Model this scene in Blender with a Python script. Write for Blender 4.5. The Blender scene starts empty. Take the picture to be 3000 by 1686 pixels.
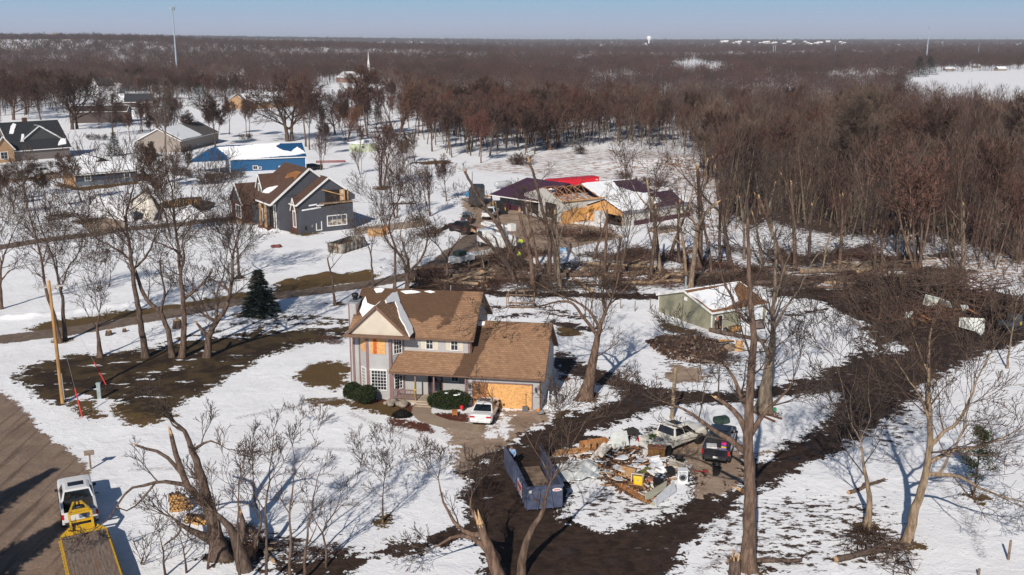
import bpy,math,random
import numpy as np
from mathutils import Vector,Matrix
R=math.radians
SC=bpy.context.scene
COL=SC.collection

# ---------------------------------------------------------------- camera, sky, sun, exposure
CAM_H=30.0
PITCH=math.atan(727/3000)
cam_d=bpy.data.cameras.new('camera');cam=bpy.data.objects.new('camera',cam_d);COL.objects.link(cam)
cam_d.sensor_width=36;cam_d.lens=36.0;cam_d.clip_start=0.5;cam_d.clip_end=60000
cam.location=(0,0,CAM_H);cam.rotation_euler=(math.pi/2-PITCH,0,0)
SC.camera=cam
SUN_AZ=16.0      # shadows fall this many degrees right of straight ahead
SUN_EL=32.0
W=bpy.data.worlds.new("World");SC.world=W;W.use_nodes=True
wn=W.node_tree.nodes;wl=W.node_tree.links
bg=wn['Background']
sky=wn.new('ShaderNodeTexSky');sky.sky_type='NISHITA';sky.sun_disc=False
sky.sun_elevation=R(SUN_EL);sky.sun_rotation=R(180+SUN_AZ)
sky.altitude=100;sky.air_density=1.0;sky.dust_density=0.4;sky.ozone_density=4.0
_tc=wn.new('ShaderNodeTexCoord');_sx=wn.new('ShaderNodeSeparateXYZ');wl.new(_tc.outputs['Generated'],_sx.inputs[0])
_rp=wn.new('ShaderNodeValToRGB');_mr=wn.new('ShaderNodeMapRange');wl.new(_sx.outputs[2],_mr.inputs[0]);_mr.inputs[2].default_value=.30
wl.new(_mr.outputs[0],_rp.inputs[0]);_e=_rp.color_ramp.elements     # low band of the clear winter sky
_e[0].position=0;_e[0].color=(8.0,8.2,10.6,1);_e[1].position=1;_e[1].color=(3.2,6.4,10.4,1)
_x=_e.new(.05);_x.color=(7.4,8.6,11.2,1);_x=_e.new(.13);_x.color=(5.5,9.0,12.0,1)
_mx=wn.new('ShaderNodeMix');_mx.data_type='RGBA';_m2=wn.new('ShaderNodeMapRange');wl.new(_sx.outputs[2],_m2.inputs[0]);_m2.inputs[1].default_value=.12;_m2.inputs[2].default_value=.35
wl.new(_m2.outputs[0],_mx.inputs[0]);wl.new(_rp.outputs[0],_mx.inputs[6]);wl.new(sky.outputs[0],_mx.inputs[7])
wl.new(_mx.outputs[2],bg.inputs[0]);bg.inputs[1].default_value=0.055
sun_d=bpy.data.lights.new('sun','SUN');sun_d.energy=4.9;sun_d.angle=R(0.53);sun_d.color=(1,.93,.84)
sun=bpy.data.objects.new('sun',sun_d);COL.objects.link(sun)
_s=Vector((-math.sin(R(SUN_AZ))*math.cos(R(SUN_EL)),-math.cos(R(SUN_AZ))*math.cos(R(SUN_EL)),math.sin(R(SUN_EL))))
sun.rotation_euler=_s.to_track_quat('Z','Y').to_euler()
SC.view_settings.view_transform='Standard';SC.view_settings.look='None'
SC.view_settings.exposure=0.0;SC.view_settings.gamma=1
SC.cycles.max_bounces=5;SC.cycles.diffuse_bounces=2;SC.cycles.glossy_bounces=2
SC.cycles.transmission_bounces=3;SC.cycles.volume_bounces=0;SC.cycles.transparent_max_bounces=6
SC.cycles.caustics_reflective=False;SC.cycles.caustics_refractive=False

# ---------------------------------------------------------------- surveying helpers
_cp,_sp=math.cos(PITCH),math.sin(PITCH)
def ray(px,py):
    u=(px-1500)/3000;v=(py-843)/3000
    return np.array([u,_cp-v*_sp,-_sp-v*_cp])
def G(px,py,z=0.0):
    d=ray(px,py);t=(z-CAM_H)/d[2]
    return np.array([t*d[0],t*d[1],z])
def PY(px,py,Y):
    d=ray(px,py);t=Y/d[1]
    return np.array([t*d[0],Y,CAM_H+t*d[2]])
def V(x,y):return (x*1.16459,y*1.16459)
def GV(x,y):return G(x*1.16459,y*1.16459)
def zoomed(ox,oy,s):return lambda x,y:(ox+x*s,oy+y*s)

# survey windows
z4=zoomed(0,450,1000/2413);z5=zoomed(900,450,1100/2576);z6=zoomed(2000,500,1000/2413);z8=zoomed(0,1086,1000/2413)
z9=zoomed(1400,1180,800/2289);zr=zoomed(2000,1050,1000/2277);zb=zoomed(1300,480,800/2576);zc_=zoomed(1300,500,450/1975);z7=zoomed(950,800,750/2172)
# ---------------------------------------------------------------- scene bookkeeping
def tag(o,label=None,cat=None,group=None,kind=None):
    if label:o['label']=label
    if cat:o['category']=cat
    if group:o['group']=group
    if kind:o['kind']=kind
    return o
def thing(name,label,cat,loc=(0,0,0),rz=0.0,group=None):
    o=bpy.data.objects.new(name,None);COL.objects.link(o)
    o.location=tuple(float(c) for c in loc);o.rotation_euler=(0,0,R(rz));o.empty_display_size=.3
    return tag(o,label,cat,group)
def copy_tree(o,loc=None,rz=None,label=None,parent=None,scale=None):
    c=o.copy();COL.objects.link(c)
    if parent is not None:c.parent=parent
    if loc is not None:c.location=tuple(float(q) for q in loc)
    if rz is not None:c.rotation_euler=(0,0,R(rz))
    if scale is not None:c.scale=scale if hasattr(scale,'__len__') else (scale,)*3
    if label:c['label']=label
    for ch in o.children:copy_tree(ch,parent=c)
    return c

# ---------------------------------------------------------------- mesh builder
class MB:
    def __init__(s):s.v=[];s.f=[];s.m=[];s.s=[]
    def add(s,vs,fs,m=0,smooth=False):
        b=len(s.v);s.v += [tuple(float(c) for c in p) for p in vs]
        for f in fs:s.f.append(tuple(b+i for i in f));s.m.append(m);s.s.append(smooth)
        return s
    def hexa(s,p,m=0):# 8 points: bottom 4 ccw, top 4 ccw
        return s.add(p,[(3,2,1,0),(4,5,6,7),(0,1,5,4),(1,2,6,5),(2,3,7,6),(3,0,4,7)],m)
    def box(s,x0,x1,y0,y1,z0,z1,m=0):
        return s.hexa([(x0,y0,z0),(x1,y0,z0),(x1,y1,z0),(x0,y1,z0),(x0,y0,z1),(x1,y0,z1),(x1,y1,z1),(x0,y1,z1)],m)
    def obox(s,c,size,rot=(0,0,0),m=0):
        M=Matrix.Translation(c) @ __import__('mathutils').Euler([R(a) for a in rot]).to_matrix().to_4x4()
        a,b,d=[q/2 for q in size]
        ps=[M @ Vector(q) for q in [(-a,-b,-d),(a,-b,-d),(a,b,-d),(-a,b,-d),(-a,-b,d),(a,-b,d),(a,b,d),(-a,b,d)]]
        return s.hexa(ps,m)
    def bar(s,p0,p1,w,h=None,m=0,up=(0,0,1)):# rectangular bar between two points
        h=h or w;p0=Vector(p0);p1=Vector(p1);t=(p1-p0).normalized()
        u=Vector(up)
        if abs(t.dot(u)) > .98:u=Vector((1,0,0))
        a=t.cross(u).normalized()*w/2;b=a.cross(t).normalized()*h/2
        return s.hexa([p0-a-b,p0+a-b,p1+a-b,p1-a-b,p0-a+b,p0+a+b,p1+a+b,p1-a+b],m)
    def prism(s,poly,d,m=0,smooth=False):# 3-D polygon extruded by vector d
        n=len(poly);a=[Vector(q) for q in poly];d=Vector(d);b=[q+d for q in a]
        fs=[tuple(range(n-1,-1,-1)),tuple(range(n,2*n))] + [(i,(i+1) % n,n+(i+1) % n,n+i) for i in range(n)]
        return s.add(a+b,fs,m,smooth)
    def slab(s,poly,th,m=0):# planar polygon thickened along its normal (downwards)
        a=[Vector(q) for q in poly];n=Vector((0,0,0))
        for i in range(len(a)):n += a[i].cross(a[(i+1) % len(a)])
        n.normalize()
        if n.z < 0:n=-n;a=a[::-1]
        return s.prism([q-n*th for q in a],n*th,m)
    def tube(s,pts,rad,n=6,m=0,cap=True,smooth=True):
        pts=[Vector(p) for p in pts]
        if not hasattr(rad,'__len__'):rad=[rad]*len(pts)
        vs=[];ref=Vector((.31,.95,.11))
        for i,p in enumerate(pts):
            t=(pts[min(i+1,len(pts)-1)]-pts[max(i-1,0)])
            t=t.normalized() if t.length > 1e-9 else Vector((0,0,1))
            r=ref if abs(t.dot(ref)) < .9 else Vector((1,0,0))
            a=t.cross(r).normalized();b=t.cross(a)
            for k in range(n):
                q=2*math.pi*k/n;vs.append(p+(a*math.cos(q)+b*math.sin(q))*rad[i])
        fs=[]
        for i in range(len(pts)-1):
            for k in range(n):fs.append((i*n+k,i*n+(k+1) % n,(i+1)*n+(k+1) % n,(i+1)*n+k))
        s.add(vs,fs,m,smooth)
        if cap:
            s.add(vs[:n],[tuple(range(n-1,-1,-1))],m);s.add(vs[-n:],[tuple(range(n))],m)
        return s
    def ball(s,c,r,m=0,nu=10,nv=6,jit=0,rng=random):
        r=r if hasattr(r,'__len__') else (r,r,r)
        vs=[];fs=[]
        for j in range(nv+1):
            th=math.pi*j/nv
            for i in range(nu):
                ph=2*math.pi*i/nu;k=1+rng.uniform(-jit,jit)
                vs.append((c[0]+r[0]*k*math.sin(th)*math.cos(ph),c[1]+r[1]*k*math.sin(th)*math.sin(ph),c[2]+r[2]*k*math.cos(th)))
        for j in range(nv):
            for i in range(nu):
                fs.append((j*nu+i,(j+1)*nu+i,(j+1)*nu+(i+1) % nu,j*nu+(i+1) % nu))
        return s.add(vs,fs,m,True)
    def lathe(s,c,prof,n=16,m=0,smooth=True):# prof: list of (r, z)
        vs=[];fs=[]
        for r,z in prof:
            for i in range(n):
                a=2*math.pi*i/n;vs.append((c[0]+r*math.cos(a),c[1]+r*math.sin(a),c[2]+z))
        for j in range(len(prof)-1):
            for i in range(n):fs.append((j*n+i,j*n+(i+1) % n,(j+1)*n+(i+1) % n,(j+1)*n+i))
        return s.add(vs,fs,m,smooth)
    def build(s,name,mats,parent=None,loc=None,rz=None,bevel=0,subsurf=0):
        me=bpy.data.meshes.new(name);me.from_pydata(s.v,[],s.f)
        if not isinstance(mats,(list,tuple)):mats=[mats]
        for q in mats:me.materials.append(q)
        if s.m:
            me.polygons.foreach_set('material_index',s.m);me.polygons.foreach_set('use_smooth',s.s)
        me.validate();me.update()
        o=bpy.data.objects.new(name,me);COL.objects.link(o)
        if parent is not None:o.parent=parent
        if loc is not None:o.location=tuple(float(c) for c in loc)
        if rz is not None:o.rotation_euler=(0,0,R(rz))
        if bevel:
            b=o.modifiers.new('bevel','BEVEL');b.width=bevel;b.segments=2;b.limit_method='ANGLE'
        if subsurf:
            b=o.modifiers.new('sub','SUBSURF');b.levels=subsurf;b.render_levels=subsurf
        return o

def raw_mesh(name,verts,faces_quads=None,faces_tris=None,mats=(),smooth=True,mat_idx=None):
    me=bpy.data.meshes.new(name)
    verts=np.asarray(verts,np.float32);me.vertices.add(len(verts));me.vertices.foreach_set('co',verts.ravel())
    loops=[];tot=[]
    if faces_quads is not None and len(faces_quads):loops.append(np.asarray(faces_quads,np.int32).ravel());tot.append(np.full(len(faces_quads),4,np.int32))
    if faces_tris is not None and len(faces_tris):loops.append(np.asarray(faces_tris,np.int32).ravel());tot.append(np.full(len(faces_tris),3,np.int32))
    loops=np.concatenate(loops);tot=np.concatenate(tot)
    me.loops.add(len(loops));me.loops.foreach_set('vertex_index',loops)
    me.polygons.add(len(tot));st=np.zeros(len(tot),np.int32);st[1:]=np.cumsum(tot)[:-1]
    me.polygons.foreach_set('loop_start',st)
    try:me.polygons.foreach_set('loop_total',tot)
    except Exception:pass
    me.polygons.foreach_set('use_smooth',np.full(len(tot),smooth,bool))
    for q in mats:me.materials.append(q)
    if mat_idx is not None:me.polygons.foreach_set('material_index',np.asarray(mat_idx,np.int32))
    me.update(calc_edges=True)
    return me

# ---------------------------------------------------------------- materials
_MC={}
def srgb(r,g,b):
    f=lambda c:c/12.92 if c <= .04045 else ((c+.055)/1.055)**2.4
    return tuple(f(c/255) for c in (r,g,b))
class NT:# small node helper
    def __init__(s,name):
        s.mat=bpy.data.materials.new(name);s.mat.use_nodes=True;s.t=s.mat.node_tree
        s.b=s.t.nodes['Principled BSDF'];s.out=s.t.nodes['Material Output']
    def n(s,typ,**kw):
        x=s.t.nodes.new(typ)
        for k,v in kw.items():setattr(x,k,v)
        return x
    def l(s,a,b):s.t.links.new(a,b)
    def co(s,kind='Object'):return s.n('ShaderNodeTexCoord').outputs[kind]
    def pos(s):return s.n('ShaderNodeNewGeometry').outputs['Position']
    def mapv(s,v,scale=(1,1,1),rot=(0,0,0),loc=(0,0,0)):
        m=s.n('ShaderNodeMapping');s.l(v,m.inputs[0]);m.inputs['Scale'].default_value=scale;m.inputs['Rotation'].default_value=rot;m.inputs['Location'].default_value=loc
        return m.outputs[0]
    def noise(s,v,scale,detail=4,rough=.55,dist=0):
        x=s.n('ShaderNodeTexNoise');x.inputs['Scale'].default_value=scale;x.inputs['Detail'].default_value=detail
        x.inputs['Roughness'].default_value=rough;x.inputs['Distortion'].default_value=dist
        if v is not None:s.l(v,x.inputs['Vector'])
        return x.outputs['Fac']
    def math(s,op,a,b=None,c=None,clamp=False):
        x=s.n('ShaderNodeMath',operation=op);x.use_clamp=clamp
        for i,q in enumerate((a,b,c)):
            if q is None:continue
            if isinstance(q,(int,float)):x.inputs[i].default_value=q
            else:s.l(q,x.inputs[i])
        return x.outputs[0]
    def sstep(s,v,lo,hi,a=0,b=1):
        x=s.n('ShaderNodeMapRange');x.interpolation_type='SMOOTHSTEP';s.l(v,x.inputs[0])
        x.inputs[1].default_value=lo;x.inputs[2].default_value=hi;x.inputs[3].default_value=a;x.inputs[4].default_value=b
        return x.outputs[0]
    def mix(s,f,a,b):
        x=s.n('ShaderNodeMix',data_type='RGBA')
        if isinstance(f,(int,float)):x.inputs[0].default_value=f
        else:s.l(f,x.inputs[0])
        for i,q in ((6,a),(7,b)):
            if isinstance(q,(tuple,list)):x.inputs[i].default_value=(*q[:3],1)
            else:s.l(q,x.inputs[i])
        return x.outputs[2]
    def attr(s,name):
        x=s.n('ShaderNodeAttribute',attribute_name=name);return x.outputs['Fac']
    def objrand(s):return s.n('ShaderNodeObjectInfo').outputs['Random']
    def bump(s,h,strength=.3,dist=.05):
        x=s.n('ShaderNodeBump');x.inputs['Strength'].default_value=strength;x.inputs['Distance'].default_value=dist
        s.l(h,x.inputs['Height']);s.l(x.outputs[0],s.b.inputs['Normal'])
    def col(s,c):
        if isinstance(c,(tuple,list)):s.b.inputs['Base Color'].default_value=(*c[:3],1)
        else:s.l(c,s.b.inputs['Base Color'])
    def done(s,rough=.8,metal=0,spec=.5,coat=0):
        s.b.inputs['Roughness'].default_value=rough;s.b.inputs['Metallic'].default_value=metal
        s.b.inputs['Specular IOR Level'].default_value=spec;s.b.inputs['Coat Weight'].default_value=coat
        return s.mat
def sc3(c,k):return tuple(min(1,q*k) for q in c[:3])
def M(name,c,rough=.8,var=.15,scale=2.5,metal=0,spec=.4,coat=0,bump=0,c2=None,stretch=(1,1,1),detail=4):
    if name in _MC:return _MC[name]
    t=NT(name);v=t.mapv(t.co(),stretch)
    f=t.sstep(t.noise(v,scale,detail,.62),.32,.68)
    t.col(t.mix(f,sc3(c,1-var),c2 if c2 else sc3(c,1+var)))
    if bump:t.bump(t.noise(v,scale*4,4),bump,.03)
    _MC[name]=t.done(rough,metal,spec,coat);return _MC[name]
def siding(name,c,gap=.115,vertical=False,var=.07,rough=.6,line=.72):
    if name in _MC:return _MC[name]
    t=NT(name);co=t.co();x=t.n('ShaderNodeSeparateXYZ');t.l(co,x.inputs[0])
    ax=t.math('ADD',x.outputs[0],x.outputs[1]) if vertical else x.outputs[2]
    fr=t.math('FRACT',t.math('DIVIDE',ax,gap))
    k=t.sstep(fr,0.0,.22)
    n=t.noise(co,1.3,5,.6);nn=t.sstep(n,.3,.7)
    base=t.mix(nn,sc3(c,1-var),sc3(c,1+var))
    t.col(t.mix(k,sc3(c,line),base));t.bump(fr,.35,.03)
    _MC[name]=t.done(rough);return _MC[name]
def shingle(name,ca,cb,cdark,axis='x',row=.15,wet=None):
    if name in _MC:return _MC[name]
    t=NT(name);co=t.co();x=t.n('ShaderNodeSeparateXYZ');t.l(co,x.inputs[0])
    cm=t.n('ShaderNodeCombineXYZ');t.l(x.outputs[0 if axis == 'x' else 1],cm.inputs[0]);t.l(x.outputs[2],cm.inputs[1])
    br=t.n('ShaderNodeTexBrick');t.l(cm.outputs[0],br.inputs['Vector'])
    br.inputs['Scale'].default_value=1;br.inputs['Brick Width'].default_value=.34;br.inputs['Row Height'].default_value=row
    br.inputs['Mortar Size'].default_value=.012;br.inputs['Mortar Smooth'].default_value=.3;br.inputs['Bias'].default_value=0
    br.inputs['Color1'].default_value=(*ca,1);br.inputs['Color2'].default_value=(*cb,1);br.inputs['Mortar'].default_value=(*cdark,1)
    n=t.sstep(t.noise(co,.9,5,.6),.3,.7)
    c=t.mix(t.math('MULTIPLY',n,.3),br.outputs[0],sc3(cdark,1.2))
    g=t.noise(co,14,3,.6);c=t.mix(t.sstep(g,.35,.75,0,.35),c,sc3(ca,1.25))
    if wet is not None:
        w=wet(t,x.outputs[0],x.outputs[1],x.outputs[2],co)
        c=t.mix(w,c,sc3(cdark,.62))
    t.col(c);t.bump(br.outputs['Fac'],.3,.02)
    _MC[name]=t.done(.95,spec=.2);return _MC[name]
def osb(name='oriented_strand_board',c=(.62,.33,.12)):
    if name in _MC:return _MC[name]
    t=NT(name);co=t.co();v=t.n('ShaderNodeTexVoronoi');v.inputs['Scale'].default_value=9;t.l(t.mapv(co,(1,1,1.7)),v.inputs['Vector'])
    xx=t.n('ShaderNodeSeparateColor');t.l(v.outputs['Color'],xx.inputs[0])
    n=t.sstep(t.noise(co,.8,3),.35,.65)
    t.col(t.mix(t.math('MULTIPLY',xx.outputs[0],.75),sc3(c,.72),sc3(c,1.4)))
    _MC[name]=t.done(.75);return _MC[name]
def snow_mat():
    if 'roof_snow' in _MC:return _MC['roof_snow']
    t=NT('roof_snow');co=t.pos();n=t.noise(co,.8,6,.6)
    t.col(t.mix(t.sstep(n,.35,.65),(.80,.82,.86),(.88,.88,.88)));t.bump(t.noise(co,3,5),.25,.08)
    _MC['roof_snow']=t.done(.85,spec=.25);return _MC['roof_snow']
def glass(name='window_glass',c=(.012,.014,.018),rough=.08):
    if name in _MC:return _MC[name]
    t=NT(name);n=t.noise(t.co(),2.0,2);t.col(t.mix(t.sstep(n,.4,.7),c,sc3(c,3)))
    _MC[name]=t.done(rough,spec=.6);return _MC[name]
WHITE=M('white_trim_paint',(.72,.71,.69),.55,.06)
SNOW=snow_mat();GLASS=glass();OSB=osb()
BLACKM=M('black_plastic',(.015,.015,.017),.5,.2)
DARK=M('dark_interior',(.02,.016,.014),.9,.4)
TYRE=M('tyre_rubber',(.018,.017,.017),.9,.2)
RIM=M('alloy_rim',(.45,.45,.46),.35,.1,metal=.7)
STEEL=M('grey_steel',(.32,.33,.35),.45,.15,metal=.4)
RUST=M('rust',(.16,.07,.035),.9,.5,3)
TIMBER=M('raw_timber',(.5,.29,.13),.8,.3,2,stretch=(1,1,1))
OLDWOOD=M('weathered_wood',(.2,.14,.1),.9,.35,3)
DARKWOOD=M('brown_stained_wood',(.13,.055,.025),.7,.35,3)
FRESH=M('splintered_fresh_wood',(.44,.28,.15),.85,.3,6)
RED=M('red_paint',(.5,.012,.02),.45,.1)

# ---------------------------------------------------------------- surveying frame of a building
class Frame:
    def __init__(s,o,a):
        s.o=np.array([o[0],o[1],o[2] if len(o) > 2 else 0.]);s.a=a;c,n=math.cos(R(a)),math.sin(R(a))
        s.X=np.array([c,n,0]);s.Y=np.array([-n,c,0]);s.C=np.array([0,0,CAM_H])
    def loc(s,P):q=P-s.o;return (float(q@s.X),float(q@s.Y),float(q[2]))
    def cut(s,px,py,p0,n):# where the sight line meets a local plane through p0 with normal n
        d=ray(px,py);dl=np.array([d@s.X,d@s.Y,d[2]]);c=np.array(s.loc(s.C));n=np.array(n,float)
        t=((np.array(p0)-c)@n)/(dl@n);return tuple(float(q) for q in c+t*dl)
    def on(s,px,py,x=None,y=None,z=None):
        if x is not None:return s.cut(px,py,(x,0,0),(1,0,0))
        if y is not None:return s.cut(px,py,(0,y,0),(0,1,0))
        return s.cut(px,py,(0,0,z),(0,0,1))
    def world(s,x,y,z=0):return s.o+s.X*x+s.Y*y+np.array([0,0,z])

def wavy(poly,amp,rng,step=.35):# ragged outline for snow and torn edges
    o=[]
    for i,a in enumerate(poly):
        b=poly[(i+1) % len(poly)];a=np.array(a,float);b=np.array(b,float);n=max(1,int(np.linalg.norm(b-a)/step))
        for k in range(n):o.append(tuple(a+(b-a)*k/n+np.array([rng.uniform(-amp,amp),rng.uniform(-amp,amp)])))
    return o
def window(parent,p0,u,w,h,frame=WHITE,pane=GLASS,nx=2,ny=2,t=.07,out=None,name='window',fr_w=.07,muntin=.03):
    """window in a wall: p0 lower corner, u unit vector along the wall, out = outward normal; frame with a pane sub-part"""
    p0=Vector(p0);u=Vector(u);n=Vector(out);up=Vector((0,0,1));m=MB()
    def bx(a,b,c,d,o0,o1):
        q=lambda x,z,o:p0+u*x+up*z+n*o
        ps=[q(a,c,o0),q(b,c,o0),q(b,c,o1),q(a,c,o1),q(a,d,o0),q(b,d,o0),q(b,d,o1),q(a,d,o1)]
        m.hexa(ps)
    bx(-fr_w,0,-fr_w,h+fr_w,-.03,t);bx(w,w+fr_w,-fr_w,h+fr_w,-.03,t);bx(0,w,h,h+fr_w,-.03,t);bx(0,w,-fr_w,0,-.03,t)
    for i in range(1,nx):bx(w*i/nx-muntin/2,w*i/nx+muntin/2,0,h,.002,t*.6)
    for i in range(1,ny):bx(0,w,h*i/ny-muntin/2,h*i/ny+muntin/2,.004,t*.55)
    f=m.build(name,frame,parent)
    g=MB();q=lambda x,z,o:p0+u*x+up*z+n*o
    g.hexa([q(0,0,-.03),q(w,0,-.03),q(w,0,.012),q(0,0,.012),q(0,h,-.03),q(w,h,-.03),q(w,h,.012),q(0,h,.012)])
    g.build('pane',pane,f);return f
def panel(parent,name,p0,u,w,h,mat,out,t=.05,o0=-.02):
    p0=Vector(p0);u=Vector(u);n=Vector(out);up=Vector((0,0,1));q=lambda x,z,o:p0+u*x+up*z+n*o
    return MB().hexa([q(0,0,o0),q(w,0,o0),q(w,0,t),q(0,0,t),q(0,h,o0),q(w,h,o0),q(w,h,t),q(0,h,t)]).build(name,mat,parent)
# ================================================================= TREES
def bark(name,c,c2,twig=False):
    t=NT(name);co=t.co()
    n=t.noise(t.mapv(co,(1,1,.25)),5 if not twig else 2,5,.65)
    r=t.objrand()
    col=t.mix(t.sstep(n,.35,.68),c,c2)
    hs=t.n('ShaderNodeHueSaturation');t.l(col,hs.inputs['Color']);t.l(t.math('MULTIPLY_ADD',r,.5,.75),hs.inputs['Value'])
    t.l(t.math('MULTIPLY_ADD',r,.3,.85),hs.inputs['Saturation'])
    t.col(hs.outputs[0])
    if not twig:t.bump(n,.5,.05)
    return t.done(.95,spec=.15)
BARK=bark('grey_brown_bark',(.062,.041,.032),(.165,.115,.088))
BARKL=bark('light_tan_bark',(.13,.095,.065),(.30,.225,.16))
TWIG=bark('brown_twigs',(.07,.039,.031),(.132,.08,.066),True)
TWIGN=bark('grey_brown_twigs',(.055,.039,.031),(.118,.086,.068),True)
TWIGR=bark('reddish_twigs',(.082,.041,.034),(.14,.072,.06),True)
TWIGT=bark('tan_twigs',(.115,.08,.062),(.18,.128,.10),True)
TWIGD=bark('dark_twigs',(.042,.026,.02),(.08,.05,.039),True)
WILLOW=bark('orange_brown_twigs',(.105,.056,.04),(.165,.095,.066),True)

class Wood:# collects tapered branches and turns them into one mesh
    def __init__(s):s.g={};s.tri=[];s.caps=[]
    def br(s,pts,rad,sides):s.g.setdefault((len(pts),sides),[]).append((pts,rad))
    def arrays(s):
        Vs=[];Fs=[];off=0
        for (n,k),L in s.g.items():
            P=np.array([a for a,_ in L],float);Rr=np.array([b for _,b in L],float);B=len(L)
            T=np.empty_like(P);T[:,1:-1]=P[:,2:]-P[:,:-2];T[:,0]=P[:,1]-P[:,0];T[:,-1]=P[:,-1]-P[:,-2]
            T /= np.maximum(np.linalg.norm(T,axis=2,keepdims=True),1e-9)
            ref=np.array([.53,.21,.05]);A=np.cross(T,ref);A /= np.maximum(np.linalg.norm(A,axis=2,keepdims=True),1e-6);Bn=np.cross(T,A)
            if k == 2:
                ph=(np.arange(B)*2.399)[:,None,None];D=A*np.cos(ph)+Bn*np.sin(ph)
                ring=np.stack([P-D*Rr[...,None],P+D*Rr[...,None]],2)
                vs=ring.reshape(-1,3);b=(np.arange(B)*n*2)[:,None]+(np.arange(n-1)*2)[None,:]+off;b=b.ravel()
                Fs.append(np.stack([b,b+1,b+3,b+2],1))
            else:
                an=np.arange(k)*2*np.pi/k
                ring=P[:,:,None]+(A[:,:,None]*np.cos(an)[None,None,:,None]+Bn[:,:,None]*np.sin(an)[None,None,:,None])*Rr[:,:,None,None]
                vs=ring.reshape(-1,3);b=((np.arange(B)*n*k)[:,None,None]+(np.arange(n-1)*k)[None,:,None]);j=np.arange(k)[None,None,:]
                q0=(b+j).ravel()+off;q1=(b+(j+1) % k).ravel()+off
                Fs.append(np.stack([q0,q1,q1+k,q0+k],1))
            Vs.append(vs);off += len(vs)
        return np.concatenate(Vs),np.concatenate(Fs)
    def mesh(s,name,mats):
        v,f=s.arrays();return raw_mesh(name,v,f,None,mats,True)

def _norm(d):
    l=math.sqrt(d[0]*d[0]+d[1]*d[1]+d[2]*d[2]) or 1;return (d[0]/l,d[1]/l,d[2]/l)
def _tilt(d,ang,az):
    up=(0,0,1) if abs(d[2]) < .9 else (1,0,0)
    a=_norm((d[1]*up[2]-d[2]*up[1],d[2]*up[0]-d[0]*up[2],d[0]*up[1]-d[1]*up[0]))
    b=(d[1]*a[2]-d[2]*a[1],d[2]*a[0]-d[0]*a[2],d[0]*a[1]-d[1]*a[0])
    ca,sa=math.cos(ang),math.sin(ang);cz,sz=math.cos(az),math.sin(az)
    return _norm(tuple(d[i]*ca+(a[i]*cz+b[i]*sz)*sa for i in range(3)))
# per-level style: (segments, sides, children, first child position, spread angle, length ratio)
STY={
 'near':[(7,9,8,.35,38,.62),(6,6,7,.22,42,.55),(5,4,6,.2,44,.55),(4,3,5,.15,42,.6),(3,3,0,0,0,0)],
 'mid':[(6,6,9,.38,32,.55),(5,4,7,.25,36,.52),(4,3,7,.2,38,.55),(3,2,6,.1,40,.6),(2,2,0,0,0,0)],
 'shrub':[(4,3,6,.15,40,.6),(3,3,5,.2,40,.6),(3,2,4,.1,42,.6),(2,2,0,0,0,0)],
}
def grow(wds,rng,p,d,L,r,lev,sty,wob_=.16,trop=.08,kmul=1.0,minr=.006,split=1):
    seg,sides,nch,t0,ang,ratio=sty[lev]
    pts=[p];rad=[r];q=p;dd=d;st=L/seg;dirs=[d]
    last=lev == len(sty)-1
    for i in range(seg):
        dd=_norm((dd[0]+rng.uniform(-wob_,wob_),dd[1]+rng.uniform(-wob_,wob_),dd[2]+rng.uniform(-wob_,wob_)*.7+trop))
        q=(q[0]+dd[0]*st,q[1]+dd[1]*st,q[2]+dd[2]*st);pts.append(q);dirs.append(dd)
        t=(i+1)/seg;rad.append(max(minr,r*(1-.80*t) if lev else r*(1-.72*t)))
    if lev == 0:rad[0] *= 1.25
    wds[0 if lev < split else 1].br(pts,rad,sides)
    if last or nch == 0:return
    k=max(1,int(nch*kmul+rng.random()))
    az=rng.uniform(0,6.28)
    for c in range(k):
        t=t0+(1-t0)*(c+rng.random()*.8)/k;t=min(t,.97);x=t*seg;i=min(int(x),seg-1);f=x-i
        pp=tuple(pts[i][j]*(1-f)+pts[i+1][j]*f for j in range(3));rr=rad[i]*(1-f)+rad[i+1]*f
        az += 2.4+rng.uniform(-.5,.5)
        cd=_tilt(dirs[i+1],R(ang*rng.uniform(.7,1.3)),az)
        cl=L*ratio*(1.15-.6*t)*rng.uniform(.7,1.2)
        grow(wds,rng,pp,cd,cl,max(minr,rr*.62),lev+1,sty,wob_*1.12,trop,kmul,minr,split)

def tree_meshes(name,seed,h,r,style='mid',trop=.10,kmul=1.0,lean=.05,stems=1,spread=.3,mats=(BARK,TWIG),wob_=.15,minr=.006,split=1,sty=None):
    rng=random.Random(seed);w=[Wood(),Wood()]
    for s in range(stems):
        a=rng.uniform(0,6.28);sp=spread*rng.uniform(.5,1.2) if stems > 1 else lean*rng.uniform(0,2)
        d=_norm((math.cos(a)*sp,math.sin(a)*sp,1))
        k=rng.uniform(.8,1.05) if stems > 1 else 1
        grow(w,rng,(math.cos(a)*.25*(stems > 1),math.sin(a)*.25*(stems > 1),-.25),d,h*k*.86,r*(rng.uniform(.6,1) if stems > 1 else 1),0,sty or STY[style],wob_*.6,trop*.5,kmul,minr,split)
    return w[0].mesh(name+'_trunk',[mats[0]]),w[1].mesh(name+'_crown',[mats[1]])
def put_tree(name,meshes,loc,label,cat='tree',group=None,rz=0,sc=1.0,parts=('trunk','crown')):
    t=thing(name,label,cat,loc,rz,group);t.scale=(sc,)*3 if not hasattr(sc,'__len__') else sc
    for pn,me in zip(parts,meshes):
        if me is None:continue
        o=bpy.data.objects.new(pn,me);COL.objects.link(o);o.parent=t
    return t

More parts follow.
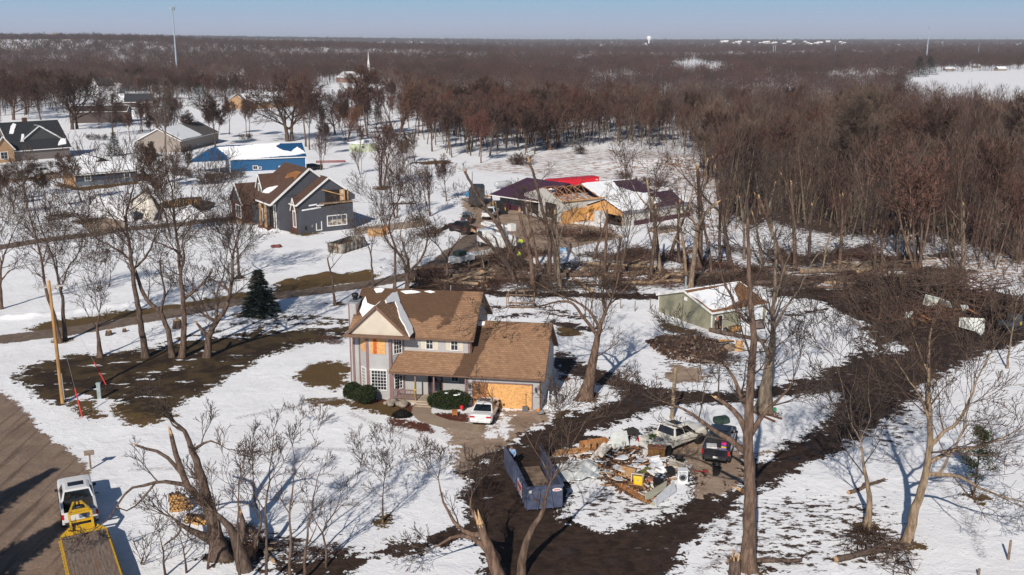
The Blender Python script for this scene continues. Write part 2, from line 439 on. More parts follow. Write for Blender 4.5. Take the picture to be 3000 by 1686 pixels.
# ---------------------------------------------------------------- traced foreground trees
def smooth_path(pts,n):
    pts=np.array(pts,float)
    if len(pts) > 2:
        e=np.vstack([2*pts[0]-pts[1],pts,2*pts[-1]-pts[-2]]);o=[]
        for i in range(len(pts)-1):
            p0,p1,p2,p3=e[i:i+4]
            for t in np.linspace(0,1,5,endpoint=False):
                o.append(.5*((2*p1)+(-p0+p2)*t+(2*p0-5*p1+4*p2-p3)*t*t+(-p0+3*p1-3*p2+p3)*t**3))
        o.append(pts[-1]);pts=np.array(o)
    d=np.r_[0,np.cumsum(np.linalg.norm(np.diff(pts,axis=0),axis=1))]
    u=np.linspace(0,d[-1],n);return np.stack([np.interp(u,d,pts[:,j]) for j in range(3)],1)
TSTY=[(6,5,5,.18,36,.60),(5,4,4,.2,36,.60),(4,3,3,.2,36,.65),(3,3,0,0,0,0)]
def traced(name,label,limbs,r0,seed,group=None,conv=lambda x,y:(x,y),dens=1.0,mats=(BARK,TWIGN),depth=None,cat='tree',brl=3.0,splints=(),fork=None,minr=.0125,tropk=.07,slev=1):
    """limbs: first polyline is the trunk from its foot on the ground, the others start on an earlier limb;
    every limb swings towards or away from the viewer by its own amount, so the tree is round."""
    rng=random.Random(seed);w=[Wood(),Wood()]
    foot=conv(*limbs[0][0])
    if depth is None:base=GG(*foot);Y0=base[1]
    else:base=PY(foot[0],foot[1],depth);Y0=depth
    def dims(p,Y):return PY(*conv(*p),Y)
    done_=[];radii=[]
    fresh=[]
    for li,lm in enumerate(limbs):
        lmb=lm[0] if isinstance(lm,tuple) and isinstance(lm[0],list) else lm
        rs=lm[1] if lmb is not lm else None
        if li == 0:
            sw=rng.uniform(-.05,.05);Yst=Y0;start=base
        else:
            # nearest point of the limbs already placed, in the picture, gives the joint
            best=None;c0=np.array(conv(*lmb[0]))
            for pts3,px,rad in zip([d[0] for d in done_],[d[1] for d in done_],radii):
                dd=((px-c0)**2).sum(1);i=int(dd.argmin())
                if best is None or dd[i] < best[0]:best=(dd[i],pts3[i],rad[i])
            start=best[1];Yst=start[1];sw=rng.choice((-1,1))*rng.uniform(.15,.5)
            if rs is None:rs=best[2]*.72
        P3=[];Y=Yst;prev=start
        for i,q in enumerate(lmb):
            if i == 0:P3.append(start if li else dims(q,Y0));continue
            a=dims(q,Y);Y=Y+np.linalg.norm(a-prev)*sw;a=dims(q,Y);P3.append(a);prev=a
        P3=np.array(P3)
        if li == 0 and depth is None:P3[0][2] -= .3
        Ltot=np.linalg.norm(np.diff(P3,axis=0),axis=1).sum()
        n=int(max(6,min(26,Ltot/.55)));sp=smooth_path(P3,n)
        jit=np.array([[rng.uniform(-1,1) for _ in range(3)] for _ in range(n)])*min(.05,.012*Ltot);jit[0]=0;sp=sp+jit
        ra=r0 if li == 0 else rs;broken=li in splints
        tt=np.linspace(0,1,n);rad=ra*(1-(.5 if broken else .84)*tt**(.8 if not broken else 1))
        if li == 0 and depth is None:rad=rad*(1+.55*np.exp(-tt*Ltot/.5))
        w[0].br([tuple(p) for p in sp],list(rad),9 if ra > .12 else 6)
        pxs=[]
        for p in sp:
            c=p-np.array([0,0,CAM_H]);zc=c[1]*_cp-c[2]*_sp;pxs.append((1500+3000*c[0]/zc,843-3000*(c[1]*_sp+c[2]*_cp)/zc))
        done_.append((sp,np.array(pxs)));radii.append(rad)
        if broken:
            e=sp[-1];dr=_norm(sp[-1]-sp[-2]);rr=rad[-1]
            fr_=MB();side=_tilt(dr,R(90),rng.uniform(0,6.28));n5=7;vs_=[]
            for k in range(n5):a_=_tilt(dr,R(90),k*6.283/n5);vs_.append(e-np.array(dr)*rr*.8+np.array(a_)*rr*1.04)
            for k in range(n5):a_=_tilt(dr,R(90),k*6.283/n5);vs_.append(e+np.array(dr)*rr*rng.choice((.4,1.2,2.2,4.5))*rng.uniform(.7,1.2)+np.array(a_)*rr*.75)
            vs_.append(e+np.array(dr)*rr*.3);fr_.add(vs_,[(k,(k+1) % n5,n5+(k+1) % n5,n5+k) for k in range(n5)]+[(n5+k,n5+(k+1) % n5,2*n5) for k in range(n5)])
            fresh.append(fr_)
        t0=.45 if li == 0 else .12
        nb=int(Ltot*(1-t0)*dens*(.9 if not broken else .35)+rng.random());az=rng.uniform(0,6)
        for k in range(nb):
            t=t0+(1-t0)*(k+rng.random())/max(nb,1);x=t*(n-1);i=min(int(x),n-2)
            pp=tuple(sp[i]*(1-x+i)+sp[i+1]*(x-i));dr=_norm(tuple(sp[i+1]-sp[i]));az += 2.4+rng.uniform(-.6,.6)
            cd=_tilt(dr,R(rng.uniform(30,65)),az)
            grow(w,rng,pp,cd,brl*1.3*rng.uniform(.45,1.15)*(1.1-.4*t),min(max(minr*1.6,rad[i]*.42),.07),slev,[None]+TSTY,.15,tropk,1.0 if dens > .4 else .8,minr,1)
        if not broken:# the limb runs out into branches
            for k in range(3):
                grow(w,rng,tuple(sp[-1]),_tilt(_norm(tuple(sp[-1]-sp[-2])),R(rng.uniform(5,35)),rng.uniform(0,6.28)),brl*1.2*rng.uniform(.6,1.1),max(minr,rad[-1]*.8),slev,[None]+TSTY,.15,tropk,1.0,minr,1)
    org=np.array(base)
    for q in w:
        for key,L in q.g.items():
            q.g[key]=[([tuple(np.asarray(p)-org) for p in a],b) for a,b in L]
    t=thing(name,label,cat,org,0,group)
    o=bpy.data.objects.new('trunk',w[0].mesh('trunk',[mats[0]]));COL.objects.link(o);o.parent=t
    if w[1].g:
        o=bpy.data.objects.new('crown',w[1].mesh('crown',[mats[1]]));COL.objects.link(o);o.parent=t
    for q in fresh:
        q.v=[tuple(np.array(p)-org) for p in q.v];q.build('splintered_wood',FRESH,t)
    return t

# ================================================================= GROUND
def _pts(vp):return np.array([GV(*p)[:2] for p in vp])
def sdf_poly(P,poly):
    a=poly;b=np.roll(poly,-1,0);mx=poly.max(0)+6;mn=poly.min(0)-6
    out=np.full(len(P),-6.0);sel=np.where(((P > mn) & (P < mx)).all(1))[0]
    if not len(sel):return out
    Q=P[sel];d=np.full(len(Q),1e9);ins=np.zeros(len(Q),bool)
    for p,q in zip(a,b):
        e=q-p;w=Q-p;t=np.clip((w@e)/max(e@e,1e-9),0,1)
        d=np.minimum(d,((w-t[:,None]*e)**2).sum(1))
        c=(p[1] > Q[:,1]) != (q[1] > Q[:,1])
        with np.errstate(divide='ignore',invalid='ignore'):
            xi=(q[0]-p[0])*(Q[:,1]-p[1])/(q[1]-p[1])+p[0]
        ins ^= c & (Q[:,0] < xi)
    d=np.sqrt(d);out[sel]=np.clip(np.where(ins,d,-d),-6,6);return out
def sdf_line(P,line,hw):
    mx=line.max(0)+hw+6;mn=line.min(0)-hw-6
    out=np.full(len(P),-6.0);sel=np.where(((P > mn) & (P < mx)).all(1))[0]
    if not len(sel):return out
    Q=P[sel];d=np.full(len(Q),1e9)
    for p,q in zip(line[:-1],line[1:]):
        e=q-p;w=Q-p;t=np.clip((w@e)/max(e@e,1e-9),0,1)
        d=np.minimum(d,((w-t[:,None]*e)**2).sum(1))
    out[sel]=np.clip(hw-np.sqrt(d),-6,6);return out
def wob(x,y):
    return (np.sin(x*.31+1.3)*np.cos(y*.27+.4)+.6*np.sin(x*.83+y*.41)+.5*np.cos(y*1.13-x*.37+2)+.3*np.sin(1.9*x+.7)*np.sin(1.7*y))/2.4
LANE=[(-60,862),(0,855),(120,842),(250,822),(400,796),(560,766),(700,745),(850,726),(960,710),(1060,688),(1120,655),(1165,620),(1200,590)]
LANE2=[(-60,628),(0,622),(120,604),(230,590),(330,576),(440,566),(560,552),(620,545)]
BANKS=[[(-20,800),(60,800),(150,788),(300,770),(450,750),(560,733)],[(470,612),(560,592),(660,580),(720,585)],
         [(690,720),(740,705),(830,690)],[(0,640),(120,622),(230,606)],[(900,690),(1000,668),(1060,640)]]
_banks=[_pts(b) for b in BANKS]
_hill=_pts([(1760,415)])[0]
def gz(x,y):
    x=np.asarray(x,float);y=np.asarray(y,float)
    near=np.clip((500-y)/200,0,1)
    z=.07*wob(x,y)*near
    P=np.stack([np.ravel(x),np.ravel(y)],1)
    for b in _banks:
        d=-sdf_line(P,b,0).reshape(x.shape)
        z=z + np.exp(-(d/.75)**2)*(.32+.28*wob(x*2.6,y*2.3))
    z=z + 2.2*np.exp(-(((x-_hill[0])/24)**2+((y-_hill[1])/9)**2))
    # far country: the left side rises towards a wooded ridge and a town on a hill
    l=np.clip((-x/np.maximum(y,1)+.02)/.42,0,1)
    z=z + l*30*np.exp(-((y-2300)/700)**2)+np.clip((y-4200)/2500,0,1)*(10+38*l)
    return z
def gzf(x,y):return float(gz(np.array([x]),np.array([y]))[0])
def GG(px,py):# ground point under a surveyed pixel, on the relief
    p=G(px,py);p=G(px,py,gzf(p[0],p[1]));return p
def GGV(x,y):return GG(x*1.16459,y*1.16459)

rows=[-90.,-50,-20,0,12,22,30,36]
yy=40.
while yy < 430:rows.append(yy);yy *= 1.0036
while yy < 26000:rows.append(yy);yy *= 1.11
rows=np.array(rows);NC=560
t_=np.linspace(-1,1,NC)
XX=t_[None,:]*(np.maximum(rows,30)[:,None]*.70+12);YY=np.repeat(rows[:,None],NC,1)
P_=np.stack([XX.ravel(),YY.ravel()],1)
inner=(P_[:,1] > 39) & (P_[:,1] < 430);Pi=P_[inner]
def field(polys=(),lines=(),base=-6.0):
    o=np.full(len(Pi),base)
    for p in polys:o=np.maximum(o,sdf_poly(Pi,_pts(p)))
    for p,hw in lines:o=np.maximum(o,sdf_line(Pi,_pts(p),hw))
    return o
road=field([[(-200,930),(0,985),(45,1012),(110,1085),(165,1128),(205,1158),(222,1185),(228,1250),(218,1330),(205,1448),(190,1600),(-300,1600),(-400,1200)]])
mudL=field([[(55,925),(170,897),(300,887),(400,872),(470,860),(560,845),(640,834),(760,828),(878,822),(886,850),(760,868),(650,905),(600,935),(560,962),(520,985),(460,1012),(400,1052),(330,1042),(280,1010),(205,990),(150,1018),(100,1000),(70,970),(30,950)]],
             [([(590,793),(680,801),(760,797)],.35),([(700,806),(800,800),(872,806)],.3),([(545,818),(640,812),(740,817),(862,812)],.3),([(400,862),(560,832),(700,822)],.3),([(780,850),(880,838)],.5)])
mud=field([[(1172,1190),(1215,1150),(1262,1120),(1330,1083),(1385,1062),(1450,1035),(1540,1008),(1560,985),(1480,958),(1395,930),(1390,880),(1480,915),(1560,950),(1640,975),(1760,985),(1900,980),(2010,955),(2100,920),(2160,885),(2165,840),(2120,790),(2075,760),(2000,750),(1930,747),(1930,728),(2080,725),(2200,722),(2330,712),(2480,738),(2576,765),(2700,765),(2700,840),(2576,862),(2480,888),(2400,925),(2330,975),(2250,1045),(2160,1108),(2000,1190),(1900,1240),(1830,1290),(1770,1345),(1720,1400),(1680,1520),(1230,1520),(1205,1400),(1185,1330),(1165,1260)],
             [(880,1398),(1000,1366),(1120,1332),(1195,1300),(1205,1345),(1100,1378),(960,1404)],
             [(560,1360),(640,1350),(700,1375),(640,1410),(520,1400)],[(700,1425),(860,1400),(960,1398),(880,1440),(760,1470)],
             [(1715,1340),(1770,1330),(1740,1400),(1690,1430)],[(1800,1400),(1900,1385),(1930,1430),(1830,1440)]],
            [([(1060,722),(1200,735),(1310,742),(1460,741),(1650,747)],1.5),([(1240,775),(1330,770),(1420,785),(1490,800)],.4),([(1250,800),(1370,788),(1450,800)],.3),
             ([(1395,812),(1480,830)],.9),([(1960,800),(2040,785),(2090,775)],.3)])
isl=field([[(1480,1090),(1590,1058),(1640,1030),(1720,1022),(1900,1008),(2010,995),(2090,985),(2112,1000),(2085,1050),(2030,1095),(1960,1128),(1900,1145),(1850,1130),(1790,1090),(1640,1072),(1600,1095),(1540,1112)],
             [(1420,1140),(1480,1110),(1600,1100),(1640,1130),(1720,1160),(1730,1220),(1720,1265),(1690,1290),(1600,1318),(1500,1332),(1430,1316),(1425,1280),(1432,1230),(1425,1180)],
             [(2168,832),(2192,850),(2212,886),(2196,896),(2178,872)],[(2140,800),(2165,808),(2180,820),(2160,822)],[(2110,818),(2150,828),(2165,842),(2140,840)],[(2200,868),(2250,862),(2290,880),(2240,890)],[(1400,962),(1470,965),(1545,990),(1530,1008),(1440,1028),(1385,1030),(1378,990)],
             [(1225,1045),(1250,1042),(1240,1075),(1255,1100),(1225,1102)],[(1258,1042),(1284,1046),(1272,1100),(1256,1100)],
             [(2150,742),(2200,738),(2205,752),(2150,755)],[(2075,718),(2230,704),(2240,716),(2080,728)]])
FEET=[z4(1030,1440),z4(1215,1440),z4(1285,1440),z4(1465,1440),z4(705,1440),z4(445,1325),z4(1690,882),z4(2370,1070),z5(700,920),z5(455,910),z5(968,880),(1714,1168),(2236,1204),(2191,1668),zr(1228,1135),zr(1490,1245),z8(1560,1320),V(962,1313),(1118,553),(842,415),zr(1940,925)]
grass=field([[(738,948),(790,915),(860,910),(884,928),(880,960),(840,980),(780,972)],[(778,1006),(850,1000),(884,1014),(830,1026),(790,1022)],
               [(60,828),(130,808),(300,784),(450,765),(590,738),(645,733),(690,748),(600,760),(470,783),(330,804),(200,825),(100,838)],
               [(688,716),(760,700),(830,690),(930,682),(955,688),(940,705),(850,718),(760,735),(700,745)],[(690,572),(760,560),(800,588),(770,596),(720,586)],
               [(1394,806),(1460,815),(1470,846),(1400,848)],[(1650,798),(1690,812),(1760,838),(1720,846),(1660,822)],[(270,1010),(420,1015),(440,1050),(360,1075),(300,1060)],
               [(170,1000),(240,1010),(260,1060),(200,1040)],[(140,458),(210,470),(352,455),(350,462),(210,482),(140,470)],[(940,470),(990,468),(980,478),(945,480)],
               [(1050,408),(1130,402),(1140,412),(1060,416)],[(880,1020),(1000,1012),(1040,1040),(990,1052),(930,1036)],[(1320,1085),(1380,1068),(1400,1040),(1430,1035),(1400,1080),(1340,1110)]],
 [([(x/1.16459,y/1.16459),(x/1.16459+6,y/1.16459)],.75) for x,y in FEET])
mulch=field([[(876,992),(930,1004),(975,1004),(1050,1022),(1052,1045),(1000,1056),(950,1036),(890,1018)],[(1088,1040),(1180,1040),(1182,1062),(1130,1062),(1096,1056)],[(1460,985),(1510,990),(1500,1008),(1450,1003)],[(1400,940),(1440,946),(1430,962),(1405,958)],[(970,1052),(1080,1066),(1090,1090),(1040,1082),(980,1070)]])
drive=field([[(1130,1062),(1185,1078),(1190,1035),(1378,1030),(1382,1062),(1330,1083),(1290,1120),(1230,1150),(1185,1190),(1160,1225),(1148,1180),(1136,1120)],[(1640,1078),(1780,1088),(1870,1135),(1895,1190),(1860,1232),(1780,1268),(1722,1256),(1738,1212),(1705,1150),(1640,1120)],
               [(1690,915),(1760,930),(1770,965),(1700,968),(1660,950)],[(1870,1135),(1935,1125),(1960,1140),(1900,1160)]])
yard=field([[(1160,498),(1230,500),(1330,540),(1420,560),(1540,575),(1560,600),(1420,628),(1330,655),(1270,690),(1180,690),(1120,660),(1165,610),(1178,560)],[(1110,700),(1180,640),(1230,640),(1180,690)],[(0,452),(150,432),(160,448),(0,464)],[(570,540),(640,528),(760,560),(700,572),(560,560)],[(200,552),(300,545),(330,580),(230,590)]])
lane=field([],[(LANE,1.75),(LANE2,2.0)])
path=field([],[([(1092,995),(1064,1022),(1060,1042),(1080,1056),(1120,1066),(1165,1072)],.85)])
dry=field([[(1540,384),(1640,380),(1760,395),(1890,442),(1880,462),(1760,442),(1640,412),(1580,400)],[(1150,425),(1300,395),(1500,372),(1850,420),(1880,470),(1750,490),(1500,470),(1300,440)],[(1700,480),(1850,480),(1850,600),(1760,620)],[(2000,640),(2576,640),(2576,705),(2000,705)]])
litter=field([[(1000,712),(1180,640),(1330,690),(1560,640),(1800,640),(2000,590),(2576,560),(2700,720),(2000,735),(1660,735),(1300,735)],[(1640,850),(1760,830),(1900,870),(1900,950),(1760,975),(1640,930)],[(1750,1290),(2000,1230),(2250,1250),(2350,1448),(1750,1448)],[(1960,280),(2576,280),(2576,560),(1900,600),(1800,480)],[(540,1340),(720,1320),(900,1360),(880,1470),(540,1470)],[(80,560),(560,520),(560,600),(80,620)],[(2150,1030),(2330,1000),(2340,1130),(2180,1140)],[(1430,1210),(1720,1230),(1700,1300),(1430,1340)]])
floor_=field([[(1520,380),(1640,372),(1780,388),(1920,436),(1910,472),(1760,450),(1640,420),(1560,404)],[(1820,600),(1920,550),(2100,590),(2350,585),(2700,690),(2700,400),(2250,370),(1720,300),(1080,300),(1060,335),(1250,345),(1400,385),(1500,350),(1720,405),(1800,480)]])
def full(a,base=-6.0):
    o=np.full(len(P_),base);o[inner]=a;return o
TRAILS=[[(600,1052),(700,1030),(790,1012),(900,998)],[(330,1182),(450,1180),(560,1190),(700,1192),(850,1196)],[(640,1250),(760,1262),(900,1270)],[(880,1040),(960,1075),(1060,1110),(1120,1130)],[(640,1130),(800,1128),(960,1140)],[(2350,1200),(2420,1280),(2470,1400)],[(1760,1440),(1850,1385),(1960,1350)],[(1960,860),(1990,900)],[(700,640),(900,622),(1010,640)]]
trail=field([],[(q,.22) for q in TRAILS])
mud=np.minimum(mud,.35-drive)
attrs={'road':full(np.maximum(road,-6)),'lane':full(lane),'yard':full(np.maximum(drive,yard)),'path':full(path),'mud':full(mud),'isl':full(isl),'grass':full(grass),'mulch':full(mulch),'dry':full(dry),'litter':full(litter),'mudl':full(mudL),'floor':full(floor_),'trail':full(trail)}
ZZ=gz(XX,YY).ravel()
ZZ -= np.where(full(np.minimum(mud,-isl)) > .6,.05,0)
VERT=np.stack([XX.ravel(),YY.ravel(),ZZ],1)
nr=len(rows)
ii=(np.arange(nr-1)[:,None]*NC+np.arange(NC-1)[None,:]).ravel()
FACE=np.stack([ii,ii+1,ii+NC+1,ii+NC],1)
fm=lambda k:attrs[k][FACE].mean(1)
cls=np.zeros(len(FACE),int)
f_isl=fm('isl')
cls[(np.maximum(fm('mud'),fm('mudl')) > 0) & (f_isl < 0)]=1
cls[(fm('yard') > 0) & (f_isl < 0)]=2
cls[fm('lane') > 0]=3;cls[fm('path') > 0]=4;cls[fm('road') > 0]=5;cls[fm('grass') > .1]=0

gm=NT('snow_mud_and_grass');g=gm
pos=g.co('Object')
n_big=g.noise(pos,.35,6,.65,.4);n_mid=g.noise(pos,1.4,5,.6,.6);n_fin=g.noise(pos,5.5,4,.6);n_grain=g.noise(pos,22,2,.6)
strk=g.noise(g.mapv(pos,(.35,2.2,1),rot=(0,0,R(-18))),1.6,4,.6)
def cover(attr,amp_b,amp_m,amp_f,soft=.12,off=0.0):
    v=g.attr(attr)
    for n,a in ((n_big,amp_b),(n_mid,amp_m),(n_fin,amp_f)):
        if a:v=g.math('ADD',v,g.math('MULTIPLY_ADD',n,a*2.4,-a*1.2))
    return g.sstep(v,-soft+off,soft+off)
snow_c=g.mix(g.sstep(n_mid,.3,.7),(.80,.81,.84),(.88,.88,.89))
snow_c=g.mix(g.sstep(g.noise(pos,.09,5,.6),.45,.75,0,.30),snow_c,(.66,.62,.60))
c=snow_c
lit_thr=g.math('ADD',g.math('MULTIPLY',g.sstep(g.attr('litter'),-1.5,2),.16),g.noise(g.mapv(pos,(1,1.7,1),rot=(0,0,R(20))),1.1,6,.7))
lit_thr=g.math('ADD',lit_thr,g.math('MULTIPLY',g.sstep(g.attr('floor'),-4,2),.17))
c=g.mix(g.sstep(lit_thr,.66,.72),c,(.06,.037,.027))
dry_f=g.math('MULTIPLY',g.sstep(g.attr('dry'),-2,3),g.sstep(g.noise(g.mapv(pos,(.6,1.2,1)),.7,6,.72),.46,.58))
c=g.mix(g.math('MULTIPLY',dry_f,.85),c,g.mix(n_fin,(.20,.10,.045),(.36,.20,.10)))
spk=g.math('MULTIPLY',g.sstep(g.noise(pos,2.6,3,.7),.675,.72),g.sstep(n_big,.43,.58))
c=g.mix(g.math('MULTIPLY',spk,.75),c,(.12,.08,.055))
mulch_c=g.mix(g.sstep(n_grain,.35,.65),(.04,.014,.009),(.15,.05,.03))
c=g.mix(g.math('MULTIPLY',cover('mulch',.5,.5,.6),g.sstep(n_mid,.72,.60)),c,mulch_c)
grass_c=g.mix(g.sstep(n_fin,.3,.7),(.055,.036,.012),(.155,.09,.042));grass_c=g.mix(g.sstep(n_big,.42,.62),grass_c,(.10,.055,.028));grass_c=g.mix(g.sstep(n_grain,.4,.7),grass_c,(.12,.085,.03))
c=g.mix(cover('grass',1.7,1.5,.9),c,grass_c)
tan_c=g.mix(g.sstep(n_big,.35,.65),(.26,.185,.135),(.40,.30,.225));tan_c=g.mix(g.sstep(n_mid,.52,.72,0,.7),tan_c,(.13,.088,.062));tan_c=g.mix(g.sstep(n_fin,.35,.7,0,.3),tan_c,(.15,.10,.07))
islf=cover('isl',1.1,1.5,1.0)
c=g.mix(g.math('MULTIPLY',cover('yard',1.1,1.2,.5),g.math('SUBTRACT',1.0,islf)),c,tan_c)
lane_c=g.mix(g.sstep(n_mid,.35,.65),(.125,.092,.072),(.195,.145,.112));lane_c=g.mix(g.sstep(n_grain,.4,.7,0,.5),lane_c,(.15,.115,.09))
c=g.mix(cover('lane',.5,.5,.3),c,lane_c)
c=g.mix(cover('path',.1,.15,.1,.06),c,g.mix(n_fin,(.26,.19,.14),(.34,.26,.19)))
mud_c=g.mix(g.sstep(n_mid,.3,.7),(.022,.0135,.0098),(.056,.034,.0245));mud_c=g.mix(g.sstep(strk,.55,.72,0,.55),mud_c,(.055,.033,.024))
mud_c=g.mix(g.sstep(n_big,.52,.66,0,.55),mud_c,(.028,.018,.0125))
mudlf=g.math('MULTIPLY',cover('mudl',1.6,1.9,.9),g.math('SUBTRACT',1.0,g.sstep(g.noise(g.mapv(pos,(.5,1.4,1),rot=(0,0,R(14))),.55,6,.68),.60,.63)))
c=g.mix(mudlf,c,g.mix(g.sstep(n_big,.42,.6),g.mix(n_fin,(.016,.010,.0065),(.042,.026,.017)),g.mix(n_fin,(.04,.028,.013),(.10,.066,.032))))
c=g.mix(g.math('MULTIPLY',g.sstep(g.attr('trail'),-.25,.1),g.sstep(n_fin,.44,.54,0,.7)),c,(.36,.33,.34))
mudf=cover('mud',1.6,1.7,.8)
mudf=g.math('MULTIPLY',mudf,g.math('SUBTRACT',1.0,islf))
patchy=g.sstep(g.noise(g.mapv(pos,(.55,1.3,1),rot=(0,0,R(-15))),.75,6,.66),.635,.665)
mudf=g.math('MULTIPLY',mudf,g.math('SUBTRACT',1.0,g.math('MULTIPLY',patchy,g.sstep(g.attr('mud'),3.4,.6))))
c=g.mix(mudf,c,mud_c)
road_c=g.mix(g.sstep(n_big,.3,.7),(.20,.14,.104),(.285,.208,.157));road_c=g.mix(g.sstep(n_fin,.3,.75,0,.35),road_c,(.12,.08,.06))
tracks=g.noise(g.mapv(pos,(1.6,.10,1),rot=(0,0,R(-15.4))),1.0,5,.6);road_c=g.mix(g.sstep(tracks,.50,.66,0,.75),road_c,(.10,.07,.053))
road_c=g.mix(g.sstep(g.noise(g.mapv(pos,(7,.05,1),rot=(0,0,R(-15.4))),1.0,2,.5),.64,.70,0,.3),road_c,(.34,.27,.22))
roadf=cover('road',.7,.9,.5);c=g.mix(roadf,c,road_c)
g.col(c)
snowness=g.math('SUBTRACT',1.0,mudf)
h=g.math('ADD',g.math('MULTIPLY',n_mid,.5),g.math('ADD',g.math('MULTIPLY',n_fin,.28),g.math('MULTIPLY',g.math('MULTIPLY',mudf,strk),.7)))
foot=g.n('ShaderNodeTexVoronoi');foot.inputs['Scale'].default_value=1.5;g.l(pos,foot.inputs['Vector'])
h=g.math('ADD',h,g.math('MULTIPLY',g.sstep(foot.outputs['Distance'],.08,.2),g.math('MULTIPLY',g.sstep(n_big,.46,.58),.22)))
g.bump(h,.55,.16)
GROUND_MAT=g.done(.9,spec=.18)
wet=g.math('MULTIPLY',g.math('MAXIMUM',mudf,g.math('MULTIPLY',roadf,.6)),g.sstep(g.noise(pos,.5,4,.6),.52,.64))
g.l(g.math('MULTIPLY_ADD',wet,-.5,.9),g.b.inputs['Roughness'])
names=['snow_ground','mud_track','driveway','farm_lane','path','road']
me_full_n=None
for k,nm in enumerate(names):
    fs=FACE[cls == k]
    if not len(fs):continue
    used=np.unique(fs);inv=np.zeros(len(VERT),np.int64);inv[used]=np.arange(len(used))
    me=raw_mesh(nm,VERT[used],inv[fs],None,[GROUND_MAT],True)
    for an,av in attrs.items():
        a=me.attributes.new(an,'FLOAT','POINT');a.data.foreach_set('value',av[used].astype(np.float32))
    o=bpy.data.objects.new(nm,me);COL.objects.link(o);o['kind']='structure'
# ================================================================= THE GREY-BLUE HOUSE IN THE MIDDLE
HA=-9.04;HF=Frame((-3.779,81.434,0),HA)
SID=siding('blue_grey_siding',(.40,.395,.395));CREAM=siding('cream_shakes',(.56,.49,.40),.16,line=.86)
MAUVE=M('mauve_trim',(.21,.125,.12),.6,.1);BROWNT=M('brown_fascia',(.15,.085,.055),.6,.15);SHUT=M('cream_shutter',(.55,.49,.40),.6,.05)
def _wet(t,x,y,z,co):
    nz=t.noise(co,.75,3,.5)
    a=t.math('ADD',z,t.math('MULTIPLY_ADD',nz,2.6,-1.3))
    top=t.sstep(a,6.55,6.75)
    rt=t.sstep(t.math('ADD',x,t.math('MULTIPLY',z,-.28)),-3.55,-3.85)
    nb=t.math('SUBTRACT',x,t.math('MULTIPLY_ADD',z,.42,-1.5))
    band=t.math('MULTIPLY',t.sstep(t.math('ABSOLUTE',t.math('ADD',nb,t.math('MULTIPLY_ADD',nz,.8,-.4))),.78,.62),t.sstep(z,5.95,5.75))
    left=t.sstep(t.math('ADD',x,t.math('MULTIPLY',nz,1.0)),-8.9,-9.1)
    m=t.math('MULTIPLY',top,rt)
    return t.math('MULTIPLY',t.math('MAXIMUM',t.math('MULTIPLY',m,t.sstep(y,1.0,1.05)),t.math('MULTIPLY',band,t.sstep(y,4.55,4.5))),.8)
SH=shingle('brown_shingles',(.33,.195,.115),(.225,.13,.077),(.10,.057,.036),'x',.12,_wet)
SHY=shingle('brown_shingles_gable',(.33,.195,.115),(.225,.13,.077),(.10,.057,.036),'y',.16)
house=thing('house','two-storey blue-grey house with brown shingle roof and plywood-boarded garage, in the centre of the picture','house',HF.o,HA)
# walls
m=MB()
m.prism([(0,.0,0),(.48,.0,0),(.48,.0,2.75),(0,.0,2.75)],(0,.2,0));m.box(5.54,6.26,0,.2,0,2.75);m.box(.48,5.54,0,.2,2.19,2.75)
m.box(.0,6.26,.2,8.85,0,2.70)
m.prism([(6.06,.2,2.7),(6.06,8.85,2.7),(6.06,8.85,2.95),(6.06,4.5,6.0),(6.06,.1,2.95)],(.2,0,0))
m.box(-10.3,-.0,1.5,9.7,0,5.5)
m.prism([(-.2,1.5,5.5),(-.2,9.7,5.5),(-.2,5.6,8.3)],(.2,0,0));m.prism([(-10.3,1.5,5.5),(-10.3,9.7,5.5),(-10.3,5.6,8.3)],(.2,0,0))
m.build('wall',SID,house)
m=MB();m.prism([(-9.7,1.52,0),(-8.7,.5,0),(-6.7,.5,0),(-5.7,1.52,0)],(0,0,5.7));m.build('bay_wall',SID,house)
m=MB();m.prism([(-10.15,-.12,5.80),(-5.05,-.12,5.80),(-7.6,-.12,8.22)],(0,.3,0));m.build('gable_wall',CREAM,house)
# roofs
m=MB()
m.slab([(-10.6,1.1,5.45),(.35,1.1,5.45),(.35,5.6,8.55),(-10.6,5.6,8.55)],.16);m.slab([(-10.6,10.1,5.45),(.35,10.1,5.45),(.35,5.6,8.55),(-10.6,5.6,8.55)],.16)
main_roof=m.build('roof',SH,house)
m=MB();m.slab([(-6.55,-.42,2.83),(6.6,-.42,2.83),(6.6,4.5,6.27),(.02,4.5,6.27),(.02,1.5,4.174),(-6.0,1.5,4.174)],.15);m.slab([(0.02,9.25,2.95),(6.6,9.25,2.95),(6.6,4.5,6.27),(.02,4.5,6.27)],.15)
gar_roof=m.build('garage_roof',SH,house)
m=MB();m.slab([(-7.6,-.42,8.50),(-7.6,5.55,8.50),(-10.42,1.6,5.84),(-10.42,-.42,5.84)],.15);m.slab([(-7.6,-.42,8.50),(-7.6,5.55,8.50),(-4.78,1.6,5.84),(-4.78,-.42,5.84)],.15)
gab_roof=m.build('gable_roof',SHY,house)
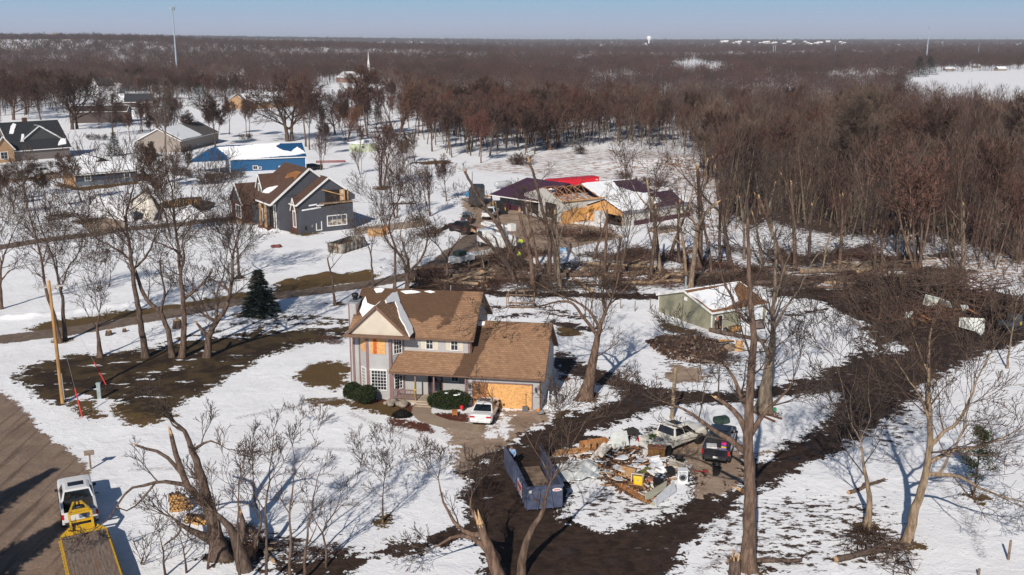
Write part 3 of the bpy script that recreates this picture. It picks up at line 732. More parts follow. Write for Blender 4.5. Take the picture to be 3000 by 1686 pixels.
# trim
def _cb(*b):MB().box(*b).build('corner_board',MAUVE,house)
for x in (-10.3,-9.74):_cb(x-.03,x+.16,1.44,1.5,0,5.5)
_cb(-.17,.03,1.45,1.5,4.2,5.45)
for px_,py_ in ((-8.7,.5),(-6.7,.5)):_cb(px_-.12,px_+.12,py_-.05,py_+.14,0,5.7)
_cb(-5.95,-5.75,1.38,1.5,0,5.6)
_cb(-.02,.12,-.04,.0,0,2.75);_cb(6.15,6.3,-.04,.22,0,2.75);_cb(.44,.53,-.05,.0,0,2.2);_cb(5.49,5.58,-.05,.0,0,2.2);_cb(.44,5.58,-.05,.0,2.14,2.24)
m=MB()
m.bar((-10.3,-.30,5.82),(-4.9,-.30,5.82),.30,.22);m.bar((-10.45,-.40,5.72),(-7.6,-.40,8.42),.06,.24);m.bar((-4.75,-.40,5.72),(-7.6,-.40,8.42),.06,.24)
m.box(-10.3,-4.9,-.4,1.6,5.66,5.74)
m.box(-4.75,.4,1.0,1.12,5.32,5.46);m.box(-6.6,6.65,-.54,-.42,2.68,2.82);m.bar((6.62,-.45,2.72),(6.62,4.5,6.15),.06,.24);m.bar((6.62,9.2,2.85),(6.62,4.5,6.15),.06,.24);m.bar((.38,1.1,5.36),(.38,5.6,8.44),.06,.24);m.bar((.38,10.1,5.36),(.38,5.6,8.44),.06,.24)
m.bar((-6.58,-.42,2.75),(-6.02,1.45,4.08),.06,.2)
m.build('fascia',BROWNT,house)
m=MB();m.tube([(.12,1.0,5.35),(.12,1.35,5.1),(.12,1.42,4.9),(.12,1.42,4.25)],.05);m.build('downspout',BROWNT,house)
m=MB();m.tube([(6.2,-.5,2.7),(6.2,-.1,2.5),(6.2,-.09,.1)],.05);m.build('downspout',BROWNT,house)
# chimney
m=MB();m.box(-11.05,-10.3,3.0,4.5,0,7.75);ch=m.build('chimney',SID,house)
for x in (-11.07,-10.4):MB().box(x,x+.1,2.96,3.0,0,7.7).build('corner_board',MAUVE,ch)
m=MB();m.box(-11.12,-10.22,2.93,4.57,7.75,7.86);m.build('chimney_cap',STEEL,ch)
m=MB();m.lathe((-10.67,3.8,7.86),[(.2,0),(.2,.3),(.3,.3),(.3,.55),(.22,.6),(0,.62)],12);m.build('flue',BLACKM,ch)
# snow lying on the roofs, outlines surveyed on the roof planes
nm=(0,-.689,1);rng=random.Random(3)
def rp(pts):return [HF.cut(*z7(*q),(0,1.1,5.45),nm) for q in pts]
def snowpatch(parent,poly3,n,th=.07,amp=.06,seed=1):
    r_=random.Random(seed);n=Vector(n).normalized();o=[]
    for i,a in enumerate(poly3):
        a=Vector(a);b=Vector(poly3[(i+1) % len(poly3)]);k=max(1,int((b-a).length/.35))
        for j in range(k):o.append(a+(b-a)*j/k+Vector((r_.uniform(-amp,amp),r_.uniform(-amp,amp),0)))
    o=[Vector((q.x,q.y,q.z)) for q in o];p0=Vector(poly3[0]);o=[q-n*((q-p0).dot(n)) for q in o]
    m=MB();m.prism([q+n*.004 for q in o],n*th)
    return m.build('roof_snow',SNOW,parent)
z7=zoomed(950,800,750/2172)
snowpatch(gab_roof,[HF.cut(*z7(*q),(-7.6,0,8.5),(.943,0,1)) for q in [(612,165),(640,260),(690,360),(745,470),(752,512),(722,548),(676,452),(634,380),(616,300),(596,245),(525,262),(512,235),(570,175)]],(.943,0,1),.10,.05,1)
snowpatch(main_roof,rp([(418,140),(470,130),(510,140),(490,165),(440,172)]),nm,.06,.04,2)
snowpatch(main_roof,rp([(650,158),(740,150),(820,165),(760,175),(690,178)]),nm,.06,.04,3)
snowpatch(main_roof,rp([(850,158),(900,152),(945,165),(900,174)]),nm,.06,.03,4)
snowpatch(main_roof,rp([(350,205),(362,260),(430,285),(330,380),(300,330),(330,250)]),nm,.09,.04,5)
snowpatch(gab_roof,[(-10.3,-.2,5.95),(-10.3,1.2,5.95),(-9.0,2.6,7.18),(-8.2,3.6,7.93),(-8.0,2.4,8.12),(-9.4,.0,6.80),(-10.1,-.35,6.14)],(-.943,0,1),.06,.03,6)
snowpatch(gar_roof,[(.1,4.0,5.92),(.75,4.05,5.955),(.8,4.35,6.165),(.15,4.4,6.2)],(0,-.7,1),.08,.03,7)

for x,y,w in ((2.7,3.05,.32),(1.15,3.3,.2)):
    m=MB();m.obox((x,y,2.83+.7*(y+.42)+.004),(w,.11,.02),(35,0,0));m.build('missing_shingle',BLACKM,gar_roof)
m=MB();m.tube([(-2.6,6.0,8.2),(-2.6,6.0,8.95)],.05);m.build('vent_pipe',STEEL,main_roof)
# boarded openings and windows
panel(house,'boarded_garage_door',(1.75,.06,0),(1,0,0),3.74,2.14,OSB,(0,-1,0),.02);panel(house,'boarded_garage_door',(.53,.07,0),(1,0,0),1.215,2.14,osb('darker_strand_board',(.40,.16,.045)),(0,-1,0),.02)
panel(house,'boarded_window',(-8.42,.5,4.05),(1,0,0),1.32,1.42,OSB,(0,-1,0),.05)
q2=1/math.sqrt(2);UL=(q2*.985,-q2*1.0,0);NL=(-q2,-q2,0);UR=(q2,q2,0);NR=(q2,-q2,0)
panel(house,'boarded_window',(-9.45,1.25,4.1),UL,.7,1.4,OSB,NL,.05)
m=MB();m.box(-8.15,-7.85,.435,.447,4.06,5.46);m.build('red_primer_stripe',M('red_stain',(.45,.09,.02),.8,.4),house)
window(house,(-8.38,.5,.88),(1,0,0),1.28,1.68,nx=5,ny=6,out=(0,-1,0));window(house,(-9.42,1.22,.9),UL,.62,1.7,nx=3,ny=6,out=NL)
window(house,(-6.45,.76,.9),UR,.72,1.65,nx=3,ny=6,out=NR);window(house,(-6.45,.76,4.05),UR,.72,1.4,nx=3,ny=4,out=NR)
m=MB();m.box(-8.55,-6.98,.38,.5,2.62,2.72);m.build('window_head',WHITE,house)
for x in (-3.78,-1.62):
    window(house,(x,1.5,4.42),(1,0,0),.56,.88,nx=2,ny=2,out=(0,-1,0))
    for dx in (-.46,.66):panel(house,'shutter',(x+dx,1.5,4.34),(1,0,0),.38,1.02,SHUT,(0,-1,0),.035)
window(house,(-1.62,1.5,1.65),(1,0,0),.56,.85,nx=2,ny=2,out=(0,-1,0))
m=MB();m.box(-3.72,-3.66,1.42,1.5,.3,2.5);m.box(-2.46,-2.40,1.42,1.5,.3,2.5);m.box(-3.72,-2.4,1.42,1.5,2.42,2.5);m.box(-3.36,-3.3,1.43,1.5,.3,2.42)
dr=m.build('front_door',BROWNT,house);m=MB();m.box(-3.3,-2.46,1.44,1.5,.32,2.42);m.box(-3.66,-3.36,1.45,1.5,.32,2.42);m.build('glass_panel',glass('dark_door_glass',(.008,.012,.022)),dr)
# porch
m=MB();m.box(-6.4,-.02,-.2,1.5,0,.30);m.build('porch_floor',M('porch_concrete',(.36,.29,.22),.9),house)
m=MB();m.box(-4.25,-2.95,-.55,-.2,0,.2);m.box(-4.3,-2.9,-.9,-.55,0,.1);m.build('step',M('porch_concrete',(.36,.29,.22),.9),house)
for x0,x1 in ((-6.3,-4.45),(-2.75,-.1)):
    m=MB();m.box(x0,x1,-.20,-.10,1.12,1.22);m.box(x0,x1,-.18,-.12,.42,.5)
    n=int((x1-x0)/.13)
    for i in range(1,n):m.box(x0+(x1-x0)*i/n-.025,x0+(x1-x0)*i/n+.025,-.175,-.125,.5,1.12)
    m.build('porch_railing',MAUVE,house)
for x in (-6.35,-4.4,-2.8,-.08):m=MB();m.box(x-.06,x+.06,-.2,-.08,.30,2.7);m.build('porch_post',MAUVE,house)
m=MB()
for x in (-.25+.5,6.0-.15):
    m2=MB();m2.lathe((x,-.1,1.55),[(.02,0),(.09,.12),(.12,.32),(.04,.45),(0,.5)],6);m2.box(x-.05,x+.05,-.08,0.0,1.75,1.95);m2.build('wall_lantern',M('bronze_lantern',(.05,.03,.025),.5),house)
# things around the house
def at_house(x,y,z=0):return HF.world(x,y,z)
def ribbon(name,label,cat,pts,w,mat,group=None):
    m=MB()
    for i in range(len(pts)-1):m.bar(pts[i],pts[i+1],w,.012)
    o=m.build(name,mat);tag(o,label,cat,group);return o
YEL=M('yellow_tape',(.62,.42,.02),.5)
p=at_house(-4.4,-.26,.3);t=thing('caution_tape','yellow caution tape tied round the front porch post','tape',p,HA)
m=MB();m.box(-.09,.09,-.06,.02,.95,1.05);m.bar((-.02,-.06,1.7),(-.05,-.08,.3),.09,.02);m.bar((.02,-.06,1.0),(.06,-.1,.1),.08,.02);m.build('tape_strip',YEL,t)
p=at_house(5.0,-.22);t=thing('shovel','black snow shovel with wooden handle leaning on the boarded garage door','shovel',p,HA)
m=MB();m.tube([(0,-.12,.35),(0,.12,1.35)],.018);m.tube([(-.09,.13,1.36),(.09,.13,1.36)],.018);m.build('handle',OLDWOOD,t)
m=MB();m.prism([(-.24,-.30,0),(.24,-.30,0),(.24,-.14,.40),(-.24,-.14,.40)],(0,.04,.015));m.build('blade',BLACKM,t)
p=at_house(6.35,-1.0);t=thing('satellite_dish','grey satellite dish lying on the ground by the garage corner','satellite dish',p,20)
m=MB();m.lathe((0,0,.05),[(0,0),(.15,.02),(.28,.08),(.36,.16),(.34,.16),(.27,.1),(0,.04)],16);m.build('dish',STEEL,t);m=MB();m.tube([(0,0,.06),(.3,-.2,.3)],.02);m.build('feed_arm',STEEL,t)
p=at_house(6.1,-.7);m=MB();m.lathe((0,0,0),[(.12,0),(.15,.3),(.16,.3),(.13,.02),(0,.02)],12);o=m.build('bucket',M('orange_plastic',(.6,.2,.02),.5),None,p);tag(o,'small orange bucket at the right corner of the garage','bucket')
for i,(dx,dy,an) in enumerate(((7.0,.6,10),(7.3,1.1,35))):
    p=at_house(dx,dy);t=thing('stepladder',['white stepladder standing at the shaded side of the garage','second white ladder folded behind the stepladder by the garage'][i],'ladder',p,HA+an)
    m=MB()
    for s in (-1,1):m.bar((s*.28,-.3,0),(s*.16,0,1.5),.06,.03)
    for k in range(1,5):m.bar((-.28+.024*k,-.3+.06*k,.3*k),(.28-.024*k,-.3+.06*k,.3*k),.05,.03)
    m.build('steps',WHITE,t);m=MB()
    for s in (-1,1):m.bar((s*.28,.4,0),(s*.16,.02,1.5),.05,.03)
    m.build('rear_legs',WHITE,t)
p=at_house(7.6,2.0);m=MB();m.lathe((0,0,0),[(.24,0),(.3,.7),(.32,.7),(.26,.02),(0,.02)],14);o=m.build('metal_bin',STEEL,None,p);tag(o,'grey metal bin beside the shaded garage wall','bin')
p=at_house(-.15,-1.5);m=MB();m.lathe((0,0,0),[(.13,0),(.16,.3),(.14,.32),(.05,.34),(0,.34)],12);o=m.build('red_pail',M('red_plastic',(.55,.02,.03),.5),None,p);o.location.z += .25;tag(o,'round red pail on the mulch beside the white sedan','pail')
p=at_house(-.55,-2.4);t=thing('planter_box','orange-brown wooden planter by the walkway','planter',p,HA+15);m=MB();m.box(-.22,.22,-.2,.2,.12,.5);m.build('box',M('orange_wood',(.33,.13,.04),.7),t);m=MB()
for a in (-1,1):
    m2=MB();m2.box(a*.19-.04,a*.19+.04,-.2,.2,0,.12);m2.build('foot',DARKWOOD,t)
# evergreen shrubs
LEAF=None
def leafmat(name,c1,c2):
    t=NT(name);co=t.co();n=t.noise(co,7,3);t.col(t.mix(t.sstep(n,.3,.7),c1,c2));return t.done(.8,spec=.2)
YEW=leafmat('dark_evergreen_leaves',(.012,.018,.007),(.04,.055,.02))
def leafy(rng,fill,n,size,upness=.2):# cloud of small leaf faces, fill() gives points and outward normals
    v=[];f=[]
    for i in range(n):
        p,nr_=fill();d=_norm((nr_[0]+rng.uniform(-.9,.9),nr_[1]+rng.uniform(-.9,.9),nr_[2]+rng.uniform(-.9,.9)+upness))
        a=_tilt(d,R(90),rng.uniform(0,6.28));s=size*rng.uniform(.6,1.4);b=len(v)
        v += [tuple(p[k]-a[k]*s*.5 for k in range(3)),tuple(p[k]+a[k]*s*.5 for k in range(3)),tuple(p[k]+d[k]*s*1.3+a[k]*s*.1 for k in range(3))];f.append((b,b+1,b+2))
    return v,f
def shrub(name,label,loc,r,seed,n=2600,size=.09,mat=None,group=None,cat='shrub',snow=0):
    rng=random.Random(seed);t=thing(name,label,cat,loc,0,group)
    lum=[(rng.uniform(0,6.28),rng.uniform(-.5,1),rng.uniform(.04,.13)) for _ in range(9)]
    def fill():
        u=rng.uniform(-.35,1);a=rng.uniform(0,6.28);h=math.sqrt(max(0,1-u*u));d=(h*math.cos(a),h*math.sin(a),u)
        k=rng.uniform(.86,1.0)+sum(w*math.exp(-((math.cos(a-q)-1)**2*3+(u-e)**2*4)) for q,e,w in lum)-.05
        return (d[0]*r[0]*k,d[1]*r[1]*k,r[2]*.5+d[2]*r[2]*k*.62),d
    v,f=leafy(rng,fill,n,size);m=MB();m.v=[tuple(q) for q in v];m.f=f;m.m=[0]*len(f);m.s=[False]*len(f)
    m.ball((0,0,r[2]*.5),(r[0]*.86,r[1]*.86,r[2]*.53),0,12,8);m.build('foliage',mat or YEW,t)
    m=MB()
    for k in range(4):m.tube([(0,0,-.1),(rng.uniform(-.2,.2),rng.uniform(-.2,.2),r[2]*.6)],.03,5)
    m.build('stem',BARK,t)
    if snow:
        m=MB()
        for k in range(snow):
            a,q=rng.uniform(-.6,.6)*r[0],rng.uniform(-.5,.3)*r[1];m2=MB();m2.ball((a,q,r[2]*(1.12-.25*((a/r[0])**2+(q/r[1])**2))),(.16*rng.uniform(.6,1.5),.12,.05),0,8,5,.2,rng);m2.build('snow_cap',SNOW,t)
    return t
shrub('round_shrub','round clipped evergreen shrub at the far left house corner',at_house(-10.1,.2),(.72,.7,1.25),1)
shrub('round_shrub','larger round clipped evergreen shrub under the bay window',at_house(-8.6,-.75),(.85,.8,1.35),2,3000)
shrub('clipped_hedge','long clipped evergreen hedge with snow on top beside the front walk',at_house(-1.4,-1.0),(1.7,.75,1.35),3,5200,snow=5)
# rubble stone feature in front of the porch
rng=random.Random(8);p=HF.on(*z7(600,1130),z=0);t=thing('rock_garden','heap of grey landscape boulders before the front porch','rocks',HF.world(*p[:2]),HA)
STONE=M('grey_boulder',(.24,.2,.16),.95,.35,3,bump=.4)
for k in range(11):
    a=rng.uniform(0,6.28);q=rng.uniform(.1,1.0);s=rng.uniform(.22,.5);m=MB();m.ball((q*math.cos(a),q*.7*math.sin(a),s*.5+.25*(1-q)),(s,s*.8,s*.6),0,8,6,.12,rng);m.build('boulder',STONE,t)
rng=random.Random(81);p=HF.on(*z7(660,1215),z=0);t=thing('burrow_shrub','low dark evergreen mound in front of the boulders','shrub',HF.world(*p[:2]),0)
v,f=leafy(rng,lambda:((lambda a,q,h:((q*math.cos(a)*.85,q*math.sin(a)*.7,h*(1-q*q)*.55),(math.cos(a)*.3,math.sin(a)*.3,1)))(rng.uniform(0,6.28),math.sqrt(rng.random()),rng.random())),1500,.09)
m=MB();m.v=v;m.f=f;m.m=[0]*len(f);m.s=[False]*len(f);m.ball((0,0,.1),(.7,.55,.4),0,10,6);m.build('foliage',leafmat('near_black_leaves',(.006,.006,.005),(.015,.014,.010)),t)
# timber play frame behind the house
p0=GG(*z7(1548,292));p1=GG(*z7(1770,302));aa=math.degrees(math.atan2(p1[1]-p0[1],p1[0]-p0[0]));L_=float(np.linalg.norm((p1-p0)[:2]))
t=thing('timber_frame','open wooden post frame standing on the snow behind the house','wooden frame',p0,aa)
for x,y in ((0,0),(L_,0),(0,1.6),(L_,1.6),(L_*.36,0),(L_*.66,0)):m=MB();m.box(x-.05,x+.05,y-.05,y+.05,0,1.5 if x in (0,L_) else 2.0);m.build('post',OLDWOOD,t)
m=MB();m.box(-.1,L_+.1,-.09,-.05,.02,.2);m.build('base_board',OLDWOOD,t);m=MB();m.box(-.1,L_+.1,1.65,1.69,.02,.2);m.build('base_board',OLDWOOD,t)
m=MB();m.box(-.05,L_+.05,-.06,.06,1.45,1.55);m.build('top_rail',OLDWOOD,t);m=MB();m.box(L_*.34,L_*.68,-.06,.06,1.95,2.05);m.build('top_rail',OLDWOOD,t);m=MB();m.bar((.2,1.6,1.6),(L_,1.6,1.75),.1);m.build('top_rail',OLDWOOD,t)
# ================================================================= THE OTHER BUILDINGS
def gable_box(t,w,d,h,zr,axis='x',ov=.35,wall=None,roof=None,trim=WHITE,x0=0,y0=0,th=.14,gable_wall=None,parts=True,z0=0,ridge=None):
    """walls and a two-slope roof; axis is the direction of the ridge"""
    m=MB();e=.005
    m.box(x0,x0+w,y0,y0+d,z0-.2,h)
    r=ridge if ridge is not None else .5
    sl=(zr-h)/((d if axis == 'x' else w)*.5)
    if axis == 'x':
        for xx in (x0,x0+w-.12):m.prism([(xx,y0,h),(xx,y0+d,h),(xx,y0+d*r,zr-.08)],(.12,0,0))
    else:
        for yy_ in (y0,y0+d-.12):m.prism([(x0,yy_,h),(x0+w,yy_,h),(x0+w*r,yy_,zr-.08)],(0,.12,0))
    wl_=m.build('wall',wall,t)
    m=MB()
    if axis == 'x':
        yr=y0+d*r;s1=(zr-h)/(d*r);s2=(zr-h)/(d*(1-r))
        A=[(x0-ov,y0-ov,h-ov*s1+.1),(x0+w+ov,y0-ov,h-ov*s1+.1),(x0+w+ov,yr,zr+.1),(x0-ov,yr,zr+.1)]
        B=[(x0-ov,y0+d+ov,h-ov*s2+.1),(x0+w+ov,y0+d+ov,h-ov*s2+.1),(x0+w+ov,yr,zr+.1),(x0-ov,yr,zr+.1)]
    else:
        xr=x0+w*r;s1=(zr-h)/(w*r);s2=(zr-h)/(w*(1-r))
        A=[(x0-ov,y0-ov,h-ov*s1+.1),(x0-ov,y0+d+ov,h-ov*s1+.1),(xr,y0+d+ov,zr+.1),(xr,y0-ov,zr+.1)]
        B=[(x0+w+ov,y0-ov,h-ov*s2+.1),(x0+w+ov,y0+d+ov,h-ov*s2+.1),(xr,y0+d+ov,zr+.1),(xr,y0-ov,zr+.1)]
    m.slab(A,th);m.slab(B,th);rf=m.build('roof',roof,t)
    if trim:
        m=MB()
        for q in (A,B):
            m.bar(np.array(q[0])+[0,0,-.08],np.array(q[1])+[0,0,-.08],.09,.2)
            m.bar(np.array(q[0])+[0,0,-.06],np.array(q[3])+[0,0,-.06],.1,.2);m.bar(np.array(q[1])+[0,0,-.06],np.array(q[2])+[0,0,-.06],.1,.2)
        m.build('fascia',trim,t)
    return wl_,rf,A,B
def on_slope(Q,uv):# uv in a roof slope: u along eave, v from eave to ridge
    a,b,c,d=[np.array(q) for q in Q]
    return [tuple((a*(1-u)+b*u)*(1-v)+(d*(1-u)+c*u)*v) for u,v in uv]
def nrm(Q):
    a,b,c,d=[np.array(q) for q in Q];n=np.cross(b-a,d-a);n /= np.linalg.norm(n);return tuple(n if n[2] > 0 else -n)
def cover_snow(rf,Q,uv,th=.1,amp=.1,seed=1):return snowpatch(rf,on_slope(Q,uv),nrm(Q),th,amp,seed)
FULL=[(.02,.03),(.98,.03),(.98,.97),(.02,.97)]

# ---------------------------------------------------------------- green shed
GREEN=siding('sage_green_siding',(.285,.27,.185),.13)
ASPH=shingle('tan_shingles',(.27,.14,.07),(.2,.10,.05),(.11,.055,.03),'x',.07)
zs=zoomed(1850,780,.2555)
SF=Frame((21.11,104.36,0),30.07);t=thing('shed','sage green shed with snow-covered brown roof and white garage door','shed',SF.o,30.07);shed=t
wl_,rf,A,B=gable_box(t,7.73,9.0,2.0,3.35,'x',.22,GREEN,ASPH)
ny_=nrm(A)
snowpatch(rf,[SF.cut(*zs(*q),A[0],ny_) for q in [(650,318),(760,295),(900,272),(1060,235),(1195,200),(1213,212),(1172,260),(1175,290),(1205,345),(1222,405),(1180,425),(1110,470),(1010,492),(935,505),(880,480),(790,400),(700,350)]],ny_,.12,.04,2)
snowpatch(rf,[SF.cut(*zs(*q),A[0],ny_) for q in [(1442,308),(1540,375),(1492,386),(1462,345)]],ny_,.06,.03,3)
cover_snow(rf,B,FULL,.1,.05,4)
for x,y in ((-.03,-.03),(7.66,-.03),(-.03,8.95)):MB().box(x,x+.12,y,y+.12,0,2.0).build('corner_board',WHITE,t)
m=MB();m.box(.87,1.45,-.02,.03,0,1.5);dr=m.build('doorway',DARK,t);m=MB();m.box(.79,.87,-.05,0,0,1.58);m.box(1.45,1.53,-.05,0,0,1.58);m.box(.87,1.45,-.05,0,1.5,1.58);m.build('door_frame',WHITE,dr)
m=MB();m.hexa([(1.42,-.06,.03),(1.47,-.06,.03),(1.0,-.5,.03),(.96,-.46,.03),(1.42,-.06,1.05),(1.47,-.06,1.05),(1.0,-.5,1.05),(.96,-.46,1.05)]);m.build('door',M('red_brown_door',(.2,.05,.02),.6),t)
panel(t,'garage_door',(3.95,0,0),(1,0,0),3.15,1.82,siding('white_sectional_door',(.66,.68,.72),.45,line=.8),(0,-1,0),.02)
m=MB();m.box(3.85,3.95,-.05,0,0,1.92);m.box(7.1,7.2,-.05,0,0,1.92);m.box(3.95,7.1,-.05,0,1.82,1.92);m.build('garage_door_frame',WHITE,t)
m=MB();m.box(-.05,0,4.1,4.6,2.35,2.75);m.build('gable_vent',WHITE,t)
m=MB();m.tube([(-.03,4.75,2.7),(-.03,4.8,.4),(-.03,4.95,.1)],.025);m.build('conduit',BLACKM,t)
m=MB();m.tube([(1.3,6.0,2.6),(1.3,6.0,4.55)],.12,10);m.build('stove_pipe',STEEL,t)
m=MB();m.lathe((.45,-.08,1.15),[(.05,0),(.08,.1),(.05,.2)],8);m.build('wall_lamp',WHITE,t)

# ---------------------------------------------------------------- damaged grey house
GA=33;GF=Frame((-33.7,159.84,0),GA);t=thing('damaged_house','damaged dark grey house with brown roof, torn-open gable and white trim, left of the barns','house',GF.o,GA);grey=t
GSID=siding('charcoal_siding',(.068,.072,.088),.2,line=.7);GROOF=shingle('chocolate_shingles',(.12,.07,.052),(.085,.048,.037),(.04,.022,.017),'y',.14);GROOFX=shingle('chocolate_shingles_front',(.12,.07,.052),(.085,.048,.037),(.04,.022,.017),'x',.14)
BRICK=M('dark_red_brick',(.10,.04,.03),.9,.3,6)
m=MB();m.box(0,9.3,0.3,9,-.6,4.75);m.prism([(0,.3,4.75),(9.9,.3,4.75),(9.9,.3,5.5),(7.6,.3,7.0),(5.35,.3,8.45)],(0,.2,0));m.build('wall',GSID,t)
m=MB();m.hexa([(0,-.1,-.6),(9.25,-.1,-.6),(9.25,.28,-.6),(0,.28,-.6),(.25,-.45,3.75),(9.25,-.25,4.35),(9.25,.28,4.35),(.25,.28,3.75)]);m.build('basement_wall',GSID,t)
m=MB();m.box(4.7,8.6,.2,.3,4.7,6.55);hole=m.build('torn_opening',DARK,t)
m=MB()
for x in (7.2,7.9,8.5):m.box(x,x+.16,.08,.2,4.7,6.5)
m.bar((4.2,.05,6.7),(7.6,.0,5.6),.14);m.build('exposed_stud',TIMBER,hole)
m=MB();m.box(7.35,7.85,.10,.19,4.75,6.5);m.build('insulation',M('pink_insulation',(.55,.42,.36),.9,.2),hole)
m=MB();m.box(3.6,9.2,-.5,.25,4.45,4.6);m.build('torn_floor_edge',M('torn_sheathing',(.3,.2,.13),.9,.4,5),hole)
m=MB()
for x,z,w in ((1.6,4.5,1.4),(2.9,4.35,1.3),(.4,3.9,3.2)):m.obox((x+w/2,-.42,z),(w,.05,.22),(0,-4,0))
m.build('torn_house_wrap',M('white_wrap',(.7,.7,.72),.7),t)
m=MB();m.slab([(-.35,0,4.62),(-.35,12,4.62),(5.35,12,8.65),(5.35,0,8.65)],.16);m.slab([(8.3,0,6.6),(8.3,9,6.6),(5.35,9,8.65),(5.35,0,8.65)],.16)
m.build('roof',GROOF,t)
m=MB();m.bar((-.4,-.04,4.5),(5.35,-.04,8.58),.1,.26);m.bar((8.35,-.04,6.45),(5.35,-.04,8.58),.1,.26);m.bar((-.4,0,4.5),(-.4,3,4.5),.08,.2);m.build('fascia',WHITE,t)
# higher main block
m=MB();m.box(-2.0,8.4,3.2,13.4,-.3,5.6);m.prism([(-2,3.2,5.6),(8.4,3.2,5.9),(3.3,3.2,9.7)],(0,.2,0));m.build('main_wall',GSID,t)
mr_=MB();mr_.slab([(-3.5,2.9,4.6),(-3.5,13.6,4.6),(3.3,13.6,9.9),(3.3,2.9,9.9)],.18);mr_.slab([(8.6,2.9,5.8),(8.6,13.6,5.8),(3.3,13.6,9.9),(3.3,2.9,9.9)],.18);mroof=mr_.build('roof',GROOF,t)
m=MB();m.bar((-3.55,2.86,4.48),(3.3,2.86,9.84),.1,.3);m.bar((8.65,2.86,5.66),(3.3,2.86,9.84),.1,.3);m.bar((-3.56,2.9,4.5),(-3.56,9.5,4.5),.1,.24);m.build('fascia',WHITE,t)
q=lambda x,y:(x,y,4.6+(x+3.5)*5.3/6.8+.02)
m=MB();m.slab([tuple(np.array(q(*c))+[0,0,.03]) for c in [(1.0,3.6),(1.4,5.2),(.8,7.4),(1.6,8.2),(2.3,6.6),(2.4,4.2)]],.04);hl=m.build('torn_decking',M('bare_roof_decking',(.34,.15,.05),.85,.4,6),mroof)
for k in range(7):m=MB();m.bar(np.array(q(1.0+.15*(k % 2),3.9+k*.62))+[0,0,.08],np.array(q(2.2,3.9+k*.62))+[0,0,.08],.06,.06);m.build('rafter',DARKWOOD,hl)
snowpatch(mroof,[q(-2.1,7.4),q(-2.3,9.6),q(-1.7,10.2),q(-1.2,9.0),q(-.6,6.8),q(-1.2,6.9)],(-.78,0,1),.12,.06,5)
# dormer tower, small gable, garage wing with gables to the front
def front_gable(x,y0,y1,ze,zp,depth,wall,name='front_gable'):
    m=MB();yc=(y0+y1)/2;m.prism([(x,y0,-.4),(x,y1,-.4),(x,y1,ze),(x,yc,zp-.1),(x,y0,ze)],(depth*.5,0,0));g_=m.build(name,wall,t)
    m=MB();e=.25;s=(zp-ze)/((y1-y0)/2)
    m.slab([(x-e,y0-e,ze-e*s),(x+depth,y0-e,ze-e*s),(x+depth,yc,zp),(x-e,yc,zp)],.13);m.slab([(x-e,y1+e,ze-e*s),(x+depth,y1+e,ze-e*s),(x+depth,yc,zp),(x-e,yc,zp)],.13);m.build('roof',GROOFX,g_)
    m=MB();m.bar((x-e-.03,y0-e,ze-e*s-.1),(x-e-.03,yc,zp-.06),.09,.22);m.bar((x-e-.03,y1+e,ze-e*s-.1),(x-e-.03,yc,zp-.06),.09,.22);m.build('fascia',WHITE,g_);return g_
fg=front_gable(-2.15,9.9,12.4,6.6,8.5,4.6,GSID,'dormer_tower');window(fg,(-2.15,11.75,4.9),(0,-1,0),1.2,1.9,nx=2,ny=1,out=(-1,0,0),fr_w=.16);window(fg,(-2.15,11.75,.9),(0,-1,0),1.2,1.8,nx=2,ny=2,out=(-1,0,0),fr_w=.16)
fg=front_gable(-.12,.6,2.3,4.0,5.6,3,BRICK,'window_gable');window(fg,(-.12,1.95,1.0),(0,-1,0),1.0,2.4,nx=2,ny=1,out=(-1,0,0),fr_w=.16)
m=MB();m.box(-.05,.0,2.4,4.0,-.4,4.5);m.build('brick_wall',BRICK,t)
m=MB();m.box(-2.05,-2.0,4.6,7.6,.4,4.2);ent=m.build('entry_recess',DARK,t);m=MB();m.box(-2.12,-2.05,4.3,4.6,.4,4.4);m.box(-2.12,-2.05,4.6,6.0,3.9,4.2);m.box(-2.1,-2.04,5.2,5.6,.4,3.8);m.build('door_frame',WHITE,ent)
for y in (6.2,8.6):m=MB();m.box(-3.3,-3.0,y,y+.3,.3,4.6);m.build('porch_post',TIMBER,t)
m=MB();m.box(-3.5,-2.0,4.4,9.2,-.3,.4);m.build('porch_floor',BRICK,t)
m=MB();m.box(-4,6,14.5,21,-.3,3.3);m.build('garage_wall',BRICK,t);m=MB();m.box(-2.6,4,12.8,14.5,-.3,3.6);m.build('link_wall',GSID,t)
m=MB();m.slab([(-4.3,14.2,3.1),(6,14.2,3.1),(6,17.8,6.3),(-4.3,17.8,6.3)],.15);m.slab([(-4.3,21.3,3.1),(6,21.3,3.1),(6,17.8,6.3),(-4.3,17.8,6.3)],.15);m.slab([(-3,12.4,3.6),(-3,14.3,3.5),(1.5,14.3,6.8),(1.5,12.4,6.8)],.15);gw=m.build('garage_roof',GROOFX,t)
m=MB();m.prism([(-4.05,14.6,3.3),(-4.05,20.9,3.3),(-4.05,17.8,6.1)],(.2,0,0));m.build('garage_gable',GSID,t)
m=MB();m.bar((-4.34,14.2,3.0),(-4.34,17.8,6.24),.1,.26);m.bar((-4.34,21.3,3.0),(-4.34,17.8,6.24),.1,.26);m.build('fascia',WHITE,t)
window(t,(-4.0,18.4,.7),(0,-1,0),2.4,1.9,nx=2,ny=1,out=(-1,0,0),fr_w=.16)
m=MB();m.slab([(4.5,13.6,6.0),(6,13.6,6.2),(6,17,6.6),(4.5,17,6.5)],.1);m.build('splintered_ridge',M('bare_roof_decking',(.34,.15,.05),.85,.4,6),t)
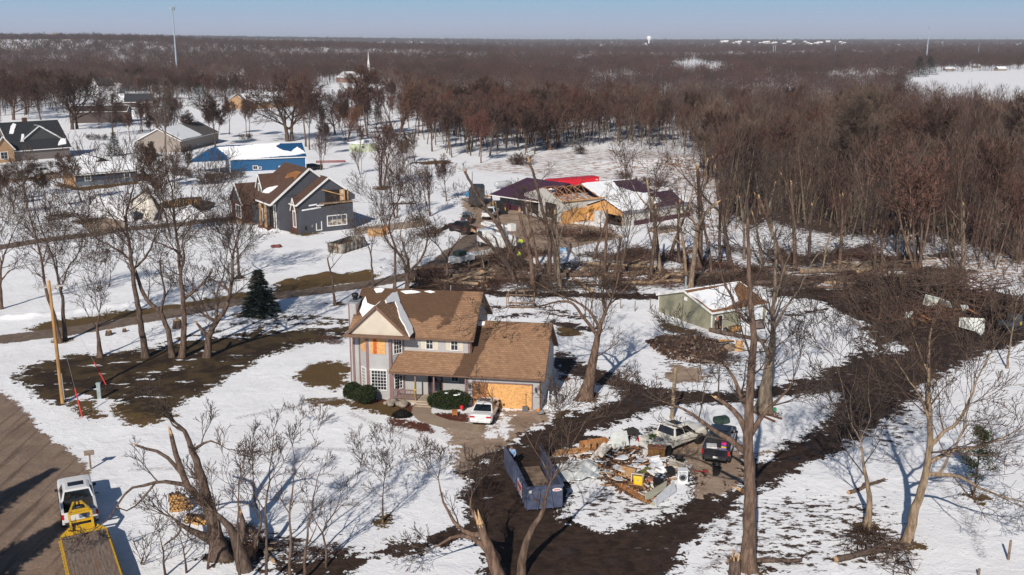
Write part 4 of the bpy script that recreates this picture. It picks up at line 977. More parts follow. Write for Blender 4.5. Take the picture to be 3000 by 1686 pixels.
window(t,(2.9,-.12,.4),(1,0,0),.75,1.7,nx=1,ny=1,out=(0,-1,0),fr_w=.14);window(t,(4.8,-.16,.9),(1,0,0),3.2,1.5,nx=4,ny=1,out=(0,-1,0),fr_w=.14,pane=glass('curtained_glass',(.16,.14,.12)))
m=MB();m.box(.9,1.2,-.24,-.12,.6,1.2);m.build('meter_box',BLACKM,t);m=MB();m.box(2.0,2.2,-.24,-.12,.9,1.3);m.build('meter_box',STEEL,t)

# ---------------------------------------------------------------- blue metal hall
BLUEM=siding('blue_ribbed_metal',(.013,.085,.20),.3,True,.06,.4,.8);BLUER=M('blue_metal_roof',(.012,.07,.17),.4,.1)
zk=zoomed(0,0,1/2.413);BF=Frame((-63.63,230.97,0),20.0);t=thing('blue_metal_building','long blue metal building with snow on its roof','metal building',BF.o,20.0)
wl_,rf,A,B=gable_box(t,17.0,12.0,3.75,6.25,'x',.3,BLUEM,BLUER)
m=MB();m.slab([(-2.4,-.3,3.6),(-.3,-.3,3.7),(-.3,6,6.3),(-2.4,6,6.2)],.12);m.slab([(-8.6,9.5,2.4),(-2.4,-.4,3.6),(-2.4,6,6.2),(-4,11,5.0)],.12);pr=m.build('porch_roof',BLUER,t)
for x,y in ((-8.2,9.2),(-5.4,4.8),(-2.4,-.1)):m=MB();m.box(x-.1,x+.1,y-.1,y+.1,0,3.0);m.build('porch_post',WHITE,t)
na=nrm(A)
snowpatch(rf,[BF.cut(*zk(*q),A[0],na) for q in [(1530,1045),(1700,1035),(1850,1020),(1985,1012),(1950,1040),(2000,1065),(2060,1075),(2100,1040),(2165,1085),(2100,1098),(1960,1108),(1780,1125),(1640,1132),(1590,1090)]],na,.12,.12,2)
cover_snow(rf,B,FULL,.1,.1,3)
m=MB();m.box(0,17,-.03,0,0,.9);m.build('wainscot',siding('pale_ribbed_metal',(.5,.52,.56),.3,True),t)
for x,w in ((5.1,.9),(6.3,.5),(10.9,.5),(11.8,.9)):window(t,(x,0,1.3),(1,0,0),w,.7 if w > .6 else .4,nx=2 if w > .6 else 1,ny=1,out=(0,-1,0),fr_w=.12)
for x in (-.04,16.9):MB().box(x,x+.15,-.04,.08,0,3.7).build('corner_board',WHITE,t)

# ---------------------------------------------------------------- dark blue ranch house
NAVY=siding('navy_siding',(.045,.062,.09),.2,line=.8);DKROOF=M('dark_grey_shingles',(.035,.036,.042),.95,.25)
RF=Frame((-91.2,213.44,0),41);t=thing('ranch_house','low dark blue house with tan brick end and fully snow-covered roof','house',RF.o,41)
wl_,rf,A,B=gable_box(t,13.0,7.9,2.55,4.2,'x',.4,NAVY,DKROOF)
cover_snow(rf,A,[(.03,.06),(.97,.05),(.98,.98),(.02,.98)],.14,.1,1);cover_snow(rf,B,FULL,.14,.1,2)
m=MB();m.box(-.08,0,0,7.9,0,2.2);m.build('brick_end',M('tan_brick',(.36,.22,.12),.9,.15,8),t)
m=MB();m.box(0,13,-.04,0,0,1.0);m.build('lower_siding',siding('grey_blue_siding',(.14,.16,.19),.2),t)
for x in (1.9,10.2):window(t,(x,0,1.1),(1,0,0),1.1,1.0,nx=2,ny=1,out=(0,-1,0),fr_w=.1)
for y in (2.6,3.5,4.4):window(t,(-.0,y+.7,2.45),(0,-1,0),.6,.55,nx=1,ny=1,out=(-1,0,0))
m=MB();m.box(3.4,11.4,6.5,15.5,0,2.6);m.prism([(3.4,6.5,2.6),(11.4,6.5,2.6),(7.4,6.5,5.0)],(0,.15,0));m.build('rear_wall',NAVY,t)
m=MB();m.slab([(3,4.2,2.5),(3,16,2.5),(7.4,16,5.15),(7.4,4.2,5.15)],.14);m.slab([(11.8,4.2,2.5),(11.8,16,2.5),(7.4,16,5.15),(7.4,4.2,5.15)],.14);r2=m.build('rear_roof',DKROOF,t)
cover_snow(r2,[(3,4.2,2.5),(3,16,2.5),(7.4,16,5.15),(7.4,4.2,5.15)],[(.03,.05),(.95,.05),(.97,.95),(.05,.9)],.12,.12,3);cover_snow(r2,[(11.8,4.2,2.5),(11.8,16,2.5),(7.4,16,5.15),(7.4,4.2,5.15)],FULL,.12,.1,4)

# ---------------------------------------------------------------- large house with charcoal roof, far left
CHAR=shingle('charcoal_shingles',(.038,.04,.045),(.028,.03,.034),(.015,.015,.018),'x',.2);TAUPE=siding('taupe_siding',(.15,.125,.115),.2)
DF=Frame((-126.0,259.1,0),45.4);t=thing('large_house','large house with charcoal shingle roof, wide front gable and tan brick, far left','house',DF.o,45.4)
wl_,rf,A,B=gable_box(t,14.4,14,2.9,9.2,'x',.45,TAUPE,CHAR)
m=MB();m.prism([(2.9,2.2,4.5),(14.0,2.2,4.5),(7.9,2.2,8.2)],(0,4.8,0));m.build('front_gable',siding('dark_slate_siding',(.06,.06,.06),.2),t)
m=MB();m.slab([(2.5,1.9,4.4),(2.5,9,4.4),(7.9,7,8.4),(7.9,1.9,8.4)],.14);m.slab([(14.6,1.9,4.0),(14.6,9,4.0),(7.9,7,8.4),(7.9,1.9,8.4)],.14);gr_=m.build('gable_roof',CHAR,t)
m=MB();m.bar((2.5,1.86,4.3),(7.9,1.86,8.3),.1,.26);m.bar((14.6,1.86,3.9),(7.9,1.86,8.3),.1,.26);m.build('fascia',WHITE,t)
cover_snow(gr_,[(14.6,1.9,4.0),(14.6,9,4.0),(7.9,7,8.4),(7.9,1.9,8.4)],[(.02,.05),(.5,.1),(.6,.5),(.9,.7),(.9,.97),(.02,.97)],.15,.15,1)
cover_snow(rf,A,[(.78,.08),(.93,.12),(.97,.3),(.9,.33),(.82,.2)],.14,.08,2);cover_snow(rf,A,[(.22,.3),(.27,.3),(.33,.55),(.29,.56)],.14,.05,3);cover_snow(rf,A,[(.1,.6),(.16,.58),(.28,.9),(.24,.95),(.18,.85)],.14,.06,4);cover_snow(rf,B,FULL,.1,.1,5)
m=MB();m.box(-5,-.05,-1.2,9,0,3.2);m.prism([(-5,-1.2,3.2),(-.05,-1.2,3.2),(-2.5,-1.2,6.4)],(0,.2,0));m.build('brick_wing',M('tan_brick',(.36,.22,.12),.9,.15,8),t)
m=MB();m.slab([(-5.3,-1.5,3.1),(-5.3,9,3.1),(-2.5,9,6.6),(-2.5,-1.5,6.6)],.14);m.slab([(.2,-1.5,3.1),(.2,9,3.1),(-2.5,9,6.6),(-2.5,-1.5,6.6)],.14);m.build('wing_roof',CHAR,t)
m=MB();m.bar((-5.3,-1.54,3.0),(-2.5,-1.54,6.5),.1,.26);m.bar((.2,-1.54,3.0),(-2.5,-1.54,6.5),.1,.26);m.build('fascia',WHITE,t)
window(t,(-3.3,-1.2,1.0),(1,0,0),1.6,1.6,out=(0,-1,0),fr_w=.14)
m=MB();m.box(6.1,7.1,7.2,8.3,6,10.2);m.build('chimney',BRICK,t)

# ---------------------------------------------------------------- torn-open barn group
WRIB=siding('white_ribbed_metal',(.50,.485,.45),.3,True,.05,.5,.86);MAROON=M('maroon_metal',(.055,.018,.03),.45,.12);PURR=siding('purple_metal_roof',(.062,.026,.044),.45,True,.06,.35,.8)
zb=zoomed(1300,480,800/2576)
BA=-58.5;BFm=Frame((2.19,180.15,0),BA);t=thing('torn_barn','white metal barn with its gable roof torn off and bare trusses showing','barn',BFm.o,BA)
m=MB();m.box(0,12,.0,.15,0,.3);m.box(0,1.3,0,.15,.3,3.5);m.box(4.6,6.6,0,.15,.3,3.5);m.box(10.3,12,0,.15,.3,3.5);m.box(1.3,4.6,0,.15,2.9,3.5);m.box(6.6,10.3,0,.15,2.9,3.5)
m.prism([(0,0,3.5),(12,0,3.5),(6,0,5.2)],(0,.15,0));m.box(0,.15,.15,20,0,3.5);m.box(11.85,12,.15,20,0,3.6);m.box(.15,11.85,19.8,20,0,3.5);m.build('wall',WRIB,t)
m=MB();m.box(1.3,4.6,.25,.3,0,2.9);m.build('doorway',DARK,t);m=MB();m.box(6.6,10.3,.25,.3,0,2.9);m.build('doorway',DARK,t)
m=MB();m.box(.15,11.85,.3,19.8,3.0,3.1);ins=m.build('snowy_ceiling',SNOW,t)
zr_=lambda x:3.6+(1-abs(x-6)/6)*1.75
m=MB();m.slab([(-.3,9,zr_(-.3)),(-.3,20.2,zr_(-.3)),(6,20.2,zr_(6)),(6,9,zr_(6))],.1);m.slab([(12.3,8,zr_(12.3)),(12.3,20.2,zr_(12.3)),(6,20.2,zr_(6)),(6,8,zr_(6))],.1);rf=m.build('roof',PURR,t)
Qa=[(12.3,8,zr_(12.3)),(12.3,20.2,zr_(12.3)),(6,20.2,zr_(6)),(6,8,zr_(6))]
cover_snow(rf,Qa,[(.0,.0),(.8,0),(.62,.25),(.5,.6),(.55,.98),(0,.98)],.14,.12,2);cover_snow(rf,[(-.3,9,zr_(-.3)),(-.3,20.2,zr_(-.3)),(6,20.2,zr_(6)),(6,9,zr_(6))],[(.02,.6),(.98,.05),(.98,.98),(.02,.98)],.14,.12,3)
m=MB();m.slab([(3.0,.1,zr_(3)),(3.0,3,zr_(3)),(6,3,zr_(6)),(6,.1,zr_(6))],.06);m.build('roof_battens',siding('orange_battens',(.45,.2,.09),.3,True,.2),t)
for k in range(5):
    y=.4+k*1.9;m=MB();m.bar((.1,y,3.55),(6,y,5.25),.09,.16);m.bar((11.9,y,3.55),(6,y,5.25),.09,.16);m.bar((.1,y,3.4),(11.9,y,3.4),.08,.14);m.bar((6,y,5.2),(4,y,3.4),.06,.1);m.bar((6,y,5.2),(8,y,3.4),.06,.1);m.build('truss',M('pine_truss',(.36,.17,.085),.8,.25),t)
m=MB()
for k in range(9):m.bar((rng.uniform(2,11),rng.uniform(1,8),3.2),(rng.uniform(2,11),rng.uniform(1,8),rng.uniform(3.2,4.4)),.08)
m.build('fallen_purlin',M('pine_truss',(.36,.17,.085),.8,.25),t)
m=MB();m.box(11.9,12.35,-.2,9,3.55,3.75);m.build('exposed_eave',TIMBER,t)
PF=Frame((-3.75,184.84,0),-44.55);t=thing('maroon_roof_building','low building with dark purple metal roof and maroon posts, behind the parked pickups','building',PF.o,-44.55)
m=MB();m.box(.6,13,1.6,12,0,2.6);m.build('wall',siding('grey_shop_wall',(.22,.22,.23),.25),t);m=MB();m.box(.5,13,1.5,1.6,0,1.0);m.build('wainscot',MAROON,t)
m=MB();m.slab([(-.4,-.3,2.6),(13.2,-.3,2.6),(13.2,6.2,5.35),(3.0,6.2,5.4)],.12);m.slab([(-.4,12.6,2.6),(13.2,12.6,2.6),(13.2,6.2,5.35),(3.0,6.2,5.4)],.12);m.slab([(-.4,-.3,2.6),(3.0,6.2,5.4),(-.4,12.6,2.6)],.12);rf=m.build('roof',PURR,t)
cover_snow(rf,[(-.4,12.6,2.6),(-.4,-.3,2.6),(3.0,6.2,5.4),(3.0,6.2,5.4)],[(.55,.03),(.97,.02),(.9,.2),(.7,.35)],.1,.06,2);cover_snow(rf,[(-.4,-.3,2.6),(13.2,-.3,2.6),(13.2,6.2,5.35),(3.0,6.2,5.4)],[(.62,.55),(.8,.25),(.98,.35),(.98,.55),(.75,.7)],.1,.15,3)
for x in (0,4.1,8.2):m=MB();m.box(x-.1,x+.1,-.1,.1,0,2.55);m.build('porch_post',MAROON,t)
m=MB();m.box(-.45,13.2,-.42,-.3,2.45,2.62);m.build('gutter',WHITE,t)
for x in (3.4,6.6):window(t,(x,1.6,1.2),(1,0,0),.9,.9,out=(0,-1,0))
WF=Frame((18.22,165.87,0),39.15);t=thing('torn_workshop','long low workshop with purple metal roof, its left end ripped open to bare strand board','workshop',WF.o,39.15)
m=MB();m.box(0,16.4,0,.15,0,2.45);m.box(16.25,16.4,.15,9,0,2.45);m.box(0,16.25,8.85,9,0,2.45);m.prism([(16.28,0,2.45),(16.28,9,2.45),(16.28,4.5,4.1)],(.12,0,0));m.build('wall',WRIB,t)
m=MB();m.box(2.6,16.45,-.06,0,0,.8);m.build('wainscot',MAROON,t)
Qa=[(-.1,-.3,2.45),(16.8,-.3,2.45),(16.8,4.5,4.2),(-.1,4.5,4.2)];m=MB();m.slab(Qa,.1);m.slab([(-.1,9.3,2.45),(16.8,9.3,2.45),(16.8,4.5,4.2),(-.1,4.5,4.2)],.1);rf=m.build('roof',PURR,t)
cover_snow(rf,Qa,[(.0,.08),(.3,.02),(.62,.35),(.66,.6),(.55,.75),(.62,.97),(0,.97)],.12,.12,3);cover_snow(rf,Qa,[(.9,.1),(.99,.05),(.99,.9),(.97,.9)],.1,.06,4);cover_snow(rf,[(-.1,9.3,2.45),(16.8,9.3,2.45),(16.8,4.5,4.2),(-.1,4.5,4.2)],FULL,.1,.1,5)
m=MB();m.bar((-.1,-.36,2.4),(16.8,-.36,2.4),.08,.22);m.build('gutter',STEEL,t)
window(t,(6.2,0,0.1),(1,0,0),.9,1.9,nx=1,ny=1,out=(0,-1,0));window(t,(10.6,0,1.1),(1,0,0),.8,.8,out=(0,-1,0));window(t,(14.2,0,1.1),(1,0,0),.6,.8,out=(0,-1,0))
ob=Frame((18.22,165.87,0),39.15)
wp=lambda x,y,z:tuple(float(v) for v in ob.loc(G(*zb(x,y),z)))
m=MB();m.prism([(0.2,0,1.7),(.2,9,1.9),(.2,9,2.4),(.2,4.5,4.0),(.2,0,2.4)],(.08,0,0));m.box(.2,.28,7,9,0,1.9);m.box(.2,.28,0,.5,0,1.7);m.build('torn_gable',OSB,t)
m=MB();m.prism([(-6.5,7.9,0),(-.0,8.6,0),(0,8.6,2.3),(-3.2,8.3,2.4),(-6.5,7.9,2.0)],(.0,.1,0));m.build('back_wall',OSB,t)
m=MB();m.box(.3,12,.3,8.7,0.02,.1);m.box(2.5,2.6,.3,8.7,.1,2.4);m.build('dark_room',DARK,t)
for k in range(16):
    a=rng.uniform(-5.5,.2);b=rng.uniform(5.5,8);m=MB();m.bar((a,b,rng.uniform(1.2,2.3)),(a+rng.uniform(.8,2.6),b-rng.uniform(-.6,1.6),rng.uniform(1.5,3.3)),.07,.14);m.build('loose_stud',M('yellow_pine',(.5,.27,.07),.8,.2),t)
cp=GG(*zb(1475,560));t=thing('upright_freezer','tall white cabinet standing in the ripped open workshop','cabinet',cp,20);m=MB();m.box(-1.1,1.1,-.4,.4,0,2.1);m.build('body',M('off_white_enamel',(.55,.54,.52),.5,.08),t,bevel=.03);m=MB();m.box(-1.06,-.02,-.45,-.4,.1,2.05);m.build('door',M('off_white_enamel',(.55,.54,.52),.5,.08),t);m=MB();m.box(.02,1.06,-.45,-.4,.1,2.05);m.build('door',M('off_white_enamel',(.55,.54,.52),.5,.08),t)
# red shipping container behind the barns
ca,cb_=G(*zb(1015,157),2.6),G(*zb(1465,122),2.6);CA=math.degrees(math.atan2(cb_[1]-ca[1],cb_[0]-ca[0]));L_=float(np.linalg.norm(cb_-ca));t=thing('shipping_container','long bright red shipping container behind the barns','container',(ca[0],ca[1],0),CA)
m=MB();m.box(0,L_,0,2.44,.1,2.55);body=m.build('body',siding('red_corrugated_steel',(.62,.012,.03),.28,True,.05,.45,.8),t)
m=MB()
for x in (0,L_-.12):m.box(x-.02,x+.14,-.04,0,.0,2.6);m.box(x-.02,x+.14,2.44,2.48,0,2.6)
m.box(0,L_,-.05,-.01,2.45,2.6);m.box(0,L_,0,2.44,2.55,2.6);m.build('frame',RED,t)
m=MB()
for k in range(4):m.box(.5+k*.42,.72+k*.42,-.06,-.04,1.85,2.2)
m.box(L_-.8,L_-.6,-.06,-.04,1.9,2.15);m.box(L_-.45,L_-.3,-.06,-.04,1.9,2.15);m.build('white_lettering',WHITE,body)
# propane tank
p=GG(*zb(560,235));t=thing('propane_tank','silver cylindrical gas tank beside the purple roof','tank',p,35)
m=MB();m.tube([(-2.1,0,1.0),(-1.95,0,1.0),(-1.6,0,1.0),(1.6,0,1.0),(1.95,0,1.0),(2.1,0,1.0)],[.1,.45,.62,.62,.45,.1],16);m.build('body',M('silver_tank_paint',(.42,.43,.45),.4,.06),t)
for x in (-1,1):m=MB();m.box(x-.1,x+.1,-.5,.5,0,.5);m.build('cradle',STEEL,t)
# above-ground pool-like round tank house and the rest of the mid distance
def simple_house(name,label,px0,px1,d,h,zr,wall,roof,axis='x',snow=(.02,.98),chim=False,ang=None,win=3,cat='house',group=None,snowB=True):
    a=G(*px0);b=G(*px1);an=math.degrees(math.atan2(b[1]-a[1],b[0]-a[0]));w=float(np.linalg.norm(b-a));z=gzf(a[0],a[1])
    if ang is not None:w=w*math.cos(R(an-ang));an=ang
    t=thing(name,label,cat,(a[0],a[1],z),an,group);wl_,rf,A,B=gable_box(t,w,d,h,zr,axis,.4,wall,roof)
    if snow:cover_snow(rf,A,[(snow[0],.04),(snow[1],.04),(snow[1],.97),(snow[0],.97)],.14,.15,len(label));
    if snowB:cover_snow(rf,B,FULL,.14,.15,len(label)+1)
    for k in range(win):window(t,(w*(k+.6)/(win+.4),0,1.0),(1,0,0),1.0,1.1,out=(0,-1,0),fr_w=.1)
    if chim:m=MB();m.box(w*.6,w*.6+.8,d*.5-.5,d*.5+.5,h,zr+1);m.build('chimney',BRICK,t)
    return t
BROWNS=siding('dark_brown_siding',(.055,.036,.03),.25);BEIGE=siding('beige_siding',(.26,.22,.19),.2);GROOFM=M('grey_shingles',(.10,.088,.085),.95,.2);WSID=siding('white_siding',(.62,.62,.64),.2,line=.9);PALEG=siding('pale_green_siding',(.42,.47,.33),.35,True)
simple_house('brown_house','long low dark brown building with a strip of snow on its roof, upper left',(205,362),(372,360),10,4.2,6.0,BROWNS,M('brown_roof',(.06,.045,.038),.95),snow=None,win=0)
t=simple_house('beige_house','beige house with grey roof half covered in snow, left of the blue building',(530,447),(640,418),12,3.2,6.2,BEIGE,GROOFM,snow=(.05,.55),win=1)
simple_house('tan_garage','small tan outbuilding beside the beige house behind the cedars',(440,420),(480,436),7,2.8,4.6,BEIGE,GROOFM,snow=None,win=1)
simple_house('white_farmhouse','white gabled farmhouse among the bare trees, upper left',(268,282),(292,284),9,5.5,9.5,WSID,M('dark_grey_shingles',(.035,.036,.042),.95,.25),axis='y',snow=None,snowB=False,win=2)
simple_house('white_farmhouse_wing','long snowy-roofed wing behind the white gabled farmhouse',(298,278),(350,278),9,3.0,6.0,WSID,GROOFM,win=2,cat='house')
simple_house('dark_roofed_house','dark low house with patches of snow on its roof behind the brown building',(330,320),(450,318),11,3.0,6.3,BROWNS,DKROOF,snow=(.05,.3),win=2)
simple_house('white_trailer','white camper trailer parked right of the dark brown building',(365,340),(432,342),3,2.8,3.1,WSID,WHITE,win=3,cat='trailer')
simple_house('white_barnlet','small white house at the far edge of the upper left field',(636,256),(672,256),8,3.4,5.5,WSID,GROOFM,win=2)
simple_house('tan_brick_house','tan brick house with dark snowy roof behind the spreading oaks',(725,322),(870,312),13,3.0,6.5,M('tan_brick',(.36,.22,.12),.9,.15,8),GROOFM,snow=(.05,.95),win=3)
t=simple_house('church_hall','long low church hall with snowy roof and brick front in the upper middle',(985,242),(1066,246),14,3.6,7.5,M('pink_brick',(.24,.15,.12),.9,.15,8),GROOFM,win=3,cat='church')
p=G(1075,246);t=thing('church','dark gabled church with a thin white steeple in the upper middle','church',p,10)
gable_box(t,9,14,6.5,11,'y',.4,siding('dark_church_wall',(.05,.04,.04),.3),DKROOF);m=MB();m.box(.9,2.3,1,2.4,8,13.0);st=m.build('steeple',WHITE,t);m=MB();m.lathe((1.6,1.7,13.0),[(.9,0),(.35,3.5),(.02,10.5)],8,0,False);m.build('spire',WHITE,st)
# pale green round-cornered pool house
p=GG(*zoomed(600,180,.2523)(1840,1040));t=thing('octagonal_pool','pale green many-sided shed with snow on top beyond the blue building','shed',p,8)
m=MB();m.prism([(4.0*math.cos(a+.39),2.6*math.sin(a+.39),0) for a in np.arange(8)*math.pi/4],(0,0,2.3));m.build('wall',PALEG,t)
m=MB();m.lathe((0,0,2.3),[(4.3,-.1),(4.3,.05),(.2,.8),(0,.8)],8,0,False);m.v=[(x,y*.66,z) for x,y,z in m.v];rf=m.build('roof',SNOW,t)
window(t,(-.4,-2.42,.9),(1,0,0),.7,.7,out=(0,-1,0))
# collapsed white house
zq=zoomed(200,500,560/2576);CF=Frame((-64.2,171.2,0),10);t=thing('collapsed_house','collapsed white clapboard house, its tilted gable end still standing','house',CF.o,0)
CLAP=siding('peeling_white_clapboard',(.62,.57,.49),.22,line=.55)
W3=lambda x,y,Y:tuple(PY(*zq(x,y),171.2+Y)-CF.o)
m=MB();m.prism([W3(850,430,1),W3(1065,268,1.2),W3(1195,560,1.2),W3(1112,720,0),W3(1000,660,0),W3(1020,570,.4),W3(870,550,.6)],(.1,.25,.05));gw=m.build('gable_wall',CLAP,t)
m=MB();m.prism([W3(905,420,.98),W3(985,370,1.0),W3(1030,430,1.0),W3(960,460,.98)],(.02,-.06,0));m.build('bare_patch',M('slate_patch',(.15,.18,.21),.8,.3,6),gw)
for k in range(4):x=920+k*26;m=MB();m.prism([W3(x,550+k*8,.3),W3(x+14,552+k*8,.3),W3(x+14,612+k*10,.2),W3(x,605+k*10,.2)],(0,-.1,0));m.build('window_pane',GLASS,gw)
m=MB();m.prism([W3(290,330,14),W3(540,380,9),W3(560,690,2),W3(520,690,3),W3(290,520,13)],(.1,.25,.05));m.prism([W3(540,400,8),W3(850,435,1.6),W3(870,690,0),W3(560,700,2)],(.1,.25,.05));m.build('side_wall',M('snow_crusted_clapboard',(.66,.66,.67),.8,.06),t)
m=MB();m.prism([W3(285,350,13),W3(310,355,13),W3(310,470,12.8),W3(285,460,12.8)],(0,-.1,0));m.build('window_pane',GLASS,t)
m=MB();m.slab([W3(1065,265,1.3),W3(1200,560,1.3),W3(1320,560,4),W3(1190,420,8)],.2);m.slab([W3(830,430,1.0),W3(1065,262,1.2),W3(1045,255,4),W3(870,380,6)],.15);m.build('roof_wreck',M('torn_dark_shingle',(.06,.042,.032),.95,.5,6),t)
m=MB();m.slab([W3(1230,440,8),W3(1500,370,12),W3(1800,350,13),W3(1800,430,10),W3(1650,460,8),W3(1300,490,6)],.3);fr_=m.build('fallen_roof',M('torn_dark_shingle',(.06,.042,.032),.95,.5,6),t)
for k in range(14):m=MB();x=1280+k*38;m.bar(W3(x,480-k*2,7),W3(x+rng.uniform(-20,30),390,9),.1);m.build('broken_rafter',M('yellow_pine',(.5,.27,.07),.8,.2),fr_)
m=MB();m.slab([W3(1240,560,3),W3(1640,460,6),W3(1880,620,3),W3(1300,690,1)],.5);m.build('snowy_rubble',SNOW,t)
# concrete block terrace wall and boards in front of the grey house yard
p0=GG(*z5(330,560));p1=GG(*z5(820,500));an=math.degrees(math.atan2(p1[1]-p0[1],p1[0]-p0[0]));L_=float(np.linalg.norm((p1-p0)[:2]))
t=thing('retaining_wall','low tan block retaining wall right of the damaged grey house','wall',p0,an);m=MB();m.box(0,L_,0,.4,-.2,1.0);m.build('blocks',M('tan_concrete_block',(.24,.19,.15),.9,.2,1.5),t);m=MB();m.box(-.05,L_+.05,-.05,.45,1.0,1.1);m.build('coping',M('pale_coping',(.34,.29,.25),.9),t)
# ================================================================= VEHICLES
def paint(name,c,rough=.28):
    if name in _MC:return _MC[name]
    t=NT(name);n=t.noise(t.co(),3.5,5,.65);x=t.n('ShaderNodeSeparateXYZ');t.l(t.co(),x.inputs[0])
    dirt=t.math('MULTIPLY',t.sstep(n,.4,.7),t.sstep(x.outputs[2],.95,.3));t.col(t.mix(t.math('MULTIPLY',dirt,.6),c,(.16,.12,.09)))
    _MC[name]=t.done(rough,spec=.5,coat=.4);return _MC[name]
CARW=paint('white_car_paint',(.68,.68,.68));CARC=paint('cream_white_car_paint',(.68,.65,.585));CARB=paint('black_car_paint',(.012,.014,.022));CARD=paint('dark_grey_car_paint',(.03,.03,.035));CARM=paint('dark_maroon_car_paint',(.035,.014,.012))
TAILR=M('red_tail_light',(.42,.012,.015),.25,.1);HEADL=M('clear_headlight',(.55,.56,.58),.15,.1);PLATE=M('number_plate',(.6,.6,.55),.5,.15);BEDL=M('black_bed_liner',(.02,.02,.022),.8,.3);CHROME=M('chrome',(.6,.6,.62),.15,.05,metal=1)
def place(o,la,pa,lb,pb):
    """put a vehicle so that its local points la, lb stand where they were surveyed"""
    A=G(pa[0],pa[1],la[2]);B=G(pb[0],pb[1],lb[2]);d=B-A;e=(lb[0]-la[0],lb[1]-la[1])
    an=math.atan2(d[1],d[0])-math.atan2(e[1],e[0]);mid=(A+B)/2;lm=((la[0]+lb[0])/2,(la[1]+lb[1])/2)
    x=mid[0]-(lm[0]*math.cos(an)-lm[1]*math.sin(an));y=mid[1]-(lm[0]*math.sin(an)+lm[1]*math.cos(an))
    o.location=(x,y,gzf(x,y));o.rotation_euler=(0,0,an);return o
def loft(m,st,mi=0):# st: list of (y, [(x, z)...]) half sections from the bottom outwards to the top
    n=len(st[0][1]);b=len(m.v);vs=[]
    for y,h in st:vs += [(x,y,z) for x,z in h]+[(-x,y,z) for x,z in h[::-1]]
    k=2*n;fs=[]
    for i in range(len(st)-1):
        for j in range(k):fs.append((i*k+j,i*k+(j+1) % k,(i+1)*k+(j+1) % k,(i+1)*k+j))
    fs.append(tuple(range(k-1,-1,-1)));fs.append(tuple((len(st)-1)*k+j for j in range(k)))
    m.add(vs,fs,mi,False)
def wheel(t,x,y,r=.38,w=.26,spokes=6):
    s=1 if x > 0 else -1;tr=thing('wheel',None,None,(x,y,r));tr.parent=t
    m=MB();prof=[(r*.62,-w/2),(r*.95,-w/2),(r,-w/3),(r,w/3),(r*.95,w/2),(r*.62,w/2)];m.lathe((0,0,0),prof,20);m.v=[(z,a,b) for a,b,z in m.v];m.build('tyre',TYRE,tr)
    m=MB();m.lathe((0,0,0),[(r*.64,-w*.3),(r*.64,s*w*.38),(r*.55,s*w*.30),(r*.2,s*w*.36),(0,s*w*.38)],16);m.v=[(z,a,b) for a,b,z in m.v];m.build('rim',RIM,tr)
def quad_panel(t,name,P,mat,off=.012,th=.006):# thin panel over four corner points
    P=[Vector(p) for p in P];n=(P[1]-P[0]).cross(P[3]-P[0]).normalized();m=MB();m.prism([p+n*(off-th) for p in P],n*th*1.5);return m.build(name,mat,t)
def lerp(a,b,t):return tuple(a[i]+(b[i]-a[i])*t for i in range(3))
def sub(P,u0,u1,v0,v1):
    f=lambda u,v:lerp(lerp(P[0],P[1],u),lerp(P[3],P[2],u),v);return [f(u0,v0),f(u1,v0),f(u1,v1),f(u0,v1)]
